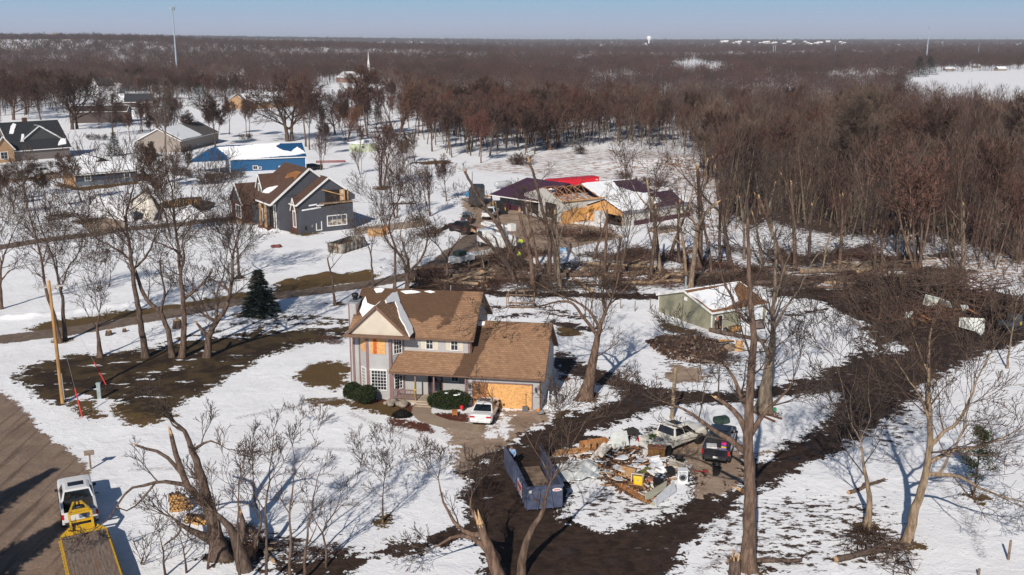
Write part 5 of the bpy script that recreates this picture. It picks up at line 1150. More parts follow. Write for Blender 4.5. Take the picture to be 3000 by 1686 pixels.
def vehicle(name,label,cat,col,L,W,deck,belt,roof,cab,wheels,bed=None,group=None,sunroof=False,wr=.38,hoodz=None,trunkz=None,lower=None,kind='car',dirt=None):
    """cab = (y rear base, y front base, y rear roof, y front roof); forward is +y, rear bumper at y = 0"""
    t=thing(name,label,cat,(0,0,0),0,group);w=W/2;hz=hoodz or deck;tz=trunkz or deck;zb=.32 if kind == 'car' else .45
    y0b,y1b,y0r,y1r=cab
    def sec(y,top,k=1.0,z0=zb):return (y,[(w*.80*k,z0),(w*.97*k,z0+.10),(w*k,(z0+top)*.5),(w*.985*k,top-.14),(w*.90*k,top-.02),(w*.55*k,top+.02)])
    m=MB();rear_end=bed[1] if bed else 0
    if bed:st=[sec(rear_end,belt),sec(y1b,belt)]
    else:st=[sec(.02,tz-.10,.93,zb+.1),sec(.12,tz-.02,.98),sec(.5,tz),sec(y0b,belt),sec(y1b,belt)]
    st += [sec(y1b+.25,belt-.03),sec((y1b+L)/2,(belt+hz)/2),sec(L-.35,hz,.985),sec(L-.1,hz-.12,.94),sec(L,hz-.22,.86,zb+.08)]
    loft(m,st);body=m.build('body',col,t,bevel=.025)
    xr=w*.74;xb=w*.93;zr=roof
    Bq=[(-xb,y0b,belt-.03),(xb,y0b,belt-.03),(xb,y1b,belt-.03),(-xb,y1b,belt-.03)];Rq=[(-xr,y0r,zr-.05),(xr,y0r,zr-.05),(xr,y1r,zr-.06),(-xr,y1r,zr-.06)];Tq=[(-xr*.8,y0r+.12,zr),(xr*.8,y0r+.12,zr),(xr*.8,y1r-.15,zr),(-xr*.8,y1r-.15,zr)]
    m=MB();m.add(Bq+Rq+Tq,[(3,2,1,0),(0,1,5,4),(1,2,6,5),(2,3,7,6),(3,0,4,7),(4,5,9,8),(5,6,10,9),(6,7,11,10),(7,4,8,11),(8,9,10,11)]);m.build('cabin',col,t)
    G_=glass('tinted_car_glass',(.006,.007,.009),.06)
    quad_panel(t,'rear_window',sub([Bq[0],Bq[1],Rq[1],Rq[0]],.06,.94,.14,.93),G_);quad_panel(t,'windscreen',sub([Bq[2],Bq[3],Rq[3],Rq[2]],.05,.95,.06,.94),G_)
    for sgn in (1,-1):
        P=[Bq[1],Bq[2],Rq[2],Rq[1]] if sgn > 0 else [Bq[3],Bq[0],Rq[0],Rq[3]]
        a,b=(.06,.48),(.52,.93)
        for u0,u1 in (a,b):quad_panel(t,'side_window',sub(P,u0,u1,.14,.9),G_)
        m=MB();m.obox((sgn*(w+.09),y1b-.45,belt+.08),(.2,.1,.16));m.build('mirror',BLACKM,t)
        m=MB();m.box(min(sgn*w*1.0,sgn*w*1.008),max(sgn*w*1.0,sgn*w*1.008),y0b+.5,y0b+.62,belt-.22,belt-.18);m.build('door_handle',BLACKM,t)
    if sunroof:m=MB();m.box(-xr*.6,xr*.6,y0r+(y1r-y0r)*.42,y1r-.18,zr+.002,zr+.012);m.build('sunroof',G_,t)
    if bed:
        bz,yb,fl=bed[0],bed[1],.80
        for sgn in (1,-1):
            m=MB();a,b=sorted((sgn*w*.83,sgn*w*.985));m.box(a,b,.08,yb,zb+.05,bz);m.build('bed_side',col,t,bevel=.03)
        m=MB();m.box(-w*.83,w*.83,.08,yb,fl-.08,fl);m.box(-w*.83,w*.83,yb-.05,yb,fl,bz);m.build('bed_floor',BEDL if col is not CARC else col,t)
        m=MB();m.box(-w*.95,w*.95,.0,.08,fl-.15,bz);tg=m.build('tailgate',col,t,bevel=.015);m=MB();m.box(-.12,.12,-.012,0,bz-.2,bz-.12);m.build('handle',BLACKM,tg)
        m=MB();m.box(-w*.8,w*.8,-.14,.02,.5,.66);m.build('rear_bumper',CHROME if col is CARC else BLACKM,t,bevel=.02)
        for sgn in (1,-1):m=MB();a,b=sorted((sgn*w*.87,sgn*w*1.0));m.box(a,b,-.012,.09,bz-.42,bz-.08);m.build('tail_light',TAILR,t)
    else:
        for sgn in (1,-1):m=MB();a,b=sorted((sgn*w*.5,sgn*w*.93));m.box(a,b,-.005,.16,tz-.24,tz-.11);m.build('tail_light',TAILR,t)
        m=MB();m.box(-w*.86,w*.86,-.06,.1,zb+.06,zb+.30);m.build('rear_bumper',col,t,bevel=.03)
    m=MB();m.box(-.16,.16,-.15 if bed else -.03,-.12 if bed else .02,.66 if bed else tz-.42,.8 if bed else tz-.28);m.build('number_plate',PLATE,t)
    for sgn in (1,-1):m=MB();a,b=sorted((sgn*w*.5,sgn*w*.86));m.box(a,b,L-.09,L+.01,hz-.36,hz-.2);m.build('headlight',HEADL,t)
    m=MB();m.box(-w*.8,w*.8,L-.06,L+.06,zb,zb+.22);m.build('front_bumper',BLACKM,t)
    for y in wheels:
        for sgn in (1,-1):
            wheel(t,sgn*(w-.10),y,wr)
            m=MB();m.tube([(sgn*(w-.2),y,wr+.02),(sgn*(w+.006),y,wr+.02)],wr*1.17,20);m.build('wheel_arch',BLACKM,t)
    return t
def pickup(label,col,L=5.9,W=2.0,**k):return vehicle('pickup_truck',label,'pickup truck',col,L,W,1.2,1.22,1.92,(1.95,4.35,2.12,3.55),(1.15,4.8),bed=(1.30,1.95),hoodz=1.22,wr=.40,kind='truck',**k)
def sedan(name,label,col,**k):return vehicle(name,label,'car',col,4.8,1.86,1.0,1.0,1.46,(.75,3.75,1.55,2.85),(.98,3.85),hoodz=.92,trunkz=1.02,wr=.34,**k)
zv=zoomed(1800,1150,400/1931);zd=zoomed(1400,1250,300/1448)
t=sedan('car','white sedan parked on the driveway before the boarded garage',CARW,sunroof=True);place(t,(.80,.1,0),z7(1412,1302),(.80,3.85,0),z7(1472,1172));sedan_=t
t=pickup('cream white pickup with dented bed side beside the debris heap',CARC,sunroof=True);place(t,(.93,1.15,0),zv(748,895),(.93,4.8,0),zv(1197,722));f150=t
m=MB();m.obox((.985,1.75,.95),(.05,.5,.35),(0,0,12));m.build('dent',paint('scraped_cream_paint',(.50,.46,.40),.5),t)
for x,y,s,mt in ((-.1,1.2,.3,M('grey_tote',(.33,.32,.30),.6)),(-.4,.6,.18,SNOW),(.3,.5,.2,SNOW)):
    p=t.matrix_basis @ Vector((x,y,.82));m=MB();m.box(-s*1.2,s*1.2,-s,s,0,s*.9);o=m.build('cargo',mt,None,p,math.degrees(t.rotation_euler.z),bevel=.04);o.name='storage_tote' if mt is not SNOW else 'snow_lump'
    if mt is SNOW:tag(o,'lump of snow in the cream pickup bed, %s' % ('left of the tote' if x < 0 else 'near its dented side'),'snow')
    else:tag(o,'grey plastic tote in the bed of the cream pickup','tote')
p=t.matrix_basis @ Vector((-.55,1.1,.82));rng=random.Random(4);v,f=leafy(rng,lambda:((rng.gauss(0,.1),rng.gauss(0,.1),rng.uniform(.05,.4)),(rng.uniform(-1,1),rng.uniform(-1,1),.5)),120,.12);m=MB();m.v=v;m.f=f;m.m=[0]*len(f);m.s=[False]*len(f);o=m.build('potted_plant',leafmat('green_leaves',(.03,.06,.015),(.07,.12,.03)),None,p);tag(o,'small green plant in the bed of the cream pickup','plant')
t=pickup('black pickup with a loaded open bed next to the cream pickup',CARB,L=5.6);place(t,(-.98,.1,1.3),zv(1232,800),(-.9,4.3,1.25),zv(1370,478));bp=t
for k,(x,y,s,mt,lb,ct) in enumerate(((-.4,.9,(.75,.8,.25),M('white_bag',(.62,.6,.6),.7,.12),'white plastic sack in the black pickup bed','bag'),(.2,.5,(.5,.55,.2),M('pale_pink_cloth',(.5,.42,.42),.8,.2),'pale bundle of cloth in the black pickup bed','bundle'),(.45,1.15,(.38,.3,.12),M('yellow_box',(.6,.4,.03),.6),'yellow box at the bottom of the stack in the black pickup','box'),(.45,1.15,(.38,.3,.1),M('blue_box',(.03,.05,.3),.6),'blue box in the middle of the stack in the black pickup','box'),(.45,1.15,(.38,.3,.12),M('magenta_box',(.5,.02,.16),.6),'pink box on top of the stack in the black pickup','box'),(.52,.45,(.42,.4,.24),M('violet_bag',(.26,.2,.5),.7,.2),'violet bag by the tailgate of the black pickup','bag'))):
    z=.84+{2:.18,3:.31,4:.42}.get(k,0);p=bp.matrix_basis @ Vector((x,y,z));m=MB();m.box(-s[0]/2,s[0]/2,-s[1]/2,s[1]/2,0,s[2]*1.5);o=m.build('load_'+ct,mt,None,p,math.degrees(bp.rotation_euler.z)+rng.uniform(-12,12),bevel=.03);o.name=ct;tag(o,lb,ct)
# white truck with the yellow gooseneck trailer
t=pickup('white pickup hitched to a yellow gooseneck trailer at the lower left',CARW,L=6.3,W=2.14,sunroof=True);place(t,(0,.05,1.3),z8(566,1005),(0,2.9,1.92),z8(532,795));wt=t
an=wt.rotation_euler.z
YT=M('yellow_trailer_paint',(.55,.33,.02),.5,.12)
t=thing('gooseneck_trailer','yellow gooseneck flatbed trailer with weathered plank deck at the lower left','trailer',tuple(wt.matrix_basis @ Vector((0,-2.55,0))),math.degrees(an)+2.0)
def planks():
    q=NT('weathered_planks');co=q.co();x=q.n('ShaderNodeSeparateXYZ');q.l(co,x.inputs[0]);fr=q.math('DIVIDE',x.outputs[0],.19);fl=q.math('FLOOR',fr);k=q.sstep(q.math('FRACT',fr),.0,.12)
    cm=q.n('ShaderNodeCombineXYZ');q.l(fl,cm.inputs[0]);rn=q.n('ShaderNodeTexWhiteNoise');q.l(cm.outputs[0],rn.inputs['Vector']);n=q.noise(q.mapv(co,(6,.7,1)),2,6,.7)
    c=q.mix(q.sstep(n,.3,.7),(.085,.062,.05),(.27,.22,.18));c=q.mix(q.math('MULTIPLY',rn.outputs['Value'],.55),c,(.19,.10,.062));c=q.mix(q.sstep(q.noise(q.mapv(co,(1.5,.25,1)),1.1,4),.55,.68,0,.6),c,(.22,.105,.06));q.col(q.mix(k,(.02,.015,.012),c));return q.done(.9)
m=MB();m.box(-1.25,1.25,-10.2,0,.88,.96);m.build('deck',planks(),t)
m=MB();m.box(-1.34,-1.25,-10.2,.05,.72,.97);m.box(1.25,1.34,-10.2,.05,.72,.97);m.box(-1.34,1.34,-.0,.1,.72,.97);m.build('deck_frame',YT,t)
m=MB()
for s in (-1,1):
    for k in range(22):m.box(min(s*1.37,s*1.42),max(s*1.37,s*1.42),-10+k*.46,-9.82+k*.46,.76,.86)
m.build('stake_pockets',YT,t)
m=MB();m.prism([(-1.3,.1,.93),(1.3,.1,.93),(.62,.85,1.12),(-.62,.85,1.12)],(0,0,.05));m.build('neck_plate',YT,t)
m=MB()
for s in (-1,1):m.bar((s*.62,.3,1.05),(s*.62,1.2,1.75),.13,.2);m.bar((s*.62,1.2,1.75),(s*.2,2.9,1.75),.13,.18)
for y,z,x in ((.8,1.45,.6),(1.25,1.78,.6),(1.6,1.8,.52)):m.bar((-x,y,z),(x,y,z),.12)
m.build('gooseneck',YT,t);m=MB();m.tube([(0,2.75,1.0),(0,2.75,1.85)],.07,8);m.build('coupler',YT,t)
sw_=thing('spare_wheel',None,None,(0,2.05,1.62));sw_.parent=t;m=MB();m.lathe((0,0,0),[(.2,0),(.36,.02),(.38,.12),(.36,.22),(.2,.24)],18);m.build('tyre',TYRE,sw_);m=MB();m.lathe((0,0,.05),[(.22,0),(.2,.12),(.08,.14),(0,.14)],14);m.build('rim',RIM,sw_)
for y in (-6.6,-7.5):
    for s in (-1,1):wheel(t,s*1.0,y,.40)
p=wt.matrix_basis @ Vector((.35,.5,.84));m=MB();m.box(-.5,.5,-.5,.5,0,.35);o=m.build('tool_box',M('blue_grey_toolbox',(.2,.24,.32),.5),None,p,math.degrees(an)+8,bevel=.04);tag(o,'blue-grey toolbox in the bed of the white towing pickup','toolbox')
# far vehicles
zf=zoomed(0,330,500/2262)
t=vehicle('van','white and dark green work van parked at the far left by the low house','van',CARW,5.6,2.0,1.2,1.25,2.3,(.05,4.3,.1,3.9),(1.1,4.4),hoodz=1.1,trunkz=1.25,wr=.36,kind='truck');place(t,(.86,1.1,0),zf(255,908),(.86,4.4,0),zf(505,880))
m=MB();m.prism([(1.01,.2,.6),(1.01,2.8,.6),(1.01,.2,2.0)],(.01,0,0));m.build('green_stripe',M('dark_green_stripe',(.01,.04,.03),.4),t)
t=pickup('white crew cab pickup parked behind the van at the far left',CARW);place(t,(.93,1.15,0),zf(455,850),(.93,4.8,0),zf(712,825))
p=GG(*zf(515,880));m=MB();m.ball((0,0,.25),(.6,.4,.3),0,8,6,.2,rng);o=m.build('yellow_cover',M('yellow_tarp',(.6,.35,.02),.6),None,p);tag(o,'bright yellow lump lying beside the van wheel','tarp')
t=sedan('car','dark car parked at the right end of the low dark blue house',CARD);place(t,(0,.1,.9),zf(1840,850),(0,4.5,.9),zf(1935,830))
t=sedan('car','dark blue car behind the right end of the blue metal building',CARB);place(t,(.8,.98,0),zk(2190,1208),(.8,3.85,0),zk(2262,1200))
t=sedan('car','black car parked left of the damaged grey house',CARB);place(t,(.8,.98,0),z4(1440,400),(.8,3.85,0),z4(1500,385))
t=vehicle('suv','dark grey suv in the barn yard just beyond the dark pickup','car',CARD,4.7,1.9,1.1,1.12,1.72,(.15,3.6,.4,2.9),(.95,3.75),hoodz=1.05,trunkz=1.15,wr=.37);place(t,(-.8,.1,.9),zc_(232,628),(.8,.1,.9),zc_(350,628))
t=pickup('dark maroon pickup with a loaded bed parked in the barn yard',CARM);place(t,(-.9,.0,.6),zc_(285,790),(.9,.0,.6),zc_(425,780));t.rotation_euler.z += R(12)
t=pickup('white pickup parked in the yard before the maroon-posted porch',CARW);place(t,(-.9,.0,.6),zc_(480,595),(.9,.0,.6),zc_(630,600))
# black boxy trailer with a pole, left of the barns
p=GG(*zc_(405,470));t=thing('box_trailer','tall black box trailer with rounded top beside the barn yard','trailer',p,-6);m=MB();m.prism([(-1.2,0,.5),(1.2,0,.5),(1.2,0,3.3),(.9,0,3.7),(-.9,0,3.7),(-1.2,0,3.3)],(0,4.5,0));m.build('body',M('black_trailer_skin',(.035,.033,.035),.5,.25),t)
m=MB();m.box(-1.15,1.15,-.9,0,.5,1.7);m.build('front_locker',M('black_trailer_skin',(.035,.033,.035),.5,.25),t);m=MB();m.box(-.55,.15,-.03,0,1.9,2.9);m.build('window_pane',GLASS,t)
for s in (-1,1):wheel(t,s*1.15,2.4,.4)
m=MB();m.tube([(-.9,2.8,3.6),(-.9,2.8,6.2)],.09,8);m.build('stack_pipe',STEEL,t)
# compact loader under the porch
p=GG(*zc_(700,540));t=thing('skid_loader','black compact loader with yellow arms under the maroon porch','loader',p,200)
m=MB();m.box(-.8,.8,-1.2,1.2,.4,1.3);m.box(-.6,.6,-.5,.8,1.3,2.1);m.build('body',M('black_machine_paint',(.02,.02,.02),.5),t);m=MB()
for s in (-1,1):m.bar((s*.85,-1.1,1.6),(s*.85,1.3,.9),.14,.22);m.bar((s*.85,1.3,.9),(s*.8,1.7,.3),.12,.2)
m.build('lift_arms',YT,t);m=MB();m.box(-.95,.95,1.7,2.2,.05,.6);m.build('bucket',BLACKM,t)
for y in (-.7,.7):
    for s in (-1,1):wheel(t,s*.95,y,.4)
# bucket truck in the yard
p=GG(*zc_(850,1050));t=thing('bucket_truck','white bucket truck standing in the barn yard behind the broken trees','truck',p,38)
for y in (1.2,2.3,5.8):
    for s in (-1,1):wheel(t,s*1.0,y,.5)
m=MB();m.box(-1.2,1.2,0,4.4,.7,1.9);m.box(-1.2,-.6,.2,4.2,1.9,2.3);m.box(.6,1.2,.2,4.2,1.9,2.3);m.build('utility_body',CARW,t,bevel=.03);m=MB();m.box(-1.15,1.15,4.7,6.6,.7,2.6);m.build('cab',CARW,t,bevel=.1)
m=MB();m.box(-1.05,1.05,6.58,6.63,1.6,2.4);m.build('windscreen',GLASS,t);m=MB();m.box(-1.17,1.17,5.2,6.2,1.7,2.4);m.build('side_window',GLASS,t)
m=MB();m.tube([(0,1.2,1.9),(0,1.2,3.0)],.35,10);m.bar((0,1.0,3.1),(0,6.8,3.3),.4,.4);m.bar((.35,6.6,3.5),(.35,.6,3.6),.3,.3);m.build('boom',WHITE,t);m=MB();m.box(.0,.9,-.3,.6,3.1,4.1);m.build('bucket',WHITE,t)
# tandem trailer with a folded grapple
a=zc_(255,1228);b=zc_(310,1215);t=thing('chipper_trailer','white tandem-axle chipper trailer with folded arm below the barn yard','trailer',(0,0,0));place(t,(.8,0,0),a,(.8,.95,0),b)
for y in (0,.95):
    for s in (-1,1):wheel(t,s*.8,y,.36)
m=MB();m.box(-.75,.75,-1.6,2.4,.55,1.35);m.build('body',CARW,t,bevel=.04);m=MB();m.box(-.6,.6,-.6,.9,1.35,2.0);m.build('engine_cover',M('dark_green_cover',(.03,.045,.04),.5),t)
m=MB();m.bar((0,2.2,1.2),(0,5.8,1.0),.35,.5);m.bar((0,5.8,1.0),(0,7.8,1.8),.2,.25);m.build('feed_arm',CARW,t);m=MB();m.bar((0,2.4,.7),(0,4.6,.6),.12);m.build('tow_bar',STEEL,t)
# ---------------------------------------------------------------- roll-off dumpsters
NB=M('navy_dumpster_paint',(.055,.065,.115),.5,.18,2,c2=(.085,.10,.16));NBW=M('scuffed_dumpster_inside',(.13,.12,.14),.7,.35,2)
pa,pb=zd(692,1212),zd(1195,1168);A=G(*pa);Bq=G(*pb);an=math.degrees(math.atan2(Bq[1]-A[1],Bq[0]-A[0]));L_=float(np.linalg.norm(Bq-A));t=thing('dumpster','dark blue open roll-off dumpster with both rear doors swung wide','dumpster',A,an);DFm=Frame((A[0],A[1],0),an)
hh=DFm.on(*zd(700,862),y=0)[2];sk=-.10
def side(x0,x1):
    return None
Ld=4.6;dx=DFm.on(*zd(505,835),z=0);Ld=4.3
m=MB();m.box(0,L_,0,.1,.15,hh);m.box(0,L_,-.05,.0,hh-.18,hh);fw=m.build('front_wall',NB,t)
m=MB();m.box(0,.1,.1,Ld,.15,hh)
for k in range(7):y=.25+k*(Ld-.4)/6;m.box(-.09,0,y,y+.12,.2,hh-.1)
m.box(-.1,.0,0,Ld,hh-.14,hh+.02);m.build('side_wall',NB,t)
m=MB();m.box(L_-.1,L_,.1,Ld,.15,hh)
for k in range(7):y=.25+k*(Ld-.4)/6;m.box(L_,L_+.09,y,y+.12,.2,hh-.1)
m.box(L_,L_+.1,0,Ld,hh-.14,hh+.02);m.build('side_wall',NB,t)
m=MB();m.box(.1,L_-.1,.1,6.6,.15,.24);m.build('floor',M('rusty_wooden_floor',(.16,.10,.07),.9,.4,1.5,c2=(.24,.17,.125)),t)
for s,x in ((-1,0),(1,L_)):
    m=MB();m.hexa([(x-.04,Ld+.05,.15),(x+.04,Ld+.05,.15),(x+s*.14+.04,Ld+2.85,.15),(x+s*.14-.04,Ld+2.85,.15),(x-.04,Ld+.05,hh),(x+.04,Ld+.05,hh),(x+s*.14+.04,Ld+2.85,hh),(x+s*.14-.04,Ld+2.85,hh)]);d_=m.build('rear_door',NB,t)
    m=MB()
    for z in (.5,hh-.4):m.tube([(x+s*.02,Ld,z-.1),(x+s*.02,Ld,z+.1)],.06,8)
    m.build('hinge',STEEL,d_)
m=MB();m.bar((L_*.36,-.06,hh-.2),(L_*.28,-.12,.2),.1,.1);m.bar((L_*.64,-.06,hh-.2),(L_*.72,-.12,.2),.1,.1);m.build('hook_frame',NB,t)
m=MB();m.box(.12,.3,-.07,-.05,hh-.42,hh-.22);m.build('paper_label',PLATE,fw)
m=MB();m.prism([(L_*.84+.32*math.cos(a),-.075,hh-.3+.11*math.sin(a)) for a in np.arange(20)*math.pi/10],(0,.025,0));ov=m.build('oval_logo',WHITE,fw);m=MB()
for k in range(6):m.box(L_*.84-.2+k*.07,L_*.84-.155+k*.07,-.082,-.074,hh-.35,hh-.25)
m.build('red_lettering',RED,ov)
m=MB();m.hexa([(-.115,1.1,.5),(-.1,1.1,.5),(-.1,2.5,.5),(-.115,2.5,.5),(-.115,1.1,1.35),(-.1,1.1,1.35),(-.1,2.5,1.35),(-.115,2.5,1.35)]);sg=m.build('advert_panel',WHITE,t);m=MB()
for k in range(4):m.box(-.125,-.114,1.25+k*.3,1.47+k*.3,.85,1.2)
m.box(-.125,-.114,1.25,2.4,.62,.7);m.build('red_lettering',RED,sg)
for x in (.3,L_-.3):m=MB();m.tube([(x-.1,Ld-.3,.1),(x+.1,Ld-.3,.1)],.1,10);m.build('roller',STEEL,t)
zg=zoomed(600,450,.2072);A=G(*zg(1740,1405));Bq=G(*zg(1955,1425));
an=math.degrees(math.atan2(Bq[1]-A[1],Bq[0]-A[0]));L_=float(np.linalg.norm(Bq-A));t=thing('rusty_dumpster','rusty pale roll-off dumpster in the snow by the grey house','dumpster',A,an);RFm=Frame((A[0],A[1],0),an);hh=max(1.3,RFm.on(*zg(1750,1270),y=0)[2]);
RD=M('rusted_pale_paint',(.15,.075,.04),.8,.4,1.6,c2=(.34,.34,.30));Ld=6.2
m=MB();m.box(0,L_,0,.1,.1,hh);m.box(0,.1,.1,Ld,.1,hh);m.box(L_-.1,L_,.1,Ld,.1,hh);m.box(.1,L_-.1,Ld-.1,Ld,.1,hh)
for k in range(6):y=.2+k*1.1;m.box(-.09,0,y,y+.13,.15,hh-.05);m.box(L_,L_+.09,y,y+.13,.15,hh-.05)
m.build('walls',RD,t);m=MB();m.box(.1,L_-.1,.1,Ld-.1,.1,hh*.55);m.build('rubble_load',M('rusty_rubble',(.09,.05,.03),.95,.5,5),t);m=MB();m.bar((L_*.4,-.05,hh),(L_*.3,-.12,.2),.1);m.bar((L_*.6,-.05,hh),(L_*.7,-.12,.2),.1);m.build('hook_frame',RUST,t)
# ================================================================= TRACED TREES
gl='tall bare trees between the farm lane and the mud strip'
traced('bare_tree','tallest bare tree left of the house, trunk rising from the mud and forking wide',[[(1030,1440),(985,1130),(945,900),(920,700),(900,560),(890,440),(925,300),(950,200)],[(930,820),(1010,760),(1070,660),(1110,540),(1140,400),(1180,280)],[(925,760),(830,680),(700,610),(600,530),(520,400),(470,300)],[(900,600),(820,480),(740,380),(690,270)],[(905,590),(880,470),(870,330),(830,230)]],0.36,1,gl,z4,1.25,brl=3.6)
traced('bare_tree','leaning bare tree with a torn pale limb, second left of the house',[[(1215,1440),(1190,1260),(1130,1120),(1050,1050),(1000,970),(955,830)],[(1150,1130),(1165,980),(1140,850),(1130,760),(1160,660)],[(1130,840),(1060,760),(1000,690)]],0.29,2,gl,z4,1.1,splints=(0,),brl=3.2)
traced('bare_tree','straight bare tree with dark double trunk close left of the crooked fruit tree',[[(1285,1440),(1300,1210),(1290,1000),(1272,820),(1255,640),(1235,500),(1225,380),(1215,250)],[(1250,560),(1330,450),(1430,400),(1500,320)],[(1245,690),(1140,640),(1040,600),(960,540)],[(1275,850),(1300,740),(1290,620),(1350,520),(1400,430)],[(1300,1020),(1390,960),(1490,850)]],0.34,3,gl,z4,1.25,splints=(4,),brl=3.6)
traced('bare_tree','crooked low bare tree with thick tangled branches, left of the spruce',[[(1465,1440),(1478,1300),(1530,1190),(1600,1090),(1640,900),(1650,700),(1690,560)],[(1490,1290),(1430,1250),(1390,1200)],[(1530,1190),(1440,1140),(1380,1040),(1320,980)],[(1540,960),(1500,890)],[(1540,1180),(1530,1000),(1580,860),(1600,740)]],0.38,4,None,z4,1.9,splints=(1,3),brl=3.0)
traced('bare_tree','bare tree with a low fork and one snapped pale stub, left of the tallest tree',[[(705,1440),(690,1220),(700,1130)],[(690,1115),(625,990),(560,850),(500,780),(450,700)],[(705,1110),(715,1000),(700,880),(672,780),(645,650),(630,560)],[(670,835),(610,770)]],0.3,5,gl,z4,1.2,splints=(3,),brl=3.2)
traced('bare_tree','upright bare tree just right of the wooden utility pole',[[(462,1320),(448,1150),(438,1000),(400,850),(362,700),(320,600),(280,500)],[(440,960),(480,810),(560,690),(610,480)],[(405,860),(390,700),(400,560)]],0.25,6,gl,z4,1.3,brl=3.4)
traced('bare_tree','thin bare tree directly behind the wooden utility pole',[[(428,1340),(380,1140),(330,980),(292,750),(245,560),(205,420),(180,300)],[(300,780),(340,640),(390,500)],[(260,620),(170,540),(110,420)]],0.24,7,gl,z4,1.3,brl=3.4)
traced('bare_tree','spreading bare tree cut off by the left edge above the grey lane',[[(8,1100),(2,900),(12,780),(60,650),(110,520)],[(5,900),(80,820),(180,790)],[(10,780),(-20,600),(20,480)]],0.25,8,None,z4,1.5,brl=3.4)
traced('bare_sapling','small young bare tree alone on the snow beyond the farm lane',[[(770,942),(785,850),(780,760)],[(785,850),(830,770),(850,700)],[(783,830),(740,760),(730,700)]],0.09,9,None,z4,2.0,brl=2.2)
traced('bare_tree','bushy round-crowned bare tree in front of the damaged grey house',[[(1690,882),(1682,700),(1660,600),(1640,480)],[(1680,730),(1760,640),(1800,560)],[(1675,720),(1580,640),(1530,560)],[(1665,640),(1700,540),(1690,450)]],0.22,10,None,z4,2.6,mats=(BARK,TWIGD),brl=3.4)
traced('broken_tree','short broken tree trunk leaning beside the rusty dumpster',[[(2370,1070),(2345,880),(2315,740)],[(2350,830),(2400,740),(2450,680)]],0.158,11,None,z4,.9,splints=(0,))
gm_='bare trees along the lane behind the house'
traced('bare_tree','multi-stemmed bare tree behind the house, left stem of the clump bent outward',[[(690,930),(670,760),(610,670),(540,590),(510,480)],[(690,920),(690,740),(640,560),(660,480)],[(700,915),(720,800),(770,740),(820,620),(800,480),(720,290)],[(715,920),(700,790),(690,690)]],0.28,12,gm_,z5,1.2,brl=3.2)
traced('bare_tree','slim bare tree left of the clump behind the house',[[(455,910),(432,680),(375,560),(292,470)],[(435,700),(450,580),(470,500)]],0.17,13,gm_,z5,1.3)
traced('bare_tree','straight slender bare tree between the slim tree and the clump',[[(600,928),(605,760),(600,640),(560,500),(600,380),(640,280),(610,100)],[(580,560),(520,430),(450,320)],[(610,350),(680,220),(700,60)]],0.2,14,gm_,z5,1.3)
traced('bare_tree','dark bare tree standing by the end of the barn yard lane',[[(968,880),(960,730),(1000,650),(1060,560)],[(960,740),(900,640),(830,560),(740,330),(690,290)],[(880,610),(850,480),(800,360)]],0.25,15,None,z5,1.4)
gb='storm-broken trees in front of the barns'
traced('broken_tree','leaning broken tree with snapped top beside the bucket truck',[[(1428,890),(1385,780),(1250,620),(1150,540)],[(1320,700),(1300,600),(1270,560)],[(1260,630),(1220,570)]],0.32,21,gb,z5,0.9,splints=(0,1,2))
traced('broken_tree','tall leaning broken tree rising over the parked white pickup by the barns',[[(1410,700),(1335,540),(1265,430),(1165,280),(1080,120)],[(1350,570),(1312,440),(1295,340)],[(1240,400),(1100,330),(1040,300)]],0.34,22,gb,z5,0.9,splints=(0,1))
traced('broken_tree','thick broken trunk with pale shattered head in front of the barn doors',[[(1550,932),(1540,760),(1508,600),(1475,490),(1455,400)],[(1510,620),(1540,480),(1530,330)]],0.34,23,gb,z5,0.8,splints=(0,1))
traced('broken_tree','tallest snapped tree in front of the open barn trusses',[[(1655,872),(1665,660),(1655,560),(1600,330),(1565,180),(1525,55)],[(1650,560),(1690,420),(1710,360)],[(1640,480),(1500,350)]],0.3,24,gb,z5,0.8,splints=(0,1))
traced('broken_tree','dark shaded broken trunk right of the tallest snapped tree',[[(1705,872),(1695,620),(1680,500),(1700,420)]],0.26,25,gb,z5,0.8,splints=(0,))
traced('broken_tree','slim broken trunk behind the shattered thick one',[[(1590,770),(1545,560),(1515,400),(1500,330)]],0.24,26,gb,z5,0.8,splints=(0,))
traced('broken_tree','big forked broken tree right of the house, thick trunk and long curved left boughs',[[(1472,1003),(1492,900),(1510,820),(1525,780)],[(1508,825),(1475,775),(1400,738),(1330,700)],[(1500,850),(1440,765),(1395,760),(1340,775),(1280,772)],[(1522,790),(1550,720),(1575,620),(1588,530),(1575,460)],[(1525,780),(1565,735),(1602,690)],[(1535,745),(1500,690),(1450,650),(1420,600)],[(1565,680),(1590,600),(1640,500)]],0.68,27,None,V,1.1,splints=(4,),brl=3.4)
traced('broken_tree','pale straight broken tree standing behind the green shed',[[(1737,730),(1745,655),(1755,575),(1776,535),(1802,512)],[(1755,580),(1735,520),(1745,470)]],0.34,28,None,V,0.9,mats=(BARKL,TWIGN),splints=(0,1))
traced('broken_tree','massive pale three-limbed tree right of the green shed',[[(2236,1204),(2250,1090),(2262,1000),(2268,940)],[(2262,1000),(2268,850),(2272,740),(2255,620),(2270,540)],[(2270,960),(2310,890),(2350,830),(2385,760),(2440,700),(2500,660)],[(2255,1050),(2235,1010),(2205,965)],[(2264,900),(2300,780),(2330,680),(2310,560)]],0.74,29,None,lambda x,y:(x,y),1.0,mats=(BARKL,TWIGN),splints=(1,),brl=3.4)
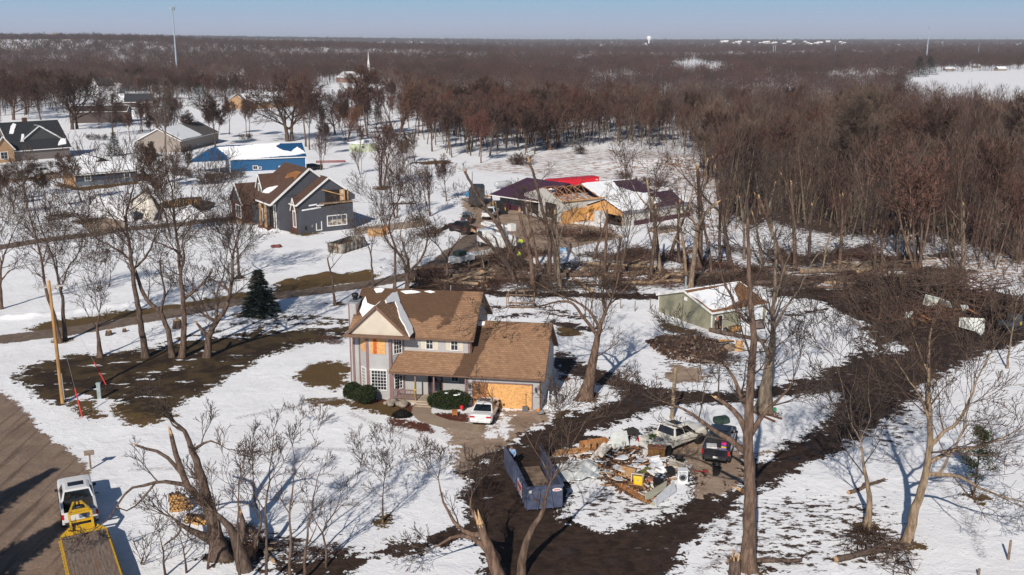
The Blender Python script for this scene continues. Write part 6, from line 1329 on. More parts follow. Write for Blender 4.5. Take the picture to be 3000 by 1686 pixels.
traced('bare_tree','tall scarred tree in the lower right foreground, trunk reaching past the shed',[[(2191,1668),(2196,1530),(2198,1400),(2190,1310),(2195,1200),(2200,1096),(2207,997),(2199,914),(2195,790),(2190,640)],[(2178,1313),(2145,1296),(2070,1247),(2000,1199),(1940,1175)],[(2180,1280),(2160,1215),(2098,1165)],[(2202,1280),(2228,1226),(2264,1186),(2308,1142),(2326,1110)],[(2192,1200),(2162,1138),(2132,1076),(2080,1040)],[(2200,968),(2166,923),(2142,865),(2120,820),(2094,730)],[(2200,1440),(2170,1436)]],0.48,30,None,lambda x,y:(x,y),0.65,mats=(BARK,TWIGN),splints=(2,6),brl=2.8)
traced('bare_tree','light-barked bare tree leaning left on the lower right snow, nearer the mud road',[[(1228,1132),(1245,960),(1240,880),(1205,680),(1190,560)],[(1180,540),(1115,410),(1080,250),(1050,120),(1000,-20),(960,-120)],[(1208,530),(1250,400),(1238,210),(1255,60),(1300,-60)],[(1160,450),(1125,250),(1165,50),(1190,-120)],[(1150,640),(1130,540),(1100,470)]],0.27,31,'light barked bare trees on the lower right snow',zr,1.1,mats=(BARKL,TWIGN),brl=3.4)
traced('bare_tree','light-barked bare tree with long boughs sweeping right, lower right corner',[[(1488,1245),(1555,1010),(1620,790),(1650,600),(1645,300),(1640,0),(1660,-200)],[(1660,580),(1735,500),(1850,400),(1940,210),(2010,50),(2080,-80)],[(1668,690),(1780,620),(2000,580),(2200,500),(2290,420)],[(1672,760),(1850,790),(2000,880),(2277,960)],[(1640,480),(1610,300),(1510,150),(1420,0)],[(1690,745),(1810,610),(1880,440),(1920,260),(1930,60)],[(1640,100),(1580,-40),(1520,-200)]],0.34,32,'light barked bare trees on the lower right snow',zr,1.2,mats=(BARKL,TWIGN),brl=3.8)
traced('bare_tree','forked bare tree in the bottom foreground crossing the blue dumpster',[[(355,1500),(395,1210),(470,1040),(530,950),(582,760),(620,650)],[(620,650),(700,500),(760,395),(830,285),(905,150),(1050,20),(1120,-60)],[(600,660),(550,500),(465,390),(420,290),(340,150),(190,40)],[(735,440),(700,320),(710,190),(690,120)],[(850,270),(930,230),(1080,120),(1250,60),(1400,0)],[(465,380),(500,300),(590,180),(640,120)]],0.33,33,None,z9,0.35,depth=53.5,brl=1.9)
traced('broken_tree','storm-torn tree with a long pale scar in the bottom foreground left of the mud road',[[(190,1520),(110,1270),(20,1020)],[(60,1120),(-120,1080),(-220,960),(-290,820),(-330,640)],[(110,1260),(-40,1130),(-230,1130),(-380,1230)],[(20,1030),(-60,880),(-50,760)]],0.42,34,None,z9,0.4,depth=52.5,splints=(0,),brl=1.9)
traced('pruned_tree','thick gnarled tree with sawn-off limbs beside the firewood in the lower left',[[(1560,1320),(1490,1010),(1440,800),(1375,610),(1310,450),(1255,380)],[(1470,960),(1335,830),(1280,690),(1240,570),(1205,455)],[(1300,700),(1150,590),(960,530)],[(1330,830),(1200,790),(1060,800),(920,840),(850,920),(760,1060),(690,1110)],[(1490,1200),(1330,1120),(1215,1040)],[(1300,1060),(1270,1150),(1160,1235)],[(1310,450),(1230,390),(1150,270)],[(1370,530),(1480,500),(1600,550)],[(1060,810),(930,985),(830,975)]],0.58,35,None,z8,0.45,splints=(1,2,5,8),brl=1.6)
traced('pruned_tree','second thick trunk of rough bark at the foot of the gnarled tree, lower left',[[(1745,1480),(1690,1260),(1600,1080),(1500,990)],[(1690,1240),(1720,1090),(1700,1010)]],0.6,36,None,z8,0.5,splints=(1,),depth=54.0,brl=1.8)
gs='thin upright suckers growing in the bottom left foreground'
for i,(b,pts) in enumerate([((1690,1500),[(1680,1200),(1690,900),(1690,800),(1720,640)]),((1880,1500),[(1885,1200),(1880,1000),(1905,760),(1935,420)]),((2040,1500),[(2060,1200),(2050,1000),(2080,700),(2070,520)]),((2150,1500),[(2160,1250),(2200,1000),(2260,700)]),((1180,1500),[(1160,1350),(1130,1150)]),((1330,1500),[(1310,1320),(1270,1180)]),((1480,1510),[(1470,1330),(1540,1180),(1530,1020),(1500,850)]),((2290,1510),[(2310,1300),(2280,1130),(2370,1000),(2400,880)]),((1000,1500),[(990,1400),(1020,1290)]),((1790,1510),[(1800,1250),(1850,1060),(1800,900),(1780,480)])]):
    lab=['upright thin-branched sucker nearest the gnarled trunk','tallest thin-branched sucker in the lower left foreground','thin-branched sucker right of the tallest one','rightmost thin-branched sucker of the lower left clump','low twiggy sucker left of the gnarled trunk','low twiggy sucker at the foot of the gnarled trunk','upright sucker growing in front of the gnarled trunk','crooked sucker at the right end of the lower left clump, beside the torn scarred tree','lowest twiggy sucker beside the trailer shadow','sucker close left of the tallest one, lower left'][i]
    if len(pts) > 3:lim=[[b]+pts,[pts[1],(pts[1][0]-90,pts[1][1]-150),(pts[1][0]-120,pts[1][1]-330)],[pts[2],(pts[2][0]+110,pts[2][1]-120),(pts[2][0]+170,pts[2][1]-270)]]
    else:lim=[[b]+pts,[pts[0],(pts[0][0]+60,pts[0][1]-100),(pts[0][0]+90,pts[0][1]-220)]]
    traced('bare_sapling',lab,lim,.11,40+i,gs,z8,1.3,depth=52.0+i*.35,brl=1.1,cat='sapling',minr=.011,slev=2)
traced('ornamental_tree','small rounded bare tree casting its shadow on the front lawn snow',[[(962,1315),(964,1250),(968,1200)],[(966,1215),(930,1170),(905,1140)],[(967,1205),(1000,1165),(1040,1140)],[(967,1200),(975,1150),(985,1110)],[(966,1200),(950,1150),(945,1110)]],0.085,50,None,V,2.4,mats=(BARK,TWIGN),cat='tree',minr=.008,brl=1.15)
traced('bare_sapling','tiny bare sapling alone on the front lawn snow',[[(757,1098),(755,1060),(756,1030)],[(756,1065),(775,1045)],[(755,1060),(738,1040)]],0.0231,51,None,V,2.2,brl=.8,cat='sapling',minr=.006)
traced('bare_tree','thin pale bare tree at the right edge beyond the mud road',[[(2290,1400),(2330,1150),(2345,1000),(2390,830),(2410,700)],[(2340,1050),(2420,960),(2450,880)],[(2330,1150),(2250,1040),(2200,960)]],0.119,52,None,z6,.8,mats=(BARKL,TWIGN))
# ================================================================= THE WOODS
def mid_set(prefix,n,h,r,mats,**k):
    return [tree_meshes('%s_%d' % (prefix,i),100+i*7+len(prefix)*31,h,r,'mid',mats=mats,**k) for i in range(n)]
WST=[(7,6,12,.42,30,.52),(5,4,8,.22,32,.52),(4,2,8,.15,34,.55),(2,2,5,.1,36,.6),(2,2,0,0,0,0)]
SST=[(6,6,11,.26,44,.62),(5,4,9,.2,40,.56),(4,3,8,.12,42,.58),(3,2,5,.1,42,.6),(2,2,0,0,0,0)]
for st_ in (WST,SST):pass
TALL=mid_set('grey_wood',4,15,.20,(BARK,TWIG),trop=.16,minr=.030,sty=WST,wob_=.12)
REDD=mid_set('red_wood',4,14,.17,(BARK,TWIGR),trop=.17,minr=.030,sty=WST,wob_=.12)
DRKD=mid_set('dark_wood',3,13,.18,(BARK,TWIGD),trop=.12,minr=.030,sty=WST,wob_=.15)
CLUMP=mid_set('clump',3,13,.17,(BARK,TWIG),trop=.14,minr=.027,stems=4,spread=.22,sty=[(7,5,8,.4,30,.45),(4,3,6,.2,34,.5),(3,2,6,.1,36,.55),(2,2,0,0,0,0)])
OAK=mid_set('oak',3,13,.34,(BARK,TWIGD),trop=.05,minr=.027,sty=[(5,7,11,.22,52,.85),(6,5,9,.22,38,.5),(4,3,7,.15,40,.52),(3,2,6,.1,42,.6),(2,2,0,0,0,0)])
WILL=mid_set('willow',2,9,.16,(BARK,WILLOW),trop=.10,minr=.022,stems=5,spread=.5,sty=[(6,5,9,.2,30,.55),(4,3,8,.15,34,.55),(3,2,7,.1,36,.55),(2,2,0,0,0,0)])
GIANT=[tree_meshes('giant',77,21,.42,mats=(BARKL,TWIGT),trop=.16,minr=.014,stems=4,spread=.24,sty=[(7,7,12,.38,28,.48),(5,4,11,.2,30,.55),(4,3,10,.12,30,.55),(3,2,8,.1,30,.6),(2,2,0,0,0,0)])]
BUSH=mid_set('bush',3,3.2,.05,(TWIGD,TWIGD),trop=.05,minr=.014,stems=9,spread=.9,sty=[(4,3,7,.15,36,.6),(3,2,6,.1,40,.6),(2,2,5,.1,40,.6),(2,2,0,0,0,0)])
SYC=[tree_meshes('sycamore',55,15,.24,mats=(BARKL,TWIGT),trop=.14,minr=.022,sty=WST)]
WH={'TALL':15,'REDD':14,'DRKD':13,'CLUMP':13,'OAK':13,'WILL':9,'GIANT':21,'BUSH':3.2,'SYC':15}
ALLT=dict(TALL=TALL,REDD=REDD,DRKD=DRKD,CLUMP=CLUMP,OAK=OAK,WILL=WILL,GIANT=GIANT,BUSH=BUSH,SYC=SYC)
_top={}
for k,L in ALLT.items():
    for i,(a,b) in enumerate(L):
        co=np.empty(len(b.vertices)*3,np.float32);b.vertices.foreach_get('co',co);_top[(k,i)]=float(np.percentile(co.reshape(-1,3)[:,2],99.5))
NTREE=[0]
def wood_tree(kind,px,py,top,label,group=None,name='bare_tree',rng=random,wide=1.0,cat='tree'):
    """tree whose foot stands under pixel (px, py) and whose crown reaches pixel row top"""
    p=GG(px,py);zc=p[1]*_cp-(p[2]-CAM_H)*_sp;H_=max(1.0,(py-top)*zc/3000*1.02)
    i=rng.randrange(len(ALLT[kind]));s=H_/_top[(kind,i)];NTREE[0] += 1
    return put_tree(name,ALLT[kind][i],p,label,cat,group,rng.uniform(0,360),(s*wide,s*wide,s))
rg=random.Random(11)
# -- single trees one can point at (pixel of the foot, row of the top)

for kd,px,py,tp,lb,wd in [
 ('OAK',842,415,222,'broad spreading oak rising behind the left part of the blue building',1.5),('OAK',856,414,228,'second spreading oak close right of the broad one behind the blue building',1.3),
 ('TALL',896,430,222,'tall dark tree behind the right end of the blue building, left of a pair',1.1),('TALL',907,440,245,'tall tree nearest the right end of the blue building',1.0),('TALL',943,424,300,'slim tree on the snow between the blue building and the pool house',.9),
 ('TALL',1077,402,200,'tall cottonwood behind the pale green many-sided shed',1.4),('WILL',1016,414,312,'broken stubby tree left of the pale green shed',.8),('DRKD',1014,410,300,'dark tree with ivy-clad trunk left of the pale green shed',.9),('OAK',1105,392,310,'crooked tree right behind the pale green shed',.8),('WILL',1164,398,235,'orange-tinged tree right of the pale green shed',.9),
 ('OAK',990,328,262,'pale bare tree at the far field edge below the church',.9),('TALL',722,402,290,'left tree of the leaning pair left of the spreading oak',.9),('TALL',731,402,285,'right tree of the leaning pair left of the spreading oak',.9),
 ('DRKD',630,430,282,'bushy dark tree before the beige house and left of the blue building',1.3),('TALL',672,395,288,'bare tree behind the bushy dark one by the blue building',1.1),('TALL',290,376,290,'bare tree standing in front of the dark brown building',1.0),('OAK',331,396,272,'forked bare tree in front of the right half of the dark brown building',.9),
 ('OAK',212,380,215,'large bare tree at the left end of the dark brown building',1.2),('OAK',226,378,225,'second large bare tree by the left end of the dark brown building',1.1),('TALL',381,410,330,'small bare tree right of the forked one on the upper left snow',1.1),('SYC',485,470,236,'tall sycamore with pale tan limbs left of the blue building',1.0),
 ('OAK',40,352,222,'big bare tree behind the charcoal-roofed house at the left edge',1.3),('TALL',120,352,232,'bare tree behind the right half of the charcoal-roofed house',1.3),('DRKD',500,700,466,'dense dark bare tree in front of the collapsed house wreck',.9),('DRKD',455,556,420,'upright twiggy bush tree before the blue building porch',.8),
 ('GIANT',2514,594,262,'giant bare tree with a broad tan crown standing out of the right-hand woods',1.05),('WILL',1616,440,300,'round orange-brown willow at the edge of the middle woods',1.2),('DRKD',1120,566,395,'many-stemmed vase-shaped tree on the snow right of the grey house',.01),
 ('CLUMP',1160,640,440,'bare tree with upswept branches beside the block retaining wall',.8),('TALL',1308,590,455,'bare tree on the snow left of the black box trailer',1.1),('CLUMP',1262,634,470,'clump of bare stems between the grey house and the barn yard',.9)]:
    if wd > .05:wood_tree(kd,px,py,tp,lb,None,'bare_tree',rg,wd)
wood_tree('CLUMP',1118,553,352,'vase-shaped many-stemmed bare tree alone on the snow behind the grey house',None,'bare_tree',rg,1.3)
# -- woods in bands: (outline in pixels of the feet, count, height metres, mix, label, group)
def inside(pt,poly):
    x,y=pt;c=False
    for i in range(len(poly)):
        (x0,y0),(x1,y1)=poly[i-1],poly[i]
        if (y0 > y) != (y1 > y) and x < (x1-x0)*(y-y0)/(y1-y0)+x0:c=not c
    return c
def scatter(poly,n,rng,mind):
    xs=[p[0] for p in poly];ys=[p[1] for p in poly];out=[];w=[GG(*p) for p in poly];X0,X1=min(q[0] for q in w),max(q[0] for q in w);Y0,Y1=min(q[1] for q in w),max(q[1] for q in w)
    W_=[(q[0],q[1]) for q in w];tries=0
    while len(out) < n and tries < n*60:
        tries += 1;p=(rng.uniform(X0,X1),rng.uniform(Y0,Y1))
        if inside(p,W_) and all((p[0]-q[0])**2+(p[1]-q[1])**2 > mind**2 for q in out):out.append(p)
    return out
def band(poly,n,hts,mix,label,group,seed,mind=3.0,name='bare_tree',wide=1.0,cat='tree'):
    rng=random.Random(seed);pts=scatter(poly,n,rng,mind);pts.sort(key=lambda p:p[1])
    for x,y in pts:
        k=rng.choice(mix);i=rng.randrange(len(ALLT[k]));h=rng.uniform(*hts);s=h/_top[(k,i)];NTREE[0] += 1
        put_tree(name,ALLT[k][i],(x,y,gzf(x,y)),label,cat,group,rng.uniform(0,360),(s*wide*rng.uniform(.85,1.25),s*wide*rng.uniform(.85,1.25),s))
MIDW=[(1195,405),(1290,478),(1420,480),(1560,455),(1700,440),(1850,450),(2010,475),(2060,400),(1800,372),(1500,352),(1250,345)]
band(MIDW,64,(12,16.5),['TALL','REDD','REDD','CLUMP','TALL','DRKD'],'slim bare tree of the wood behind the barns and the red container','bare trees of the wood behind the barns',1,3.5)
band([(1175,415),(1290,480),(1420,482),(1560,448),(1800,425),(1850,405),(1500,388),(1250,380)],40,(12,16),['TALL','REDD','CLUMP','TALL','CLUMP'],'slim bare tree in the front row of the wood behind the barns','front trees of the wood behind the barns',17,3)
RIGHTW=[(2080,700),(2200,640),(2420,690),(2700,800),(3000,810),(3100,700),(3050,480),(2600,440),(2200,430),(2020,480),(2100,560)]
band(RIGHTW,84,(11,17.5),['TALL','TALL','CLUMP','CLUMP','SYC','DRKD'],'bare tree of the dense wood filling the right side beyond the mud loop','bare trees of the right-hand wood',2,2.6)
band([(2000,478),(2600,438),(3080,476),(3080,380),(2600,345),(2000,345)],30,(10,15),['DRKD','REDD','TALL'],'dark bare tree in the farther part of the right-hand wood','bare trees deep in the right-hand wood',3,4)
LEFTW=[(-60,345),(200,330),(200,275),(-60,285)]
band(LEFTW,14,(12,17),['OAK','TALL','DRKD'],'bare tree among the houses at the upper left edge','bare trees at the upper left',4,6)
band([(380,300),(640,290),(640,262),(330,262)],12,(10,14),['OAK','TALL','DRKD'],'bare tree between the upper left farmhouses and the cell tower','bare trees by the upper left farmhouses',5,7)
band([(1130,345),(1280,345),(1280,270),(1130,262)],12,(11,15),['TALL','REDD'],'bare tree on the field edge right of the church','bare trees right of the church',6,6)
band([(520,330),(700,330),(760,290),(560,285)],12,(10,14),['OAK','TALL','DRKD'],'bare tree in the far field left of the tan brick house','bare trees left of the tan brick house',8,6)
band([(380,395),(520,400),(560,340),(420,345)],11,(8,12),['TALL','DRKD','CLUMP'],'bare tree between the dark brown building and the beige house','bare trees near the beige house',9,4)
band([(905,400),(1200,395),(1230,340),(960,335)],16,(9,14),['TALL','REDD','DRKD','OAK'],'bare tree on the snow between the blue building and the middle wood','bare trees left of the middle wood',10,5)
band([(-40,480),(60,475),(60,430),(-40,430)],4,(7,10),['DRKD','TALL'],'bare tree at the left edge beside the charcoal-roofed house','bare trees by the charcoal-roofed house',12,4)
band([(430,430),(640,425),(640,395),(430,395)],7,(7,11),['TALL','DRKD','CLUMP'],'bare tree beside the beige house and the cedars','bare trees by the cedars',13,4)
band([(900,520),(1180,530),(1250,440),(960,430)],9,(6,10),['CLUMP','TALL','DRKD'],'bare tree on the open snow behind the grey house','bare trees on the snow behind the grey house',14,6)
band([(0,640),(560,560),(560,520),(0,560)],9,(6,10),['TALL','DRKD','OAK'],'bare tree on the snow around the collapsed house','bare trees around the collapsed house',15,6)
# -- bushes
for i,(px,py,h,lb) in enumerate([(640,535,2.6,'brown bush at the left foot of the blue building porch'),(668,528,2.4,'brown bush in front of the blue building, left of its corner'),(700,522,2.2,'brown bush before the blue building corner post'),(600,540,2.4,'leftmost brown bush of the row before the blue building'),(560,520,2.8,'tall brown bush by the tall sycamore'),(520,515,2.4,'brown bush left of the tall sycamore foot'),
  (1535,484,3.0,'wide dark bush at the front edge of the middle wood'),(1510,482,2.2,'small bush left of the wide dark one at the wood edge'),(1830,530,2.4,'brown brush clump behind the torn workshop'),(1890,545,2.2,'second brown brush clump behind the torn workshop'),(1940,548,2.0,'rightmost brown brush clump behind the torn workshop'),
  (1700,452,2.6,'scrubby bush below the middle wood'),(720,410,2.0,'bush by the fence right of the beige house'),(270,410,2.2,'reddish bush on the snow below the dark brown building'),(300,412,2.0,'second reddish bush below the dark brown building'),(30,500,1.8,'low bush before the charcoal-roofed house, by the left edge'),(110,496,1.8,'low bush before the charcoal-roofed house brick wing'),(160,490,1.8,'low bush behind the white crew cab pickup')]):
    p=GG(px,py);k=i % 3;s=h/_top[('BUSH',k)];put_tree('bare_bush',BUSH[k],p,lb,'bush',None,i*50,(s*1.3,s*1.3,s),('stem','branches'))
# -- broken snags and scrub in the storm strip
SNAG=[]
for i in range(6):
    rng=random.Random(300+i);w=[Wood(),Wood()];h=rng.uniform(6,10);fr_=[]
    pts=[(0,0,-.2)];d=_norm((rng.uniform(-.12,.12),rng.uniform(-.12,.12),1));q=pts[0]
    for k in range(7):d=_norm((d[0]+rng.uniform(-.06,.06),d[1]+rng.uniform(-.06,.06),d[2]));q=tuple(q[j]+d[j]*h/7 for j in range(3));pts.append(q)
    r0=rng.uniform(.16,.26);rad=[r0*(1-.07*k) for k in range(8)];rad[0] *= 1.4;w[0].br(pts,rad,7);ends=[(pts[-1],d,rad[-1])]
    for b in range(rng.randrange(2,5)):
        k=rng.randrange(3,7);cd=_tilt(d,R(rng.uniform(25,50)),rng.uniform(0,6.28));L=rng.uniform(1.2,3.5);bp_=[pts[k]];q=pts[k]
        for j in range(4):cd=_norm((cd[0]+rng.uniform(-.15,.15),cd[1]+rng.uniform(-.15,.15),cd[2]+.1));q=tuple(q[m_]+cd[m_]*L/4 for m_ in range(3));bp_.append(q)
        w[0].br(bp_,[rad[k]*.55*(1-.12*j) for j in range(5)],5)
        if rng.random() < .5:ends.append((bp_[-1],cd,rad[k]*.3))
        else:
            for z in range(3):grow(w,rng,bp_[-1],_tilt(cd,R(rng.uniform(5,40)),rng.uniform(0,6.3)),rng.uniform(1,2.4),.03,1,[None]+TSTY,.15,.06,1,.008,1)
    for k in range(7):j=rng.randrange(2,7);grow(w,rng,pts[j],_tilt(d,R(rng.uniform(30,80)),rng.uniform(0,6.3)),rng.uniform(.6,2),.025,2,[None]+TSTY,.15,.06,1,.008,1)
    for e,dr,rr in ends:
        m=MB();n5=6;vs=[]
        for k in range(n5):a_=_tilt(dr,R(90),k*6.283/n5);vs.append(tuple(e[j]-dr[j]*rr*.8+a_[j]*rr*1.04 for j in range(3)))
        for k in range(n5):a_=_tilt(dr,R(90),k*6.283/n5);hh_=rr*rng.choice((.5,1.5,3,5));vs.append(tuple(e[j]+dr[j]*hh_+a_[j]*rr*.7 for j in range(3)))
        vs.append(tuple(e[j]+dr[j]*rr*.3 for j in range(3)));m.add(vs,[(k,(k+1) % n5,n5+(k+1) % n5,n5+k) for k in range(n5)]+[(n5+k,n5+(k+1) % n5,2*n5) for k in range(n5)])
        me=bpy.data.meshes.new('splintered_wood');me.from_pydata(m.v,[],m.f);me.materials.append(FRESH);me.update();fr_.append(me)
    SNAG.append((w[0].mesh('snag_trunk',[BARK if i % 2 else BARKL]),w[1].mesh('snag_crown',[TWIG]),fr_,pts[-1][2]))
def snag(px,py,h,label,group,rng):
    i=rng.randrange(6);a,b,fr_,tz=SNAG[i];s=h/tz;p=GG(px,py)
    t=put_tree('snapped_tree',(a,b),p,label,'broken tree',group,rng.uniform(0,360),(s**.6,s**.6,s));t.rotation_euler=(rng.gauss(0,.12),rng.gauss(0,.12),rng.uniform(0,6.28))
    for me in fr_:o=bpy.data.objects.new('splintered_wood',me);COL.objects.link(o);o.parent=t
rng=random.Random(21);gsn='snapped tree trunks in the storm strip'
for (px,py,tp) in [(1600,790,640),(1640,850,600),(1770,800,640),(1800,830,610),(1905,815,590),(1935,800,560),(1960,760,540),(1990,770,600),(2050,790,520),(2085,800,580),(2110,770,560),(2145,790,540),(2180,760,560),(2230,800,580),(2270,780,600),(2300,810,600),(2330,790,560),(2370,760,590),(2410,800,620),(2460,780,600),(2560,800,640),(2580,800,690),(2650,780,620),(2700,760,600),(2820,790,620),(2900,760,600),(1700,700,600),(1740,760,640),(1420,800,740),(1480,780,700),(2010,810,590)]:
    p=G(px,py);zc=p[1]*_cp+CAM_H*_sp;snag(px,py,(py-tp)*zc/3000*rng.uniform(.6,1.2),'snapped bare trunk with pale splintered ends among the fallen branches',gsn,rng)
# ---------------------------------------------------------------- conifers
NEEDLE=leafmat('blue_green_needles',(.010,.018,.014),(.035,.052,.042));NEEDLED=leafmat('dark_green_needles',(.008,.013,.008),(.026,.036,.02))
def conifer(name,label,px,py,top,wide,seed,mat=NEEDLE,n=5200,group=None,snow=True):
    p=GG(px,py);zc=p[1]*_cp+CAM_H*_sp;H_=(py-top)*zc/3000*1.03;rng=random.Random(seed);t=thing(name,label,'conifer',p,0,group)
    W_=wide;lay=[]
    nl=int(9+H_*2)
    for k in range(nl):
        f=k/nl;nb=int(7+8*(1-f))
        for b in range(nb):lay.append((f*.94+.03,6.283*b/nb+k*1.3+rng.uniform(-.3,.3),rng.uniform(.78,1.1)))
    v=[];fc=[];sz=max(.05,H_*.021);sv=[];sf=[]
    for i in range(n):
        f,a,k=rng.choice(lay);L=W_*(1-f)**.85*k+.08;u=rng.random()**.6;r=L*u;z=H_*(f+.05)-r*.22+rng.uniform(-.05,.05)*H_*.05
        c=(r*math.cos(a)+rng.gauss(0,sz*.9),r*math.sin(a)+rng.gauss(0,sz*.9),z);d=_norm((math.cos(a)+rng.gauss(0,.6),math.sin(a)+rng.gauss(0,.6),rng.gauss(-.05,.4)));s=_tilt(d,R(90),rng.uniform(0,6.28));q=sz*rng.uniform(.6,1.3);b=len(v)
        v += [tuple(c[j]-s[j]*q*.4 for j in range(3)),tuple(c[j]+s[j]*q*.4 for j in range(3)),tuple(c[j]+d[j]*q*2.2 for j in range(3))];fc.append((b,b+1,b+2))
    me=raw_mesh('foliage',v,None,fc,[mat],False);o=bpy.data.objects.new('foliage',me);COL.objects.link(o);o.parent=t
    m=MB();m.tube([(0,0,-.2),(0,0,H_*.5),(0,0,H_*.97)],[H_*.022,H_*.014,.01],7);m.build('trunk',BARK,t)
    return t
conifer('spruce_tree','blue-green spruce standing alone beside the farm lane left of the house',763,922,790,2.4,1,n=16000)
conifer('spruce_tree','spruce on the snow below the dark brown building, upper left',337,458,390,2.3,2,n=4200)
conifer('cedar_tree','bronze-green cedar right of the spruce, upper left',403,464,416,1.6,3,leafmat('bronze_cedar',(.03,.022,.014),(.06,.045,.028)),3000)
conifer('cedar_tree','dark green cedar before the beige house, upper left',447,460,415,1.6,4,NEEDLED,3000)
conifer('spruce_tree','left dark spruce of the pair behind the white farmhouse',377,268,206,7,5,NEEDLED,3000);conifer('spruce_tree','right dark spruce of the pair behind the white farmhouse',407,268,205,7,6,NEEDLED,3000)
conifer('pine_tree','broad dark pine left of the small white house, upper left',585,312,246,8,7,NEEDLED,3200);conifer('cedar_tree','round cedar on the snow below the church',1073,313,286,3.0,8,NEEDLED,1800);conifer('cedar_tree','narrow dark cedar at the church wall',1072,266,238,3.2,12,NEEDLED,1500)
conifer('pine_tree','tall dark pine left of the snowy field at the far right',2690,226,170,9,9,NEEDLED,2600);conifer('pine_tree','second dark pine beside the far right snowy field',2722,220,168,9,10,NEEDLED,2600);conifer('pine_tree','dark pine standing alone in the middle of the far woods',1727,196,166,8,11,NEEDLED,2000)
conifer('pine_tree','green pine in front of the far right houses',2452,205,163,8,13,NEEDLED,2000)
# open-crowned young pine at the lower right
p=GG(*zr(1940,925));rng=random.Random(6);t=thing('young_pine','young pine with loose green tufts on the lower right snow','pine',p);zc=p[1]*_cp+CAM_H*_sp;H_=500*.439*zc/3000
m=MB();m.tube([(0,0,-.2),(.05,0,H_*.5),(0,0,H_)],[.09,.06,.015],7)
v=[];fc=[]
for k in range(34):
    f=rng.uniform(.28,1);a=rng.uniform(0,6.28);L=(1.15-f)*1.9*rng.uniform(.6,1.1);e=(L*math.cos(a),L*math.sin(a),H_*f+L*.25);m.tube([(0,0,H_*f),e],[.025,.008],4)
    for j in range(85):
        u=rng.uniform(.45,1.05);c=(e[0]*u+rng.gauss(0,.17),e[1]*u+rng.gauss(0,.17),H_*f+L*.25*u+rng.gauss(0,.12));d=_norm((rng.gauss(0,1),rng.gauss(0,1),rng.gauss(.5,.6)));s=_tilt(d,R(90),rng.uniform(0,6));b=len(v);v += [tuple(c[i]-s[i]*.03 for i in range(3)),tuple(c[i]+s[i]*.03 for i in range(3)),tuple(c[i]+d[i]*.2 for i in range(3))];fc.append((b,b+1,b+2))
m.build('trunk',BARK,t);me=raw_mesh('foliage',v,None,fc,[leafmat('fresh_pine_needles',(.016,.026,.008),(.05,.065,.022))],False);o=bpy.data.objects.new('foliage',me);COL.objects.link(o);o.parent=t
# ---------------------------------------------------------------- the far woods: one mass, thinned with distance
rs=np.random.default_rng(5)
CLEAR=[[V(*q) for q in poly] for poly in [
 [(2330,184),(2640,176),(2640,300),(2480,296),(2290,285),(2270,225)],[(1640,185),(1740,160),(1860,182),(1790,200)],[(800,213),(1010,213),(1010,300),(900,330),(560,400),(470,330),(640,275),(790,245)],[(1440,152),(1500,150),(1500,162),(1440,163)],[(500,205),(620,205),(620,232),(500,235)],[(2060,205),(2220,198),(2220,215),(2080,220)],[(1480,205),(1640,200),(1660,214),(1490,222)],[(-50,210),(60,215),(60,250),(-50,260)],[(180,245),(520,255),(500,330),(180,330)]]]
CW=[np.array([G(*q)[:2] for q in poly]) for poly in CLEAR]
def far_band(y0,y1,cell,nt,size,hts,fade):
    A=.5*1.22*(y1**2-y0**2);n=int(A/cell);y=np.sqrt(rs.uniform(y0**2,y1**2,n));x=rs.uniform(-.61,.61,n)*y;P=np.stack([x,y],1);ok=np.ones(n,bool)
    for poly in CW:ok &= sdf_poly(P,poly) < 0
    if y0 < 900:# keep the mid-left fields open
        ok &= ~((x < -.02*y) & (y < 560) & (rs.random(n) < .55))
        ok &= ~((x < .1*y) & (y < 430))
    den=np.sin(x*.011+1)*np.cos(y*.007+.5)+np.sin(x*.004-y*.005);ok &= rs.random(n) < np.clip((.92 if y0 < 1500 else .72)+(.25 if y0 < 1500 else .42)*den,.04,1)
    P=P[ok];n=len(P);H_=rs.uniform(*hts,n);Wd=H_*rs.uniform(.28,.42,n);base=gz(P[:,0],P[:,1])
    hue=np.clip(rs.integers(0,4,n)+(np.sin(P[:,0]*.02)+np.cos(P[:,1]*.013)).round().astype(int),0,3)
    # every tree: nt twig blades on a dome, pointing up and out, and a stem
    u=rs.random((n,nt));a=rs.uniform(0,2*np.pi,(n,nt));q=np.sqrt(rs.random((n,nt)));zf_=.30+.66*u*(1-.45*q**2)
    cx=P[:,:1]+np.cos(a)*q*Wd[:,None]*np.sqrt(np.clip(1.15-(zf_-.55)**2*3.2,.05,1));cy=P[:,1:]+np.sin(a)*q*Wd[:,None]*np.sqrt(np.clip(1.15-(zf_-.55)**2*3.2,.05,1));cz=base[:,None]+H_[:,None]*zf_
    c=np.stack([cx,cy,cz],2);d=np.stack([np.cos(a)*q*.7+rs.normal(0,.35,(n,nt)),np.sin(a)*q*.7+rs.normal(0,.35,(n,nt)),np.full((n,nt),.75)],2);d /= np.linalg.norm(d,axis=2,keepdims=True)
    s=np.cross(d,rs.normal(0,1,(n,nt,3)));s /= np.linalg.norm(s,axis=2,keepdims=True);L=H_[:,None,None]*size[1]*rs.uniform(.6,1.3,(n,nt,1));w_=size[0]*rs.uniform(.6,1.3,(n,nt,1))
    v=np.stack([c-s*w_,c+s*w_,c+d*L],2).reshape(-1,3)
    mi=np.repeat(hue,nt)
    tb=np.stack([P[:,0],P[:,1],base-.3],1);ht=np.stack([np.full(n,0),np.zeros(n),H_*.7],1);wv=np.stack([np.full(n,max(.14,size[0]*.8)),np.zeros(n),np.zeros(n)],1)
    v2=np.stack([tb-wv,tb+wv,tb+ht],1).reshape(-1,3)
    return np.concatenate([v,v2]),np.concatenate([mi,np.full(n,0)])
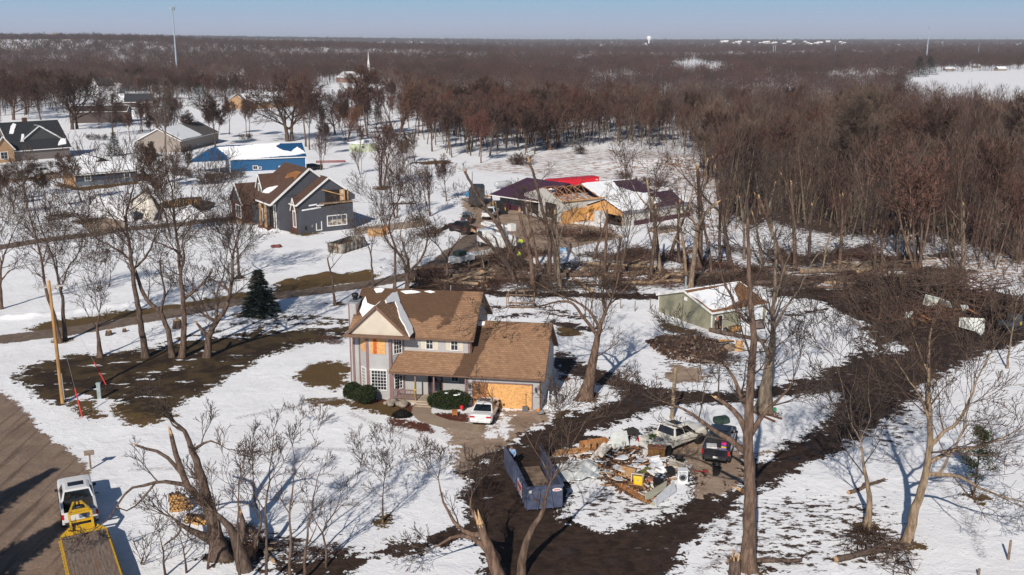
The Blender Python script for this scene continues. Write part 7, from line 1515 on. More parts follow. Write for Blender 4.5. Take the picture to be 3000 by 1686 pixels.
def fill(poly,n,hts,nt,size,seed,thin=1.0):# the crowd of trees between the ones set singly
    rng=random.Random(seed);P=np.array(scatter(poly,n,rng,1.2));n=len(P);H_=rs.uniform(*hts,n);base=gz(P[:,0],P[:,1]);Wd=H_*rs.uniform(.16,.26,n)*thin
    a=rs.uniform(0,2*np.pi,(n,nt));q=np.sqrt(rs.random((n,nt)));u=.34+.64*rs.random((n,nt))**.8;wd=Wd[:,None]*np.clip(.25+1.5*(u-.3),.2,1)*np.where(u > .85,1-(u-.85)*2.5,1)
    c=np.stack([P[:,:1]+np.cos(a)*q*wd,P[:,1:]+np.sin(a)*q*wd,base[:,None]+H_[:,None]*u],2);d=np.stack([np.cos(a)*q*.55+rs.normal(0,.25,(n,nt)),np.sin(a)*q*.55+rs.normal(0,.25,(n,nt)),np.full((n,nt),.9)],2);d /= np.linalg.norm(d,axis=2,keepdims=True)
    s=np.cross(d,rs.normal(0,1,(n,nt,3)));s /= np.linalg.norm(s,axis=2,keepdims=True);w_=size[0]*rs.uniform(.5,1.5,(n,nt,1));big=(rs.random((n,nt,1)) < .10);w_=np.where(big,w_*2.6,w_);L=H_[:,None,None]*size[1]*rs.uniform(.5,1.4,(n,nt,1));c=np.where(big,c*1.0-d*L*.8,c)
    v=np.stack([c-s*w_,c+s*w_,c+d*L*np.where(big,1.8,1)],2).reshape(-1,3);hue=np.repeat(rs.choice([0,1,1,2,5,5],n),nt)
    vs=[v];ms=[hue]
    for k in range(3):# stems as three crossing blades, leaning a little
        an=k*1.05;wv=np.stack([np.cos(an)*(.04+.009*H_),np.sin(an)*(.04+.009*H_),0*H_],1);tb=np.stack([P[:,0],P[:,1],base-.3],1);tp=tb+np.stack([np.sin(P[:,0]*7)*.13*H_,np.cos(P[:,1]*5)*.13*H_,H_*.9],1)
        vs.append(np.stack([tb-wv,tb+wv,tp],1).reshape(-1,3));ms.append(np.full(n,4))
    return np.concatenate(vs),np.concatenate(ms)
FW=[(2110,690),(2240,640),(2420,685),(2720,790),(3060,800),(3150,700),(3080,480),(2600,435),(2200,425),(2010,478),(2100,560)]
parts=[fill(FW,560,(6,16.5),215,(.026,.10),71),fill(FW,800,(2.5,7),120,(.018,.13),72,1.7),fill([(2000,480),(2600,438),(3100,480),(3100,375),(2600,335),(2000,335)],520,(9,14.5),210,(.036,.11),73),fill([(1215,408),(1300,455),(1420,462),(1560,432),(1850,430),(2010,440),(2060,350),(1800,335),(1500,325),(1250,320)],460,(10,15),300,(.034,.11),74),
         fill([(-80,300),(150,292),(420,285),(600,275),(700,262),(700,240),(-80,245)],300,(9,14),240,(.045,.12),75),fill([(1000,270),(1240,330),(1280,262),(1100,240)],70,(9,14),240,(.04,.12),76),fill([(-80,345),(120,340),(180,318),(-80,310)],40,(9,14),300,(.032,.11),77),
         far_band(405,800,62,190,(.055,.16),(10,15),0),far_band(800,1500,105,80,(.14,.2),(10,15),0),far_band(1500,3200,260,36,(.34,.3),(10,16),0),far_band(3200,8500,1900,22,(1.3,.5),(11,17),0),far_band(8500,22000,26000,14,(6,.5),(14,24),0)]
v=np.concatenate([p[0] for p in parts]);mi=np.concatenate([p[1] for p in parts])
parts=None
me=raw_mesh('distant_woods',v,None,np.arange(len(v)).reshape(-1,3),[TWIGD,TWIG,TWIGR,bark('purple_twigs',(.055,.036,.036),(.09,.062,.058),True),BARKL,TWIGT],False,mi)
o=bpy.data.objects.new('distant_woods',me);COL.objects.link(o);tag(o,'bare brown woods stretching to the horizon','woods',None,'stuff')


for i,(x,y,h_) in enumerate(((-33.2,43.5,12),(-39,47,14))):
    t=conifer('spruce_tree',['spruce just beyond the left edge, its shadow falling across the road','second spruce beyond the left edge shading the road'][i],1500,900,800,1,90+i,NEEDLED,10);t.location=(x,y,0);L_=list(t.children)
    for o in L_:bpy.data.objects.remove(o)
    rng=random.Random(i);v=[];fc=[]
    for k in range(5200):f=rng.random()**1.4;a=rng.uniform(0,6.28);r=(1-f)*h_*.27*math.sqrt(rng.random())*(1+.25*math.sin(a*5+f*30));b=len(v);c=(r*math.cos(a),r*math.sin(a),h_*(.06+.94*f));s=_norm((rng.gauss(0,1),rng.gauss(0,1),.2));v += [(c[0]-s[1]*.14,c[1]+s[0]*.14,c[2]),(c[0]+s[1]*.14,c[1]-s[0]*.14,c[2]),(c[0]+s[0]*.5,c[1]+s[1]*.5,c[2]-.1)];fc.append((b,b+1,b+2))
    o=bpy.data.objects.new('foliage',raw_mesh('foliage',v,None,fc,[NEEDLED],False));COL.objects.link(o);o.parent=t
    MB().tube([(0,0,-.2),(0,0,h_*.96)],[.2,.02],7).build('trunk',BARK,t)
# ================================================================= PEOPLE
SKIN=M('skin',(.42,.24,.17),.6,.08);HAIR=M('dark_hair',(.03,.018,.012),.8,.2);HAIRB=M('brown_hair',(.09,.05,.03),.8,.2)
def skinned(name,nodes,edges,radii,mat,parent,sub=1,root=0):
    me=bpy.data.meshes.new(name);me.from_pydata([tuple(p) for p in nodes],edges,[]);me.materials.append(mat);me.update()
    o=bpy.data.objects.new(name,me);COL.objects.link(o);o.parent=parent;o.modifiers.new('skin','SKIN')
    if len(me.skin_vertices):
        for i,r in enumerate(radii):me.skin_vertices[0].data[i].radius=(r,r) if not isinstance(r,tuple) else r;me.skin_vertices[0].data[i].use_root=(i == root)
    s=o.modifiers.new('sub','SUBSURF');s.levels=sub;s.render_levels=sub
    return o
def person(label,loc,rz,shirt,legs,lean=.1,arms=((.25,.35,.95),(.3,.3,1.0)),hair=HAIRB,cap=None,vest=None,stride=.12):
    t=thing('person',label,'person',loc,rz);ly=lambda z:lean*max(0,z-.95)
    J={'pelvis':(0,0,.95),'waist':(0,ly(1.1),1.1),'chest':(0,ly(1.32),1.32),'neck':(0,ly(1.47)+.02,1.47),'head':(0,ly(1.6)+.05,1.60),'crown':(0,ly(1.72)+.06,1.71)}
    for s,n in ((-1,'l'),(1,'r')):
        st=stride*s;J['hip'+n]=(.10*s,0,.90);J['knee'+n]=(.11*s,st*.6+.03,.50);J['ankle'+n]=(.12*s,st-.02,.09);J['toe'+n]=(.13*s,st+.14,.04)
        ax,ay,az=arms[0 if s < 0 else 1];J['sh'+n]=(.19*s,ly(1.4),1.40);J['el'+n]=(.27*s,ly(1.15)+ay*.25,1.14);J['wr'+n]=(ax*s,ay+ly(1.1),az);d=_norm(tuple(J['wr'+n][i]-J['el'+n][i] for i in range(3)));J['palm'+n]=tuple(J['wr'+n][i]+d[i]*.08 for i in range(3))
        for k,(sp,ln) in enumerate(((-.035,.07),(-.012,.085),(.012,.08),(.034,.065))):J['f%d%s' % (k,n)]=(J['palm'+n][0]+sp,J['palm'+n][1]+d[1]*ln,J['palm'+n][2]+d[2]*ln-.02);
        J['th'+n]=(J['wr'+n][0]-.05*s,J['wr'+n][1]+.03,J['wr'+n][2]-.03)
    K=list(J);ix={k:i for i,k in enumerate(K)};E=[('pelvis','waist'),('waist','chest'),('chest','neck'),('neck','head'),('head','crown')];Rd={'pelvis':.13,'waist':.12,'chest':.15,'neck':.055,'head':.095,'crown':.07}
    for n in 'lr':
        E += [('pelvis','hip'+n),('hip'+n,'knee'+n),('knee'+n,'ankle'+n),('ankle'+n,'toe'+n),('chest','sh'+n),('sh'+n,'el'+n),('el'+n,'wr'+n),('wr'+n,'palm'+n),('wr'+n,'th'+n)]+[('palm'+n,'f%d%s' % (k,n)) for k in range(4)]
        Rd.update({'hip'+n:.09,'knee'+n:.065,'ankle'+n:.045,'toe'+n:.035,'sh'+n:.06,'el'+n:.045,'wr'+n:.032,'palm'+n:.03,'th'+n:.011});Rd.update({'f%d%s' % (k,n):.010 for k in range(4)})
    skinned('body',[J[k] for k in K],[(ix[a],ix[b]) for a,b in E],[Rd[k] for k in K],SKIN,t)
    sk=['pelvis','waist','chest','neck','shl','ell','wrl','shr','elr','wrr'];xi={k:i for i,k in enumerate(sk)};pts=[J[k] for k in sk];pts[3]=lerp(J['chest'],J['neck'],.6)
    skinned('jacket',pts,[(0,1),(1,2),(2,3),(2,4),(4,5),(5,6),(2,7),(7,8),(8,9)],[.155,.15,.18,.07,.085,.065,.048,.085,.065,.048],shirt,t)
    lg=['pelvis','hipl','kneel','anklel','hipr','kneer','ankler'];skinned('trousers',[J[k] for k in lg],[(0,1),(1,2),(2,3),(0,4),(4,5),(5,6)],[.15,.105,.08,.065,.105,.08,.065],legs,t)
    for n in 'lr':m=MB();a=J['ankle'+n];b=J['toe'+n];m.tube([(a[0],a[1]-.05,.05),(a[0],a[1]+.03,.06),(b[0],b[1],.045),(b[0],b[1]+.05,.035)],[.05,.058,.05,.03],8);m.build('boot',BLACKM,t)
    h=J['head'];m=MB();m.ball((h[0],h[1]-.02,h[2]+.045),(.10,.112,.10),0,10,6);m.build('cap' if cap else 'hair',cap or hair,t)
    if cap:m=MB();m.box(h[0]-.07,h[0]+.07,h[1]+.05,h[1]+.17,h[2]+.04,h[2]+.06);m.build('cap_visor',cap,t)
    m=MB();m.tube([(h[0],h[1]+.085,h[2]-.0),(h[0],h[1]+.115,h[2]-.03),(h[0],h[1]+.09,h[2]-.045)],[.008,.014,.008],6);m.build('nose',SKIN,t)
    for s in (-1,1):m=MB();m.ball((h[0]+.035*s,h[1]+.09,h[2]+.005),.011,0,6,4);m.build('eye',BLACKM,t);m=MB();m.ball((h[0]+.098*s,h[1]+.01,h[2]-.01),(.014,.022,.03),0,6,5);m.build('ear',SKIN,t)
    m=MB();m.obox((h[0],h[1]+.092,h[2]-.065),(.045,.012,.008));m.build('mouth',M('lips',(.30,.12,.10),.6),t)
    if vest:skinned('safety_vest',[J['pelvis'],J['waist'],J['chest'],lerp(J['chest'],J['neck'],.4)],[(0,1),(1,2),(2,3)],[.17,.17,.195,.14],vest,t)
    return t
p=DFm.world(.55,7.3);person('person in a light blue shirt and dark jeans working between the open dumpster doors',p,150,M('light_blue_shirt',(.22,.36,.58),.8,.1),M('dark_jeans',(.02,.025,.045),.9,.2),.35,((.22,.34,.95),(.26,.32,.98)))
p=GG(*zs(965,765));person('person in a red cap and dark jacket bending over by the shed doorway',p,200,M('dark_brown_jacket',(.05,.04,.03),.9,.2),M('brown_work_trousers',(.10,.06,.035),.9,.2),.5,((.2,.4,.8),(.22,.42,.85)),cap=M('red_cap',(.5,.03,.03),.7))
HV=M('hi_vis_yellow',(.55,.75,.03),.6,.08)
p=GG(*zc_(992,1010));person('worker in a hi-vis yellow vest standing at the bucket truck',p,160,HV,M('navy_work_trousers',(.03,.035,.05),.9,.2),.1,vest=HV)
p=GG(*zc_(978,1180));person('worker in a hi-vis yellow vest by the brush in front of the bucket truck',p,100,HV,M('grey_work_trousers',(.10,.10,.10),.9,.2),.2,vest=HV)
# ================================================================= POLES, POSTS, MASTS
POLEW=M('honey_pole_wood',(.36,.20,.075),.85,.3,2,stretch=(1,1,.2));POLEG=M('grey_pole_wood',(.25,.19,.12),.9,.3,2)
b=GG(184,1182);tp=PY(143,823,b[1]+.6);t=thing('utility_pole','leaning honey-coloured wooden utility pole with crossarm at the left','utility pole',b);d=tp-b
m=MB();m.tube([(0,0,-.3),d*.5,d],[.17,.14,.11],10);m.build('pole',POLEW,t)
a0=PY(*z4(268,952),tp[1])-b;a1=PY(*z4(466,931),tp[1])-b;m=MB();m.bar(a0,a1,.11,.14);arm=m.build('crossarm',M('silvered_wood',(.33,.31,.29),.9,.2),t)
for k in (.05,.3,.7,.95):q=Vector(a0)*(1-k)+Vector(a1)*k;m=MB();m.lathe(tuple(q+Vector((0,0,.07))),[(.03,0),(.06,.05),(.05,.14),(0,.16)],8);m.build('insulator',STEEL,arm)
m=MB();m.tube([d*.03+np.array([.2,-.05,0]),d*.25+np.array([.19,-.05,0])],.045,8);m.build('conduit',STEEL,t)
b2=GG(1968,1226);tp=PY(1979,1078,b2[1]);t=thing('wooden_pole','short bare wooden pole beside the cream pickup','pole',b2);m=MB();m.tube([(0,0,-.3),tp-b2],[.17,.14],10);m.build('pole',POLEG,t)
for i,(q0,q1) in enumerate(((z8(583,328),z8(530,128)),((312,1128),(276,1062)))):
    b=GG(*q0);e=PY(*q1,b[1]+.3);t=thing('guy_marker',['red guy wire guard beside the wooden utility pole','red guy wire guard slanting behind the grey utility pedestal'][i],'marker',b);m=MB();m.tube([(0,0,-.1),e-b],[.05,.05],8);m.build('sleeve',M('bright_red_plastic',(.65,.03,.03),.5),t);m=MB();f_=e-b;m.tube([f_,f_*2.2],[.012,.012],4);m.build('wire',STEEL,t)
b=GG(*z8(705,200));t=thing('utility_pedestal','grey-green utility pedestal standing in the patchy snow','pedestal',b,10);m=MB();m.box(-.16,.16,-.14,.14,0,1.35);m.build('cabinet',M('grey_green_steel',(.28,.34,.34),.5),t,bevel=.02);m=MB();m.box(-.19,.19,-.17,.17,1.35,1.45);m.build('lid',M('grey_green_steel',(.28,.34,.34),.5),t)
b=PY(*z8(648,745),68.5);b[2]=0;t=thing('mailbox','brown mailbox on a post at the road edge before the white pickup','mailbox',b,20);m=MB();m.box(-.06,.06,-.06,.06,-.1,1.1);m.build('post',OLDWOOD,t);m=MB();m.prism([(-.34,.14*math.cos(a),1.25+.15*math.sin(a)) for a in np.linspace(0,math.pi,9)]+[(-.34,-.14,1.08),(-.34,.14,1.08)],(.66,0,0));m.build('box',M('brown_mailbox',(.20,.15,.12),.6),t);m=MB();m.box(-.36,-.34,-.14,.14,1.08,1.4);m.build('door',M('yellow_strip',(.5,.42,.05),.6),t)
for i,(q0,q1) in enumerate(((zr(2172,1345),zr(2190,1215)),(zr(1972,1450),zr(1980,1405)))):
    b=GG(*q0);e=PY(*q1,b[1]);t=thing('fence_post',['grey fence post standing in the lower right snow','fence post at the bottom edge, lower right'][i],'fence post',b);m=MB();m.tube([(0,0,-.2),e-b],[.08,.07],7);m.build('post',OLDWOOD,t)
for i,px in enumerate((1735,1775,1818,1860,1905,1940)):
    b=GG(px,905+(i % 2)*8);t=thing('fence_post','thin wooden post of the wire fence left of the shed','fence post',b,0,'posts of the wire fence by the shed');m=MB();m.tube([(0,0,-.2),(0,0,1.25)],.05,6);m.build('post',OLDWOOD,t)
for i,(x,y,r,h) in enumerate(((770,1285,.32,.5),(880,1262,.2,.35),(1255,1235,.45,.9))):
    b=GG(*z4(x,y));t=thing('tree_stump',['tree stump on the snow strip beside the farm lane','small uprooted stump right of the larger stump by the lane','torn pale tree stump between the dark trunks left of the house'][i],'stump',b);m=MB();m.tube([(0,0,-.1),(0,0,h*.5),(.02,0,h)],[r*1.3,r,r*.9],10);m.build('bark',BARK,t);m=MB();m.lathe((.02,0,h),[(r*.88,0),(r*.5,.06),(r*.3,.25 if i == 2 else .02),(0,.1)],9);m.build('cut_face',FRESH,t)
b=GG(*zr(345,1445));t=thing('broken_stump','shattered stump with pale splinters at the foot of the scarred tree, lower right','stump',b);m=MB();m.tube([(0,0,-.2),(0,0,1.0)],[.38,.3],10);m.build('bark',BARK,t)
for k in range(6):a=k*1.05;m=MB();m.tube([(.22*math.cos(a),.22*math.sin(a),.8),(.26*math.cos(a),.26*math.sin(a),1.1+.25*(k % 3))],[.08,.01],5);m.build('splinter',FRESH,t)
GALV=M('galvanised_tower',(.30,.36,.42),.5,.08)
def mast(name,label,px,pybase,pytop,depth,r0,r1,cat='tower',heads=0,pxt=None):
    b=PY(px,pybase,depth);b[2]=gzf(b[0],b[1]);e=PY(pxt or px,pytop,depth);h=e[2]-b[2];t=thing(name,label,cat,b);m=MB();m.tube([(0,0,0),(0,0,h)],[r0,r1],8);m.build('mast',GALV,t)
    if heads:
        m=MB();m.lathe((0,0,h-2.2),[(r1,0),(1.6,.1),(1.6,.25),(r1,.3)],10);pl=m.build('platform',GALV,t)
        for k in range(heads):a=k*6.283/heads;m=MB();m.box(1.6*math.cos(a)-.22,1.6*math.cos(a)+.22,1.6*math.sin(a)-.22,1.6*math.sin(a)+.22,h-2.6,h+.2);m.build('antenna',GALV,pl)
    return t
mast('cell_tower','tall pale steel cell tower standing above the woods at the upper left',520,226,20,800,.8,.36,'tower',9,510)
mast('cell_tower','thin distant cell tower against the sky at the upper right',2714,175,78,1400,.9,.5,'tower',6,2719)
for i,(x,y1,dp,lb) in enumerate(((845,74,6000,'faint radio mast above the blue ridge in the upper left'),(1371,107,3800,'short faint mast on the horizon left of the tall centre one'),(1453,88,4600,'tallest faint mast on the horizon near the centre'),(1508,108,3800,'short faint mast right of the tallest centre one'),(1674,106,3800,'lone faint mast between the centre masts and the water tower'),(1807,106,3800,'faint mast left of the water tower'),(1912,100,4600,'faint mast just right of the water tower'),(858,99,6000,'low faint mast right of the upper left radio mast'))):
    mast('radio_mast',lb,x,122,y1,dp,.55,.35,'mast')
for i,(x,lb) in enumerate(((2265,'left wooden power pylon in the far right woods'),(2271,'right wooden power pylon of the pair in the far right woods'),(2446,'single power pylon in the far right woods'),(2866,'pale steel pylon in the woods at the far right edge'))):mast('power_pylon',lb,x,158,134,1700,.5,.4,'pylon')
b=PY(1901,124,4600);b[2]=gzf(b[0],b[1]);t=thing('water_tower','white water tower on the horizon right of the centre','water tower',b);e=PY(1901,106,4600)[2]-b[2];m=MB();m.lathe((0,0,0),[(7,0),(3.2,3),(3,e-20),(9,e-14),(10.5,e-8),(9,e-2),(4,e),(0,e)],16);m.build('tank',WHITE,t)
# distant houses, the town on the hill
FARH=[MB().box(-7,7,-4.5,4.5,-1,3.2),MB().slab([(-7.5,-5,3.0),(7.5,-5,3.0),(7.5,0,6),(-7.5,0,6)],.2).slab([(-7.5,5,3.0),(7.5,5,3.0),(7.5,0,6),(-7.5,0,6)],.2)]
fh=thing('far_house','x','house',(0,0,0));FARH[0].build('wall',BEIGE,fh);FARH[1].build('roof',SNOW,fh)
rng=random.Random(31);first=True
def far_house(px,py,label,group=None,sc=1.0,z=None):
    global first
    p=G(px,py);p[2]=gzf(p[0],p[1])
    if p[1] > 3500:Y=5200 if px < 700 else 4300;q=PY(px,py,Y);p=np.array([q[0],Y,max(gzf(q[0],Y),q[2]-3)])
    if first:o=fh;first=False;o.location=tuple(p);o.rotation_euler=(0,0,rng.uniform(-.6,.6));o['label']=label
    else:o=copy_tree(fh,p,rng.uniform(-35,35),label)
    o.scale=(sc,)*3
    if group:o['group']=group
for (px,py,lb) in [(1600,248,'snowy-roofed house in a gap of the middle woods, left one'),(1745,252,'snowy-roofed house in a gap of the middle woods, right one'),(1960,222,'house with snowy roof left of the far snowfield gap'),(2070,208,'house beside the snowy gap in the middle of the far woods'),(2340,205,'left grey roof of two houses before the far pines'),(2400,212,'gabled grey house before the far pines'),(2430,205,'gabled house right beside the other before the far pines'),(2610,228,'low white house left of the far right snowfield'),(2860,200,'yellow-tan farmhouse beyond the far right snowfield'),(2930,208,'long low building beyond the far right snowfield'),(420,150,'tiny white house on the wooded ridge, upper left'),(980,160,'tiny white house alone in the upper middle woods'),(2780,208,'white-roofed farm building left end of the far right field'),(1720,188,'house at the snowy gap beside the lone dark pine'),(150,262,'small snowy roof among the trees left of the white farmhouse'),(700,228,'snowy roof in the woods right of the cell tower'),(1180,236,'snowy roof in the trees just right of the church'),(560,236,'snowy roof beside the broad dark pine, upper left'),(1330,232,'snowy roof in the woods between the church and the centre')]:far_house(px,py,lb,None,.7)
for k in range(34):far_house(rng.uniform(2080,2480),rng.uniform(122,131),'tiny pale-roofed house of the far subdivision on the horizon, right of centre','far subdivision houses on the horizon',rng.uniform(.8,1.4))
for k in range(26):far_house(rng.choice((rng.uniform(0,110),rng.uniform(0,290))),rng.uniform(106,121),'tiny pale building of the hazy town at the far left horizon','hazy town buildings at the far left',rng.uniform(1.2,2.6))
b=PY(165,121,6200);b[2]=gzf(b[0],b[1])-2;t=thing('hospital_block','large pale tan block of buildings on the hazy left horizon','building',b);e=PY(165,104,6200)[2]-b[2];TANB=M('pale_tan_stone',(.42,.34,.27),.9,.1)
m=MB();m.box(-38,40,0,30,0,e*.72);m.build('wing',TANB,t);m=MB();m.box(-50,-10,5,35,0,e*1.02);m.build('tower',TANB,t);m=MB();m.lathe((-25,20,e*1.02),[(10,0),(10,6),(8,12),(3,16),(0,22)],10);m.build('dome',M('gold_dome',(.4,.28,.1),.4),t)
# ================================================================= FALLEN WOOD, FIREWOOD, BRUSH
BR=[]
for i in range(5):
    rng=random.Random(500+i);w=Wood()
    for k in range(210):
        a=rng.uniform(0,6.283);q=rng.random()**.6;c=(q*2.2*math.cos(a),q*1.5*math.sin(a),rng.random()*.75*(1-q*q)+.05);L=rng.uniform(.5,2.2);dr=_norm((rng.gauss(0,1),rng.gauss(0,.8),rng.gauss(.08,.28)));p0=tuple(c[j]-dr[j]*L*.5 for j in range(3));pts=[p0];q_=p0
        for j in range(3):dr=_norm((dr[0]+rng.gauss(0,.16),dr[1]+rng.gauss(0,.16),dr[2]+rng.gauss(0,.1)));q_=tuple(q_[m_]+dr[m_]*L/3 for m_ in range(3));pts.append(q_)
        r=rng.choice((.01,.012,.015,.02,.035));w.br(pts,[r,r*.9,r*.7,r*.4],4)
    BR.append(w.mesh('brush_sticks',[[TWIG,TWIGD,BARK,TWIG,TWIGD][i]]))
def brush(px,py,label,group=None,sc=(1,1,1),rz=0,i=0,name='brush_pile'):
    p=GG(px,py);o=bpy.data.objects.new(name,BR[i % 5]);COL.objects.link(o);o.location=tuple(p);o.rotation_euler=(0,0,R(rz));o.scale=sc;return tag(o,label,'brush pile',group)
rng=random.Random(41)
for k in range(95):
    px=rng.uniform(1240,2800);py=rng.uniform(735,852) if px > 1400 else rng.uniform(800,840)
    if 1930 < px < 2280 and py > 838:py=825
    brush(px,py,'tangle of fallen branches in the storm-damaged strip behind the mud track','tangles of fallen branches in the storm strip',(rng.uniform(1.0,2.2),rng.uniform(.8,1.4),rng.uniform(.7,1.5)),rng.uniform(0,180),k)
for i,(px,py,s,lb) in enumerate([(1660,690,2.0,'brush heap in front of the ripped workshop'),(1735,700,1.8,'second brush heap in front of the ripped workshop'),(1260,690,1.6,'brush at the left edge of the barn yard'),(1230,655,1.4,'brush and junk left of the dark pickup'),(1480,770,1.7,'brush in front of the chipper trailer'),(1560,750,1.5,'brush below the bucket truck'),(2590,860,3.0,'big dark brush heap behind the white wreck panels'),(2720,870,3.2,'widest dark brush heap at the right of the wreck panels'),(2850,880,3.2,'dark brush heap near the right edge above the mud road'),(2560,905,2.6,'dark brush heap left of the white wreck panels'),(2690,935,2.2,'brush between the white wreck panels'),(2950,920,2.6,'brush heap cut by the right edge'),(2040,992,1.1,'brush heap before the green shed wall'),(1985,1020,1.0,'brown brush and rubble heap left of the plywood sheets'),(2090,1005,.8,'brush at the shed corner'),(2110,1055,1.0,'brush heap right of the bare dirt patch'),(2530,1590,1.1,'brush heap at the foot of the tree in the lower right'),(2600,1625,1.2,'second brush heap at the lower right tree foot'),(720,1570,.9,'brush at the foot of the gnarled tree, lower left'),(830,1610,.8,'brush right of the gnarled tree, lower left'),(930,1625,.8,'brush beside the tyre tracks, bottom left of centre'),(180,640,1.6,'dark fallen brush left of the collapsed house'),(250,650,1.4,'brush against the collapsed house side'),(970,1000,.8,'small pile of twigs left of the front shrubs')]):
    brush(px,py,lb,None,(s,s*.8,s*(.95 if py < 950 else .75)),i*37,i)
LOGM=[]
for i in range(3):
    rng=random.Random(600+i);w=Wood();h=5.5;pts=[(-h/2+h*k/6,rng.uniform(-.12,.12),.2) for k in range(7)];w.br(pts,[.2*(1-.05*k) for k in range(7)],8)
    for b_ in range(3):k=rng.randrange(2,6);q=pts[k];w.br([q,(q[0]+.6,q[1]+rng.uniform(-.7,.7),.45),(q[0]+1.3,q[1]+rng.uniform(-1.3,1.3),.6)],[.09,.07,.04],5)
    ends_=[]
    for mb in (MB().tube([(-h/2-.02,pts[0][1],.2),(-h/2+.03,pts[0][1],.2)],.195,9),MB().tube([(h/2-.03,pts[-1][1],.2),(h/2+.02+.2*(i == 1),pts[-1][1],.2)],[.14,.1],9)):
        me2=bpy.data.meshes.new('cut_end');me2.from_pydata(mb.v,[],mb.f);me2.materials.append(FRESH);me2.update();ends_.append(me2)
    LOGM.append((w.mesh('log_bark',[[BARK,BARKL,BARK][i]]),*ends_))
def log(px,py,label,group=None,sc=1.0,rz=0,i=0,z=0,th=1.0):
    p=GG(px,py);t=thing('fallen_log',label,'log',(p[0],p[1],p[2]+z),rz,group);t.scale=(sc,sc*th,sc*th)
    for nm,me in zip(('trunk','cut_end','cut_end'),LOGM[i % 3]):o=bpy.data.objects.new(nm,me);COL.objects.link(o);o.parent=t
rng=random.Random(43)
for k in range(85):
    px=rng.uniform(1280,2720);log(px,rng.uniform(785,848) if not 1930 < px < 2280 else rng.uniform(790,830),'fallen tree trunk lying among the branches of the storm strip','fallen trunks in the storm strip',rng.uniform(.5,1.7),rng.choice((rng.uniform(-25,25),rng.uniform(-25,25),rng.uniform(0,180))),k,0,rng.uniform(.7,1.2))
for i,(px,py,s,a,lb) in enumerate([(2560,790,2.3,12,'huge uprooted trunk lying across the strip at the right'),(2450,800,1.8,8,'long snowy fallen trunk left of the huge uprooted one'),(1300,675,1.5,70,'fallen trunk beside the parked dark pickup'),(2160,990,1.2,-40,'log lying before the shed doorway'),(2080,1065,.7,160,'dark log on the rubble before the shed'),(2560,1625,1.0,20,'sawn branch piece in the lower right brush'),(2540,1430,.7,35,'forked branch lying on the lower right snow'),(760,1600,.9,-60,'split log at the foot of the gnarled tree'),(2240,1650,.8,0,'split pale log right of the scarred tree foot'),(1180,600,.9,10,'log on the snow by the retaining wall')]):log(px,py,lb,None,s,a,i)
FWD=M('cut_log_end',(.5,.27,.09),.85,.3,5)
fw=MB().tube([(0,-.22,0),(0,.22,0)],.1,8,0);fe=MB().tube([(0,-.235,0),(0,-.215,0)],.092,8,0);_f=None
def firewood(px,py,nx,nz,label,group,rz):
    global _f
    b=GG(px,py);rr=random.Random(px)
    for j in range(nz):
        for k in range(nx-j//2):
            p=(b[0]+(k-nx/2+.5*(j % 2))*.2*math.cos(R(rz))+rr.uniform(-.02,.02),b[1]+(k-nx/2+.5*(j % 2))*.2*math.sin(R(rz))+rr.uniform(-.05,.05),b[2]+.1+j*.175)
            if _f is None:t=thing('firewood_log',label,'firewood',p,rz,group);fw.build('bark',BARK,t);fe.build('cut_end',FWD,t);_f=t
            else:t=copy_tree(_f,p,rz+rr.uniform(-12,12),label);t['group']=group
            t.scale=(rr.uniform(.8,1.2),)*3
firewood(*[int(v_) for v_ in z8(1290,985)],7,7,'round log of the firewood stack left of the gnarled trunk','firewood stack by the gnarled tree',20)
firewood(*[int(v_) for v_ in z8(1400,1080)],7,3,'log of the low firewood row at the foot of the gnarled trunk','low firewood row by the gnarled tree',-15)
firewood(*[int(v_) for v_ in zs(1190,760)],8,4,'split log of the firewood heap against the shed wall','firewood heap at the shed',30)
firewood(*[int(v_) for v_ in zc_(570,345)],6,2,'pale round log piled beside the black box trailer','round logs by the box trailer',0)
# ================================================================= THE DEBRIS HEAP
zt=zoomed(1550,1200,500/2413)
BRD=[M('brown_board',(.16,.075,.035),.8,.35,3),M('tan_board',(.42,.24,.11),.8,.25,3),M('white_board',(.62,.60,.58),.7,.12,3),M('dark_board',(.045,.03,.024),.85,.3,3),M('orange_board',(.36,.16,.06),.8,.3,3)]
BN=['brown','tan','white-painted','dark','orange-brown']
rng=random.Random(77);HEAP=[(480,660),(660,560),(900,500),(1250,470),(1480,540),(1700,700),(2000,850),(2080,980),(1950,1180),(1720,1340),(1480,1270),(1230,1120),(1050,1040),(860,900),(940,760)]
heap_c=GG(*zt(1400,850))
def heap_h(p):d=math.hypot((p[0]-heap_c[0])/4.2,(p[1]-heap_c[1])/4.5);return max(0,.75*(1-d*d))
for k in range(215):
    while True:
        x,y=rng.uniform(480,2080),rng.uniform(470,1340)
        if inside((x,y),HEAP):break
    p=GG(*zt(x,y));i=rng.choice((0,0,0,1,2,3,3,4));L=rng.uniform(.5,2.2);wd_=rng.uniform(.04,.09);m=MB();m.box(-L/2,L/2,-wd_,wd_,-.018,.018)
    o=m.build('loose_board',BRD[i]);o.location=(p[0],p[1],p[2]+.05+rng.random()*heap_h(p));o.rotation_euler=(R(rng.uniform(-25,25)),R(rng.uniform(-18,18)),R(rng.uniform(0,180)))
    tag(o,'%s board lying loose in the debris heap right of the blue dumpster' % BN[i],'board','%s boards in the debris heap' % BN[i])
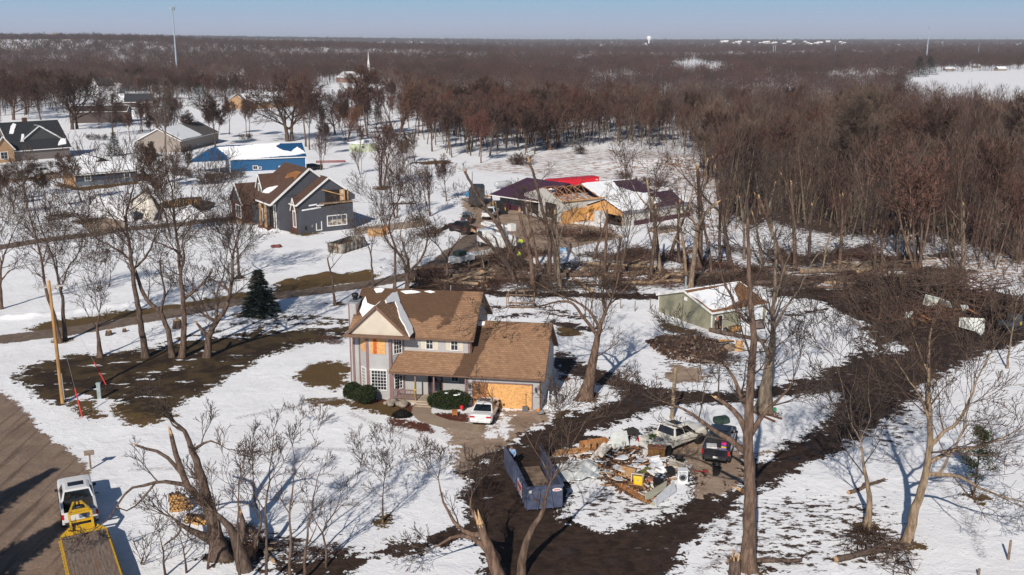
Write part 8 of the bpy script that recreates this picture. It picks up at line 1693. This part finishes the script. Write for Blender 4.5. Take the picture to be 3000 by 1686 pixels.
for k in range(12):
    while True:
        x,y=rng.uniform(480,2080),rng.uniform(470,1340)
        if inside((x,y),HEAP):break
    p=GG(*zt(x,y));m=MB();a=[(rng.uniform(.3,.9)*math.cos(q),rng.uniform(.25,.6)*math.sin(q),0) for q in np.arange(7)*.9];m.prism(a,(0,0,.05));o=m.build('snow_covered_sheet',SNOW if k % 3 else BRD[2]);o.location=(p[0],p[1],p[2]+.12+rng.uniform(.5,1)*heap_h(p));o.rotation_euler=(R(rng.uniform(-14,14)),R(rng.uniform(-14,14)),rng.uniform(0,6));tag(o,'flat sheet dusted with snow in the debris heap','sheet','snow dusted sheets in the debris heap')
m=MB()
for k in range(2600):
    x,y=rng.uniform(560,2000),rng.uniform(520,1330)
    if not inside((x,y),HEAP):continue
    p=GG(*zt(x,y));s=rng.uniform(.04,.16);i=rng.choice((0,0,1,2,3,3,3,4));m.obox((p[0],p[1],p[2]+rng.random()*heap_h(p)),(s*rng.uniform(1,3),s,s*.5),(rng.uniform(0,180),rng.uniform(0,60),rng.uniform(0,180)),i)
o=m.build('small_rubble',BRD);tag(o,'small broken bits filling the debris heap','rubble',None,'stuff')
def boxthing(name,label,cat,q,size,rz,mat,z=0,tilt=(0,0),bevel=.02):
    p=GG(*q);m=MB();m.box(-size[0]/2,size[0]/2,-size[1]/2,size[1]/2,0,size[2]);o=m.build(name,mat,None,(p[0],p[1],p[2]+z),None,bevel);o.rotation_euler=(R(tilt[0]),R(tilt[1]),R(rz));return tag(o,label,cat)
# white washing machine
p=GG(*zt(2170,1050));t=thing('washing_machine','white front-loading washing machine at the right end of the debris heap','washing machine',p,-6);EN=M('white_enamel',(.70,.70,.72),.35,.04)
m=MB();m.box(-.36,.36,0,.7,0,.92);m.build('cabinet',EN,t,bevel=.025);m=MB();m.lathe((0,0,0),[(.2,0),(.24,.03),(.26,.05),(.22,.06),(.18,.045)],20);m.v=[(x,-z,y+.45) for x,y,z in m.v];dr=m.build('door_ring',CHROME,t);m=MB();m.ball((0,-.02,.45),(.18,.05,.18),0,14,8);m.build('glass_bowl',GLASS,dr);m=MB();m.box(-.32,-.12,-.01,0,.78,.86);m.box(-.08,.32,-.01,0,.78,.86);m.build('control_panel',M('grey_panel',(.35,.36,.38),.5),t)
p=GG(*zt(1760,900));t=thing('white_appliance','white dryer tipped over in the debris heap','appliance',(p[0],p[1],p[2]+.35),25);m=MB();m.box(-.36,.36,-.35,.35,0,.8);m.build('cabinet',EN,t,bevel=.025);t.rotation_euler[0]=R(28);m=MB();m.box(-.36,.36,.3,.36,.8,.95);m.build('console',EN,t)
p=GG(*zt(1850,1080));t=thing('cooking_stove','black stove tipped on its back in the debris heap','stove',(p[0],p[1],p[2]+.15),-25);m=MB();m.box(-.38,.38,-.45,.45,0,.6);m.build('body',M('black_enamel',(.012,.012,.014),.25,.1),t,bevel=.02)
for x in (-.2,.2):
    for y in (-.2,.2):m=MB();m.lathe((x,y,.6),[(.12,0),(.12,.02),(.08,.03),(0,.03)],12);m.build('burner',STEEL,t)
boxthing('black_bin_bag','black plastic crate behind the tipped stove','crate',zt(1980,950),(.6,.5,.5),20,BLACKM,.2)
t=boxthing('cardboard_box','large tan cardboard box slumped in the debris heap','box',zt(1400,1000),(1.0,.5,.75),-24,M('tan_cardboard',(.36,.21,.10),.85,.15),.2,(-12,4))
p=GG(*zt(1520,1115));t=thing('wooden_nightstand','open white-framed box holding a yellow tub, front of the debris heap','box',(p[0],p[1],p[2]+.15),-18);m=MB();m.box(-.42,.42,-.05,.45,0,.06);m.box(-.42,-.36,-.05,.45,0,.8);m.box(.36,.42,-.05,.45,0,.8);m.box(-.42,.42,-.05,.45,.8,.86);m.box(-.36,.36,.4,.45,.06,.8);m.build('frame',M('tan_white_box',(.5,.42,.34),.8,.15),t);t.rotation_euler[0]=R(-14)
q=thing('yellow_tub','bright yellow plastic tub lying in the white-framed box','tub',(p[0]+.05,p[1]-.15,p[2]+.2),-18);m=MB();m.box(-.31,.31,-.1,.28,.02,.72);m.build('body',M('bright_yellow_plastic',(.72,.46,.005),.4,.05),q,bevel=.09);m=MB();m.box(-.2,.2,-.13,-.09,.18,.6);m.build('lid',M('bright_yellow_plastic',(.72,.46,.005),.4,.05),q,bevel=.03);m=MB();m.box(-.07,.07,-.15,-.12,.4,.5);m.build('badge',STEEL,q);q.rotation_euler[0]=R(-14)
boxthing('basket','reddish wicker basket of oddments beside the yellow tub','basket',zt(1730,1070),(.6,.45,.35),10,M('red_brown_wicker',(.30,.12,.08),.8,.5,8),.15,bevel=.08)
boxthing('olive_cushion','olive green cushion behind the white-framed box','cushion',zt(1640,960),(.75,.5,.18),-20,M('olive_fabric',(.09,.08,.015),.9,.15),.5,(35,0),.06)
p=GG(*zt(1800,720));t=thing('wooden_cabinet','dark brown wooden cabinet standing at the back of the debris heap','cabinet',p,-14);WAL=M('walnut_cabinet',(.11,.05,.018),.55,.3,4);m=MB();m.box(-.62,.62,-.25,.25,0,1.05);m.build('carcass',WAL,t);m=MB();m.box(-.68,.68,-.3,.3,1.05,1.12);m.build('top',M('red_brown_board_top',(.19,.09,.05),.6,.2),t);
for x in (-.42,0,.42):m=MB();m.box(x-.17,x+.17,-.275,-.25,.12,.95);m.build('door',M('walnut_door',(.15,.075,.025),.5,.3),t)
p=GG(*zt(940,560));t=thing('drawer_unit','broken orange-brown drawer unit lying at the back of the debris heap','drawers',p,22);m=MB();m.box(-1.2,1.0,-.25,.35,0,.08);m.box(-1.2,1.0,.3,.35,0,.7);m.box(-1.2,-1.15,-.25,.35,0,.7);m.box(.95,1.0,-.25,.35,0,.7);m.build('carcass',BRD[4],t)
for x in (-.6,-.1,.4):m=MB();m.box(x-.03,x+.03,-.25,.3,.08,.68);m.build('divider',BRD[1],t)
p=GG(*zt(1250,560));t=thing('white_sheet_panel','pale grey folded wall panel propped at the back of the debris heap','panel',p,0);PG=M('pale_grey_panel',(.50,.52,.50),.6,.1)
m=MB();m.prism([(-.6,0,.1),(.9,.3,.15),(.7,.7,1.2),(-.5,.5,1.1)],(.03,-.05,.02));m.build('sheet',PG,t);m=MB();m.prism([(-1.1,-.4,.1),(.5,-.5,.1),(.6,.1,.5),(-.7,.0,.6)],(0,-.02,.05));m.build('sheet',PG,t)
p=GG(*zt(1000,720));t=thing('mattress','white patterned mattress leaning across the debris heap','mattress',(p[0],p[1],p[2]+.45),40);m=MB();m.box(-1.0,1.0,-.45,.45,0,.16);m.build('cover',M('cream_mattress_ticking',(.58,.52,.46),.9,.2,10),t,bevel=.06);t.rotation_euler[1]=R(-32);m=MB();m.box(-.98,.98,-.455,-.445,.05,.11);m.build('piping',BRD[1],t)
# crumpled clear plastic sheet
rng=random.Random(5);p=GG(*zt(750,900));n=22;vs=[];
for i in range(n):
    for j in range(n):
        x=(i/(n-1)-.5)*4.4;y=(j/(n-1)-.5)*2.9;z=.12+.55*math.exp(-((x/1.7)**2+(y/1.1)**2))+.16*math.sin(x*2.6+y*1.7+.6)*math.cos(y*3.1-x*.8)+.07*math.sin(6*x+2*y)*math.sin(5*y);vs.append((x+.12*math.sin(5*y),y+.16*math.sin(4*x),max(.03,z)))
fs=[(i*n+j,i*n+j+1,(i+1)*n+j+1,(i+1)*n+j) for i in range(n-1) for j in range(n-1)]
tm=NT('milky_plastic_sheet');nz=tm.noise(tm.co(),2,4);tm.col(tm.mix(tm.sstep(nz,.35,.65),(.36,.38,.37),(.60,.62,.62)));PLS=tm.done(.22,spec=.6)
o=MB().add(vs,fs,0,True).build('plastic_sheeting',PLS,None,p,8);sd=o.modifiers.new('solid','SOLIDIFY');sd.thickness=.015;tag(o,'crumpled milky plastic sheeting at the left of the debris heap','plastic sheet')
# long stacked planks, siding panels, railing, bins
for k in range(9):
    a=GG(*zt(1090+k*14,960+k*13));b=GG(*zt(1600+k*6,1270+k*9));m=MB();m.bar(a+[0,0,.12+.05*(k % 3)],b+[0,0,.1+.05*(k % 3)],.2,.06);o=m.build('long_plank',BRD[(0,3,4)[k % 3]]);tag(o,'%s long plank of the bundle across the front of the debris heap' % ('brown','dark','orange-brown')[k % 3],'plank','%s long planks at the front of the heap' % ('brown','dark','orange-brown')[k % 3])
for k in range(5):
    a=GG(*zt(290+k*30,690-k*14));b=GG(*zt(820+k*10,650-k*16));m=MB();m.bar(a+[0,0,.1+.05*k],b+[0,0,.12+.05*k],.2,.05);o=m.build('lumber_plank',BRD[(2,1,1,4,1)[k]]);tag(o,['white-painted plank','tan plank','tan plank','orange-brown plank','tan plank'][k]+' behind the blue dumpster, left end of the debris heap','plank','planks behind the dumpster' if k in (1,2,4) else None)
CRS=siding('cream_vinyl_siding',(.42,.42,.33),.2)
def leanpanel(name,label,qs,z,mat,th=.05):
    pts=[G(*zt(*q),z_) for q,z_ in zip(qs,z)];c=sum(pts)/len(pts);m=MB();m.slab([tuple(p-c) for p in pts],th);o=m.build(name,mat,None,c);return tag(o,label,'panel')
leanpanel('house_siding','cream siding panel leaning at the front right of the debris heap',[(1660,1310),(1640,1200),(1950,1010),(1940,1110)],[.05,.55,.7,.25],CRS);leanpanel('house_siding','white siding panel leaning on the cream one, front right of the debris heap',[(1800,1370),(1775,1270),(2050,1010),(2085,1150)],[.05,.6,.85,.1],M('white_siding_sheet',(.60,.61,.64),.6,.12));leanpanel('siding_scrap','small cream siding scrap at the foot of the leaning panels',[(1700,1340),(1760,1290),(1800,1370),(1770,1375)],[.05,.2,.05,.03],CRS)
leanpanel('table_top','large snow-covered dark panel lying on the debris heap',[(1330,800),(1530,750),(1660,800),(1480,880)],[.7,.7,.75,.75],SNOW,.12);leanpanel('table_top','second snow-covered panel at the back of the debris heap',[(1500,650),(1660,660),(1760,710),(1600,740)],[.55,.55,.6,.6],SNOW,.12)
a=GG(*zt(1980,800));b=GG(*zt(2190,870));t=thing('deck_railing','cream deck railing lying behind the washing machine','railing',a,math.degrees(math.atan2(b[1]-a[1],b[0]-a[0])));L_=float(np.linalg.norm(b-a));m=MB();m.box(0,L_,-.04,.04,.5,.58);m.box(0,L_,-.04,.04,.05,.12)
for k in range(13):m.box(L_*k/12-.02,L_*k/12+.02,-.02,.02,.1,.52)
m.build('rails',M('cream_rail',(.5,.45,.36),.7),t)
for i,(q,r,h) in enumerate(((zt(2120,800),.3,.75),(zr(222,775),.3,.8))):
    p=GG(*q);t=thing('rubbish_bin',['black rubbish bin behind the washing machine','dark bin with snow inside at the rear of the black pickup'][i],'bin',p);m=MB();m.lathe((0,0,0),[(r*.8,0),(r,h),(r*1.08,h),(r*1.08,h-.05),(r*.9,h-.06),(r*.75,.15),(0,.15)],16);m.build('barrel',BLACKM,t);m=MB();m.lathe((0,0,h-.2),[(r*.85,0),(r*.4,.05),(0,.05)],12);m.build('contents',SNOW if i else BLACKM,t)
p=GG(*zt(1450,390));t=thing('wheelbarrow','dark overturned wheelbarrow left of the cream pickup tailgate','wheelbarrow',p,30);m=MB();m.prism([(-.45,-.3,.35),(.45,-.38,.35),(.45,.38,.35),(-.45,.3,.35)],(-.05,0,.3));m.build('tray',M('dark_tray',(.04,.035,.03),.6),t);wheel(t,-.0,-.6,.2,.1);m=MB();m.bar((-.25,-.6,.2),(-.3,.9,.45),.05);m.bar((.25,-.6,.2),(.3,.9,.45),.05);m.build('handles',OLDWOOD,t)
p=GG(*zv(1215,1130));t=thing('hand_cart','red hand tool lying on the dirt before the black pickup','tool',p,-5);m=MB();m.tube([(-.5,0,.06),(.2,0,.08)],.025,6);m.build('handle',RED,t);m=MB();m.prism([(.2,-.2,.05),(.55,-.12,.05),(.55,.12,.05),(.2,.2,.05)],(0,0,.12));m.build('head',M('dark_red_metal',(.22,.03,.03),.5),t)
boxthing('green_metal_object','dark green metal object beyond the black pickup','tarp',(2112,1240),(1.3,.8,.55),20,M('dark_green_metal',(.02,.04,.032),.7,.4),0,(8,0),.2)  # rounded block standing for a dark green metal object
for i,(a,b) in enumerate(((zr(430,345),zr(615,430)),(zr(470,350),zr(660,415)))):p,q=GG(*a),GG(*b);m=MB();m.bar(p+[0,0,.1+.05*i],q+[0,0,.1+.05*i],.16,.1);o=m.build('timber_beam',DARKWOOD);tag(o,['dark timber beam lying on the snow at the pale three-limbed tree foot','thinner timber lying beside the dark beam at the three-limbed tree'][i],'beam')
boxthing('green_bottle_crate','small green object on the snow by the three-limbed tree','container',zr(612,350),(.3,.3,.25),0,M('green_plastic',(.02,.22,.08),.5),0)
# shed yard
p=GG(*zs(1475,725));t=thing('fire_grate','black square framed screen leaning in the snow before the shed door','screen',p,20);m=MB();m.box(-.62,.62,-.05,.05,0,.12);m.box(-.62,.62,-.05,.05,.95,1.07);m.box(-.62,-.5,-.05,.05,.12,.95);m.box(.5,.62,-.05,.05,.12,.95);m.build('frame',BLACKM,t);t.rotation_euler[0]=R(-28);m=MB();m.box(-.5,.5,-.02,.02,.12,.95);m.build('mesh_screen',M('dusty_mesh',(.16,.12,.11),.9,.2),t)
def lp2(name,label,cat,qs,zz_,mat,conv,th=.04):
    pts=[G(*conv(*q),z_) for q,z_ in zip(qs,zz_)];c=sum(pts)/len(pts);m=MB();m.slab([tuple(p-c) for p in pts],th);o=m.build(name,mat,None,c);return tag(o,label,cat)
lp2('plywood_sheet','tan plywood sheet standing on edge in the rubble before the shed','plywood',[(1180,975),(1280,978),(1285,860),(1200,850)],[.05,.05,.9,.95],BRD[1],zs);lp2('plywood_sheet','snow-edged plywood strip left of the standing sheet before the shed','plywood',[(1000,865),(1180,870),(1180,850),(1000,838)],[.6,.6,.9,.9],OSB,zs);lp2('wood_trough','weathered wooden trough lying before the shed','trough',[(1000,960),(1195,975),(1200,900),(1090,895)],[.05,.05,.5,.5],OLDWOOD,zs,.12);lp2('tin_sheet','bent grey tin sheet dusted with snow on the dirt before the shed','sheet',[(790,1235),(900,1220),(960,1140),(850,1175)],[.05,.1,.5,.3],M('dull_tin',(.25,.26,.30),.5,.25),zs)
p=GG(*zs(1080,775));t=thing('spare_tyre','tyre lying against the shed by the doorway','tyre',p,30);wheel(t,.0,0,.34,.2)
m=MB();rng=random.Random(9);hc=GG(*zs(700,930));HP=[(150,860),(420,790),(640,800),(960,900),(1100,1000),(1050,1100),(700,1120),(420,1060),(240,950)]
for k in range(1900):
    x,y=rng.uniform(150,1100),rng.uniform(790,1120)
    if not inside((x,y),HP):continue
    p=GG(*zs(x,y));d=math.hypot((p[0]-hc[0])/5.5,(p[1]-hc[1])/4);s=rng.uniform(.06,.24);m.obox((p[0],p[1],p[2]+max(0,.7*(1-d*d))*rng.random()+.03),(s*rng.uniform(1,2.2),s,s*.7),(rng.uniform(0,180),rng.uniform(0,90),rng.uniform(0,180)),rng.choice((0,0,0,1,1,1,2,3,3,2)))
o=m.build('rubble_heap',[M('dark_leaf_rubble',(.05,.028,.02),.95,.4),M('brown_leaf_rubble',(.09,.048,.032),.95,.4),OLDWOOD,M('dark_leaf_rubble',(.05,.028,.02),.95,.4),SNOW]);tag(o,'brown rubble and snow heap before the green shed','rubble',None,'stuff')
# wreckage at the right of the mud loop
zw=zoomed(2450,800,550/2576)
def wreck(label,qs,zz_):return lp2('wreck_panel',label,'panel',qs,zz_,M('snowy_pale_panel',(.58,.60,.56),.7,.1),zw,.08)
wreck('tallest pale wall panel in the wreckage right of the mud loop',[(1180,430),(1350,470),(1425,345),(1225,295)],[.9,.8,2.0,2.3]);wreck('narrow pale panel right of the tallest one in the wreckage',[(1410,420),(1590,480),(1560,400),(1430,350)],[1.0,1.0,1.7,1.8]);wreck('square pale panel at the left of the wreckage',[(920,660),(985,680),(1065,520),(960,540)],[.2,.2,1.2,1.2]);wreck('large pale panel at the right of the wreckage',[(1680,740),(1930,810),(2035,625),(1690,610)],[.3,.3,1.4,1.4]);wreck('folded end of the large pale panel in the wreckage',[(1930,815),(1990,855),(2035,800),(2035,630)],[.3,.1,.3,1.4]);wreck('small pale panel behind the others in the wreckage',[(1700,440),(1740,530),(1820,480),(1800,440)],[1.2,.8,1.0,1.4])
rng=random.Random(15)
for k in range(30):
    p=GG(*zw(rng.uniform(620,1900),rng.uniform(420,800)));L=rng.uniform(1,3.2);i=rng.choice((0,3,3,4));m=MB();m.box(-L/2,L/2,-.09,.09,-.03,.03);o=m.build('broken_timber',BRD[i]);o.location=(p[0],p[1],p[2]+rng.uniform(.1,1.1));o.rotation_euler=(R(rng.uniform(-30,30)),R(rng.uniform(-30,30)),R(rng.uniform(0,180)));tag(o,'%s broken timber sticking out of the wreckage right of the mud loop' % BN[i],'timber','%s timbers in the right-hand wreckage' % BN[i])
p=GG(*zw(2400,780));t=thing('track_loader','grey machine with a yellow stripe behind the trees at the right edge','machine',p,20);m=MB();m.box(-1.3,1.0,-.6,.6,.5,1.0);m.box(-.2,.8,-.55,.55,1.0,1.7);m.build('body',M('grey_machine_paint',(.06,.065,.075),.6,.3),t,bevel=.05);m=MB();m.box(.5,.65,-.64,-.6,.6,.98);m.build('stripe',YT,t)
for s in (-1,1):m=MB();m.box(-1.4,1.1,min(s*.62,s*.9),max(s*.62,s*.9),0,.6);m.build('track',BLACKM,t,bevel=.1)
# odds and ends
p=G(*zg(1780,125));t=thing('garden_border','red rectangular metal frame lying on the snow beyond the grey house','frame',p,10);m=MB();m.box(-3.6,3.6,-1.4,-1.25,.1,.3);m.box(-3.6,3.6,1.25,1.4,.1,.3);m.box(-3.6,-3.45,-1.25,1.25,.1,.3);m.box(3.45,3.6,-1.25,1.25,.1,.3);m.build('bars',M('rusty_red_paint',(.22,.05,.04),.7,.3),t)
p=GG(*z4(1950,665));m=MB();rr=random.Random(2)
for k in range(5):m.ball((rr.uniform(-.5,.5),rr.uniform(-.3,.3),.2),(.35,.25,.25),0,7,5,.2,rr)
o=m.build('red_brown_lump',M('dull_red_cloth',(.14,.04,.035),.9,.3),None,p);tag(o,'dull red heap lying on the snow below the grey house','heap')
boxthing('orange_plywood','orange plywood board leaning on the retaining wall','plywood',z5(472,568),(2.4,.05,1.2),12,BRD[1],0,(-12,0),0);boxthing('orange_plywood','narrow orange board leaning right of the wide one on the retaining wall','plywood',z5(540,558),(.8,.05,1.5),20,BRD[4],0,(-14,0),0)
boxthing('blue_tarp','blue and white tarp bundle among the snapped trees before the workshop','tarp',zb(1115,850),(1.9,1.0,.9),10,M('blue_white_tarp',(.10,.32,.62),.6,.3,1.2,c2=(.6,.64,.7)),0,(0,0),.3);boxthing('blue_barrel','blue barrel beside the black box trailer','barrel',zc_(308,335),(.9,.9,1.0),0,M('blue_plastic',(.02,.16,.32),.5),0,bevel=.25)
boxthing('concrete_pad','grey concrete cellar hatch on the snow before the workshop','hatch',zb(2090,640),(5.0,2.2,.8),33,M('tan_concrete_block',(.24,.19,.15),.9,.2,1.5),-.1,bevel=.03)
# ================================================================= AIR
hb=MB().box(-24000,24000,-140,28000,-3,88).build('haze',[],None);hm=bpy.data.materials.new('haze_air');hm.use_nodes=True;nt=hm.node_tree;nt.nodes.remove(nt.nodes['Principled BSDF']);pv=nt.nodes.new('ShaderNodeVolumePrincipled');pv.inputs['Color'].default_value=(.80,.88,1.0,1);pv.inputs['Density'].default_value=7e-5;pv.inputs['Anisotropy'].default_value=0.0;nt.links.new(pv.outputs[0],nt.nodes['Material Output'].inputs['Volume']);hb.data.materials.append(hm);hb['kind']='stuff';hb['label']='thin blue winter haze over the far woods';hb['category']='haze'
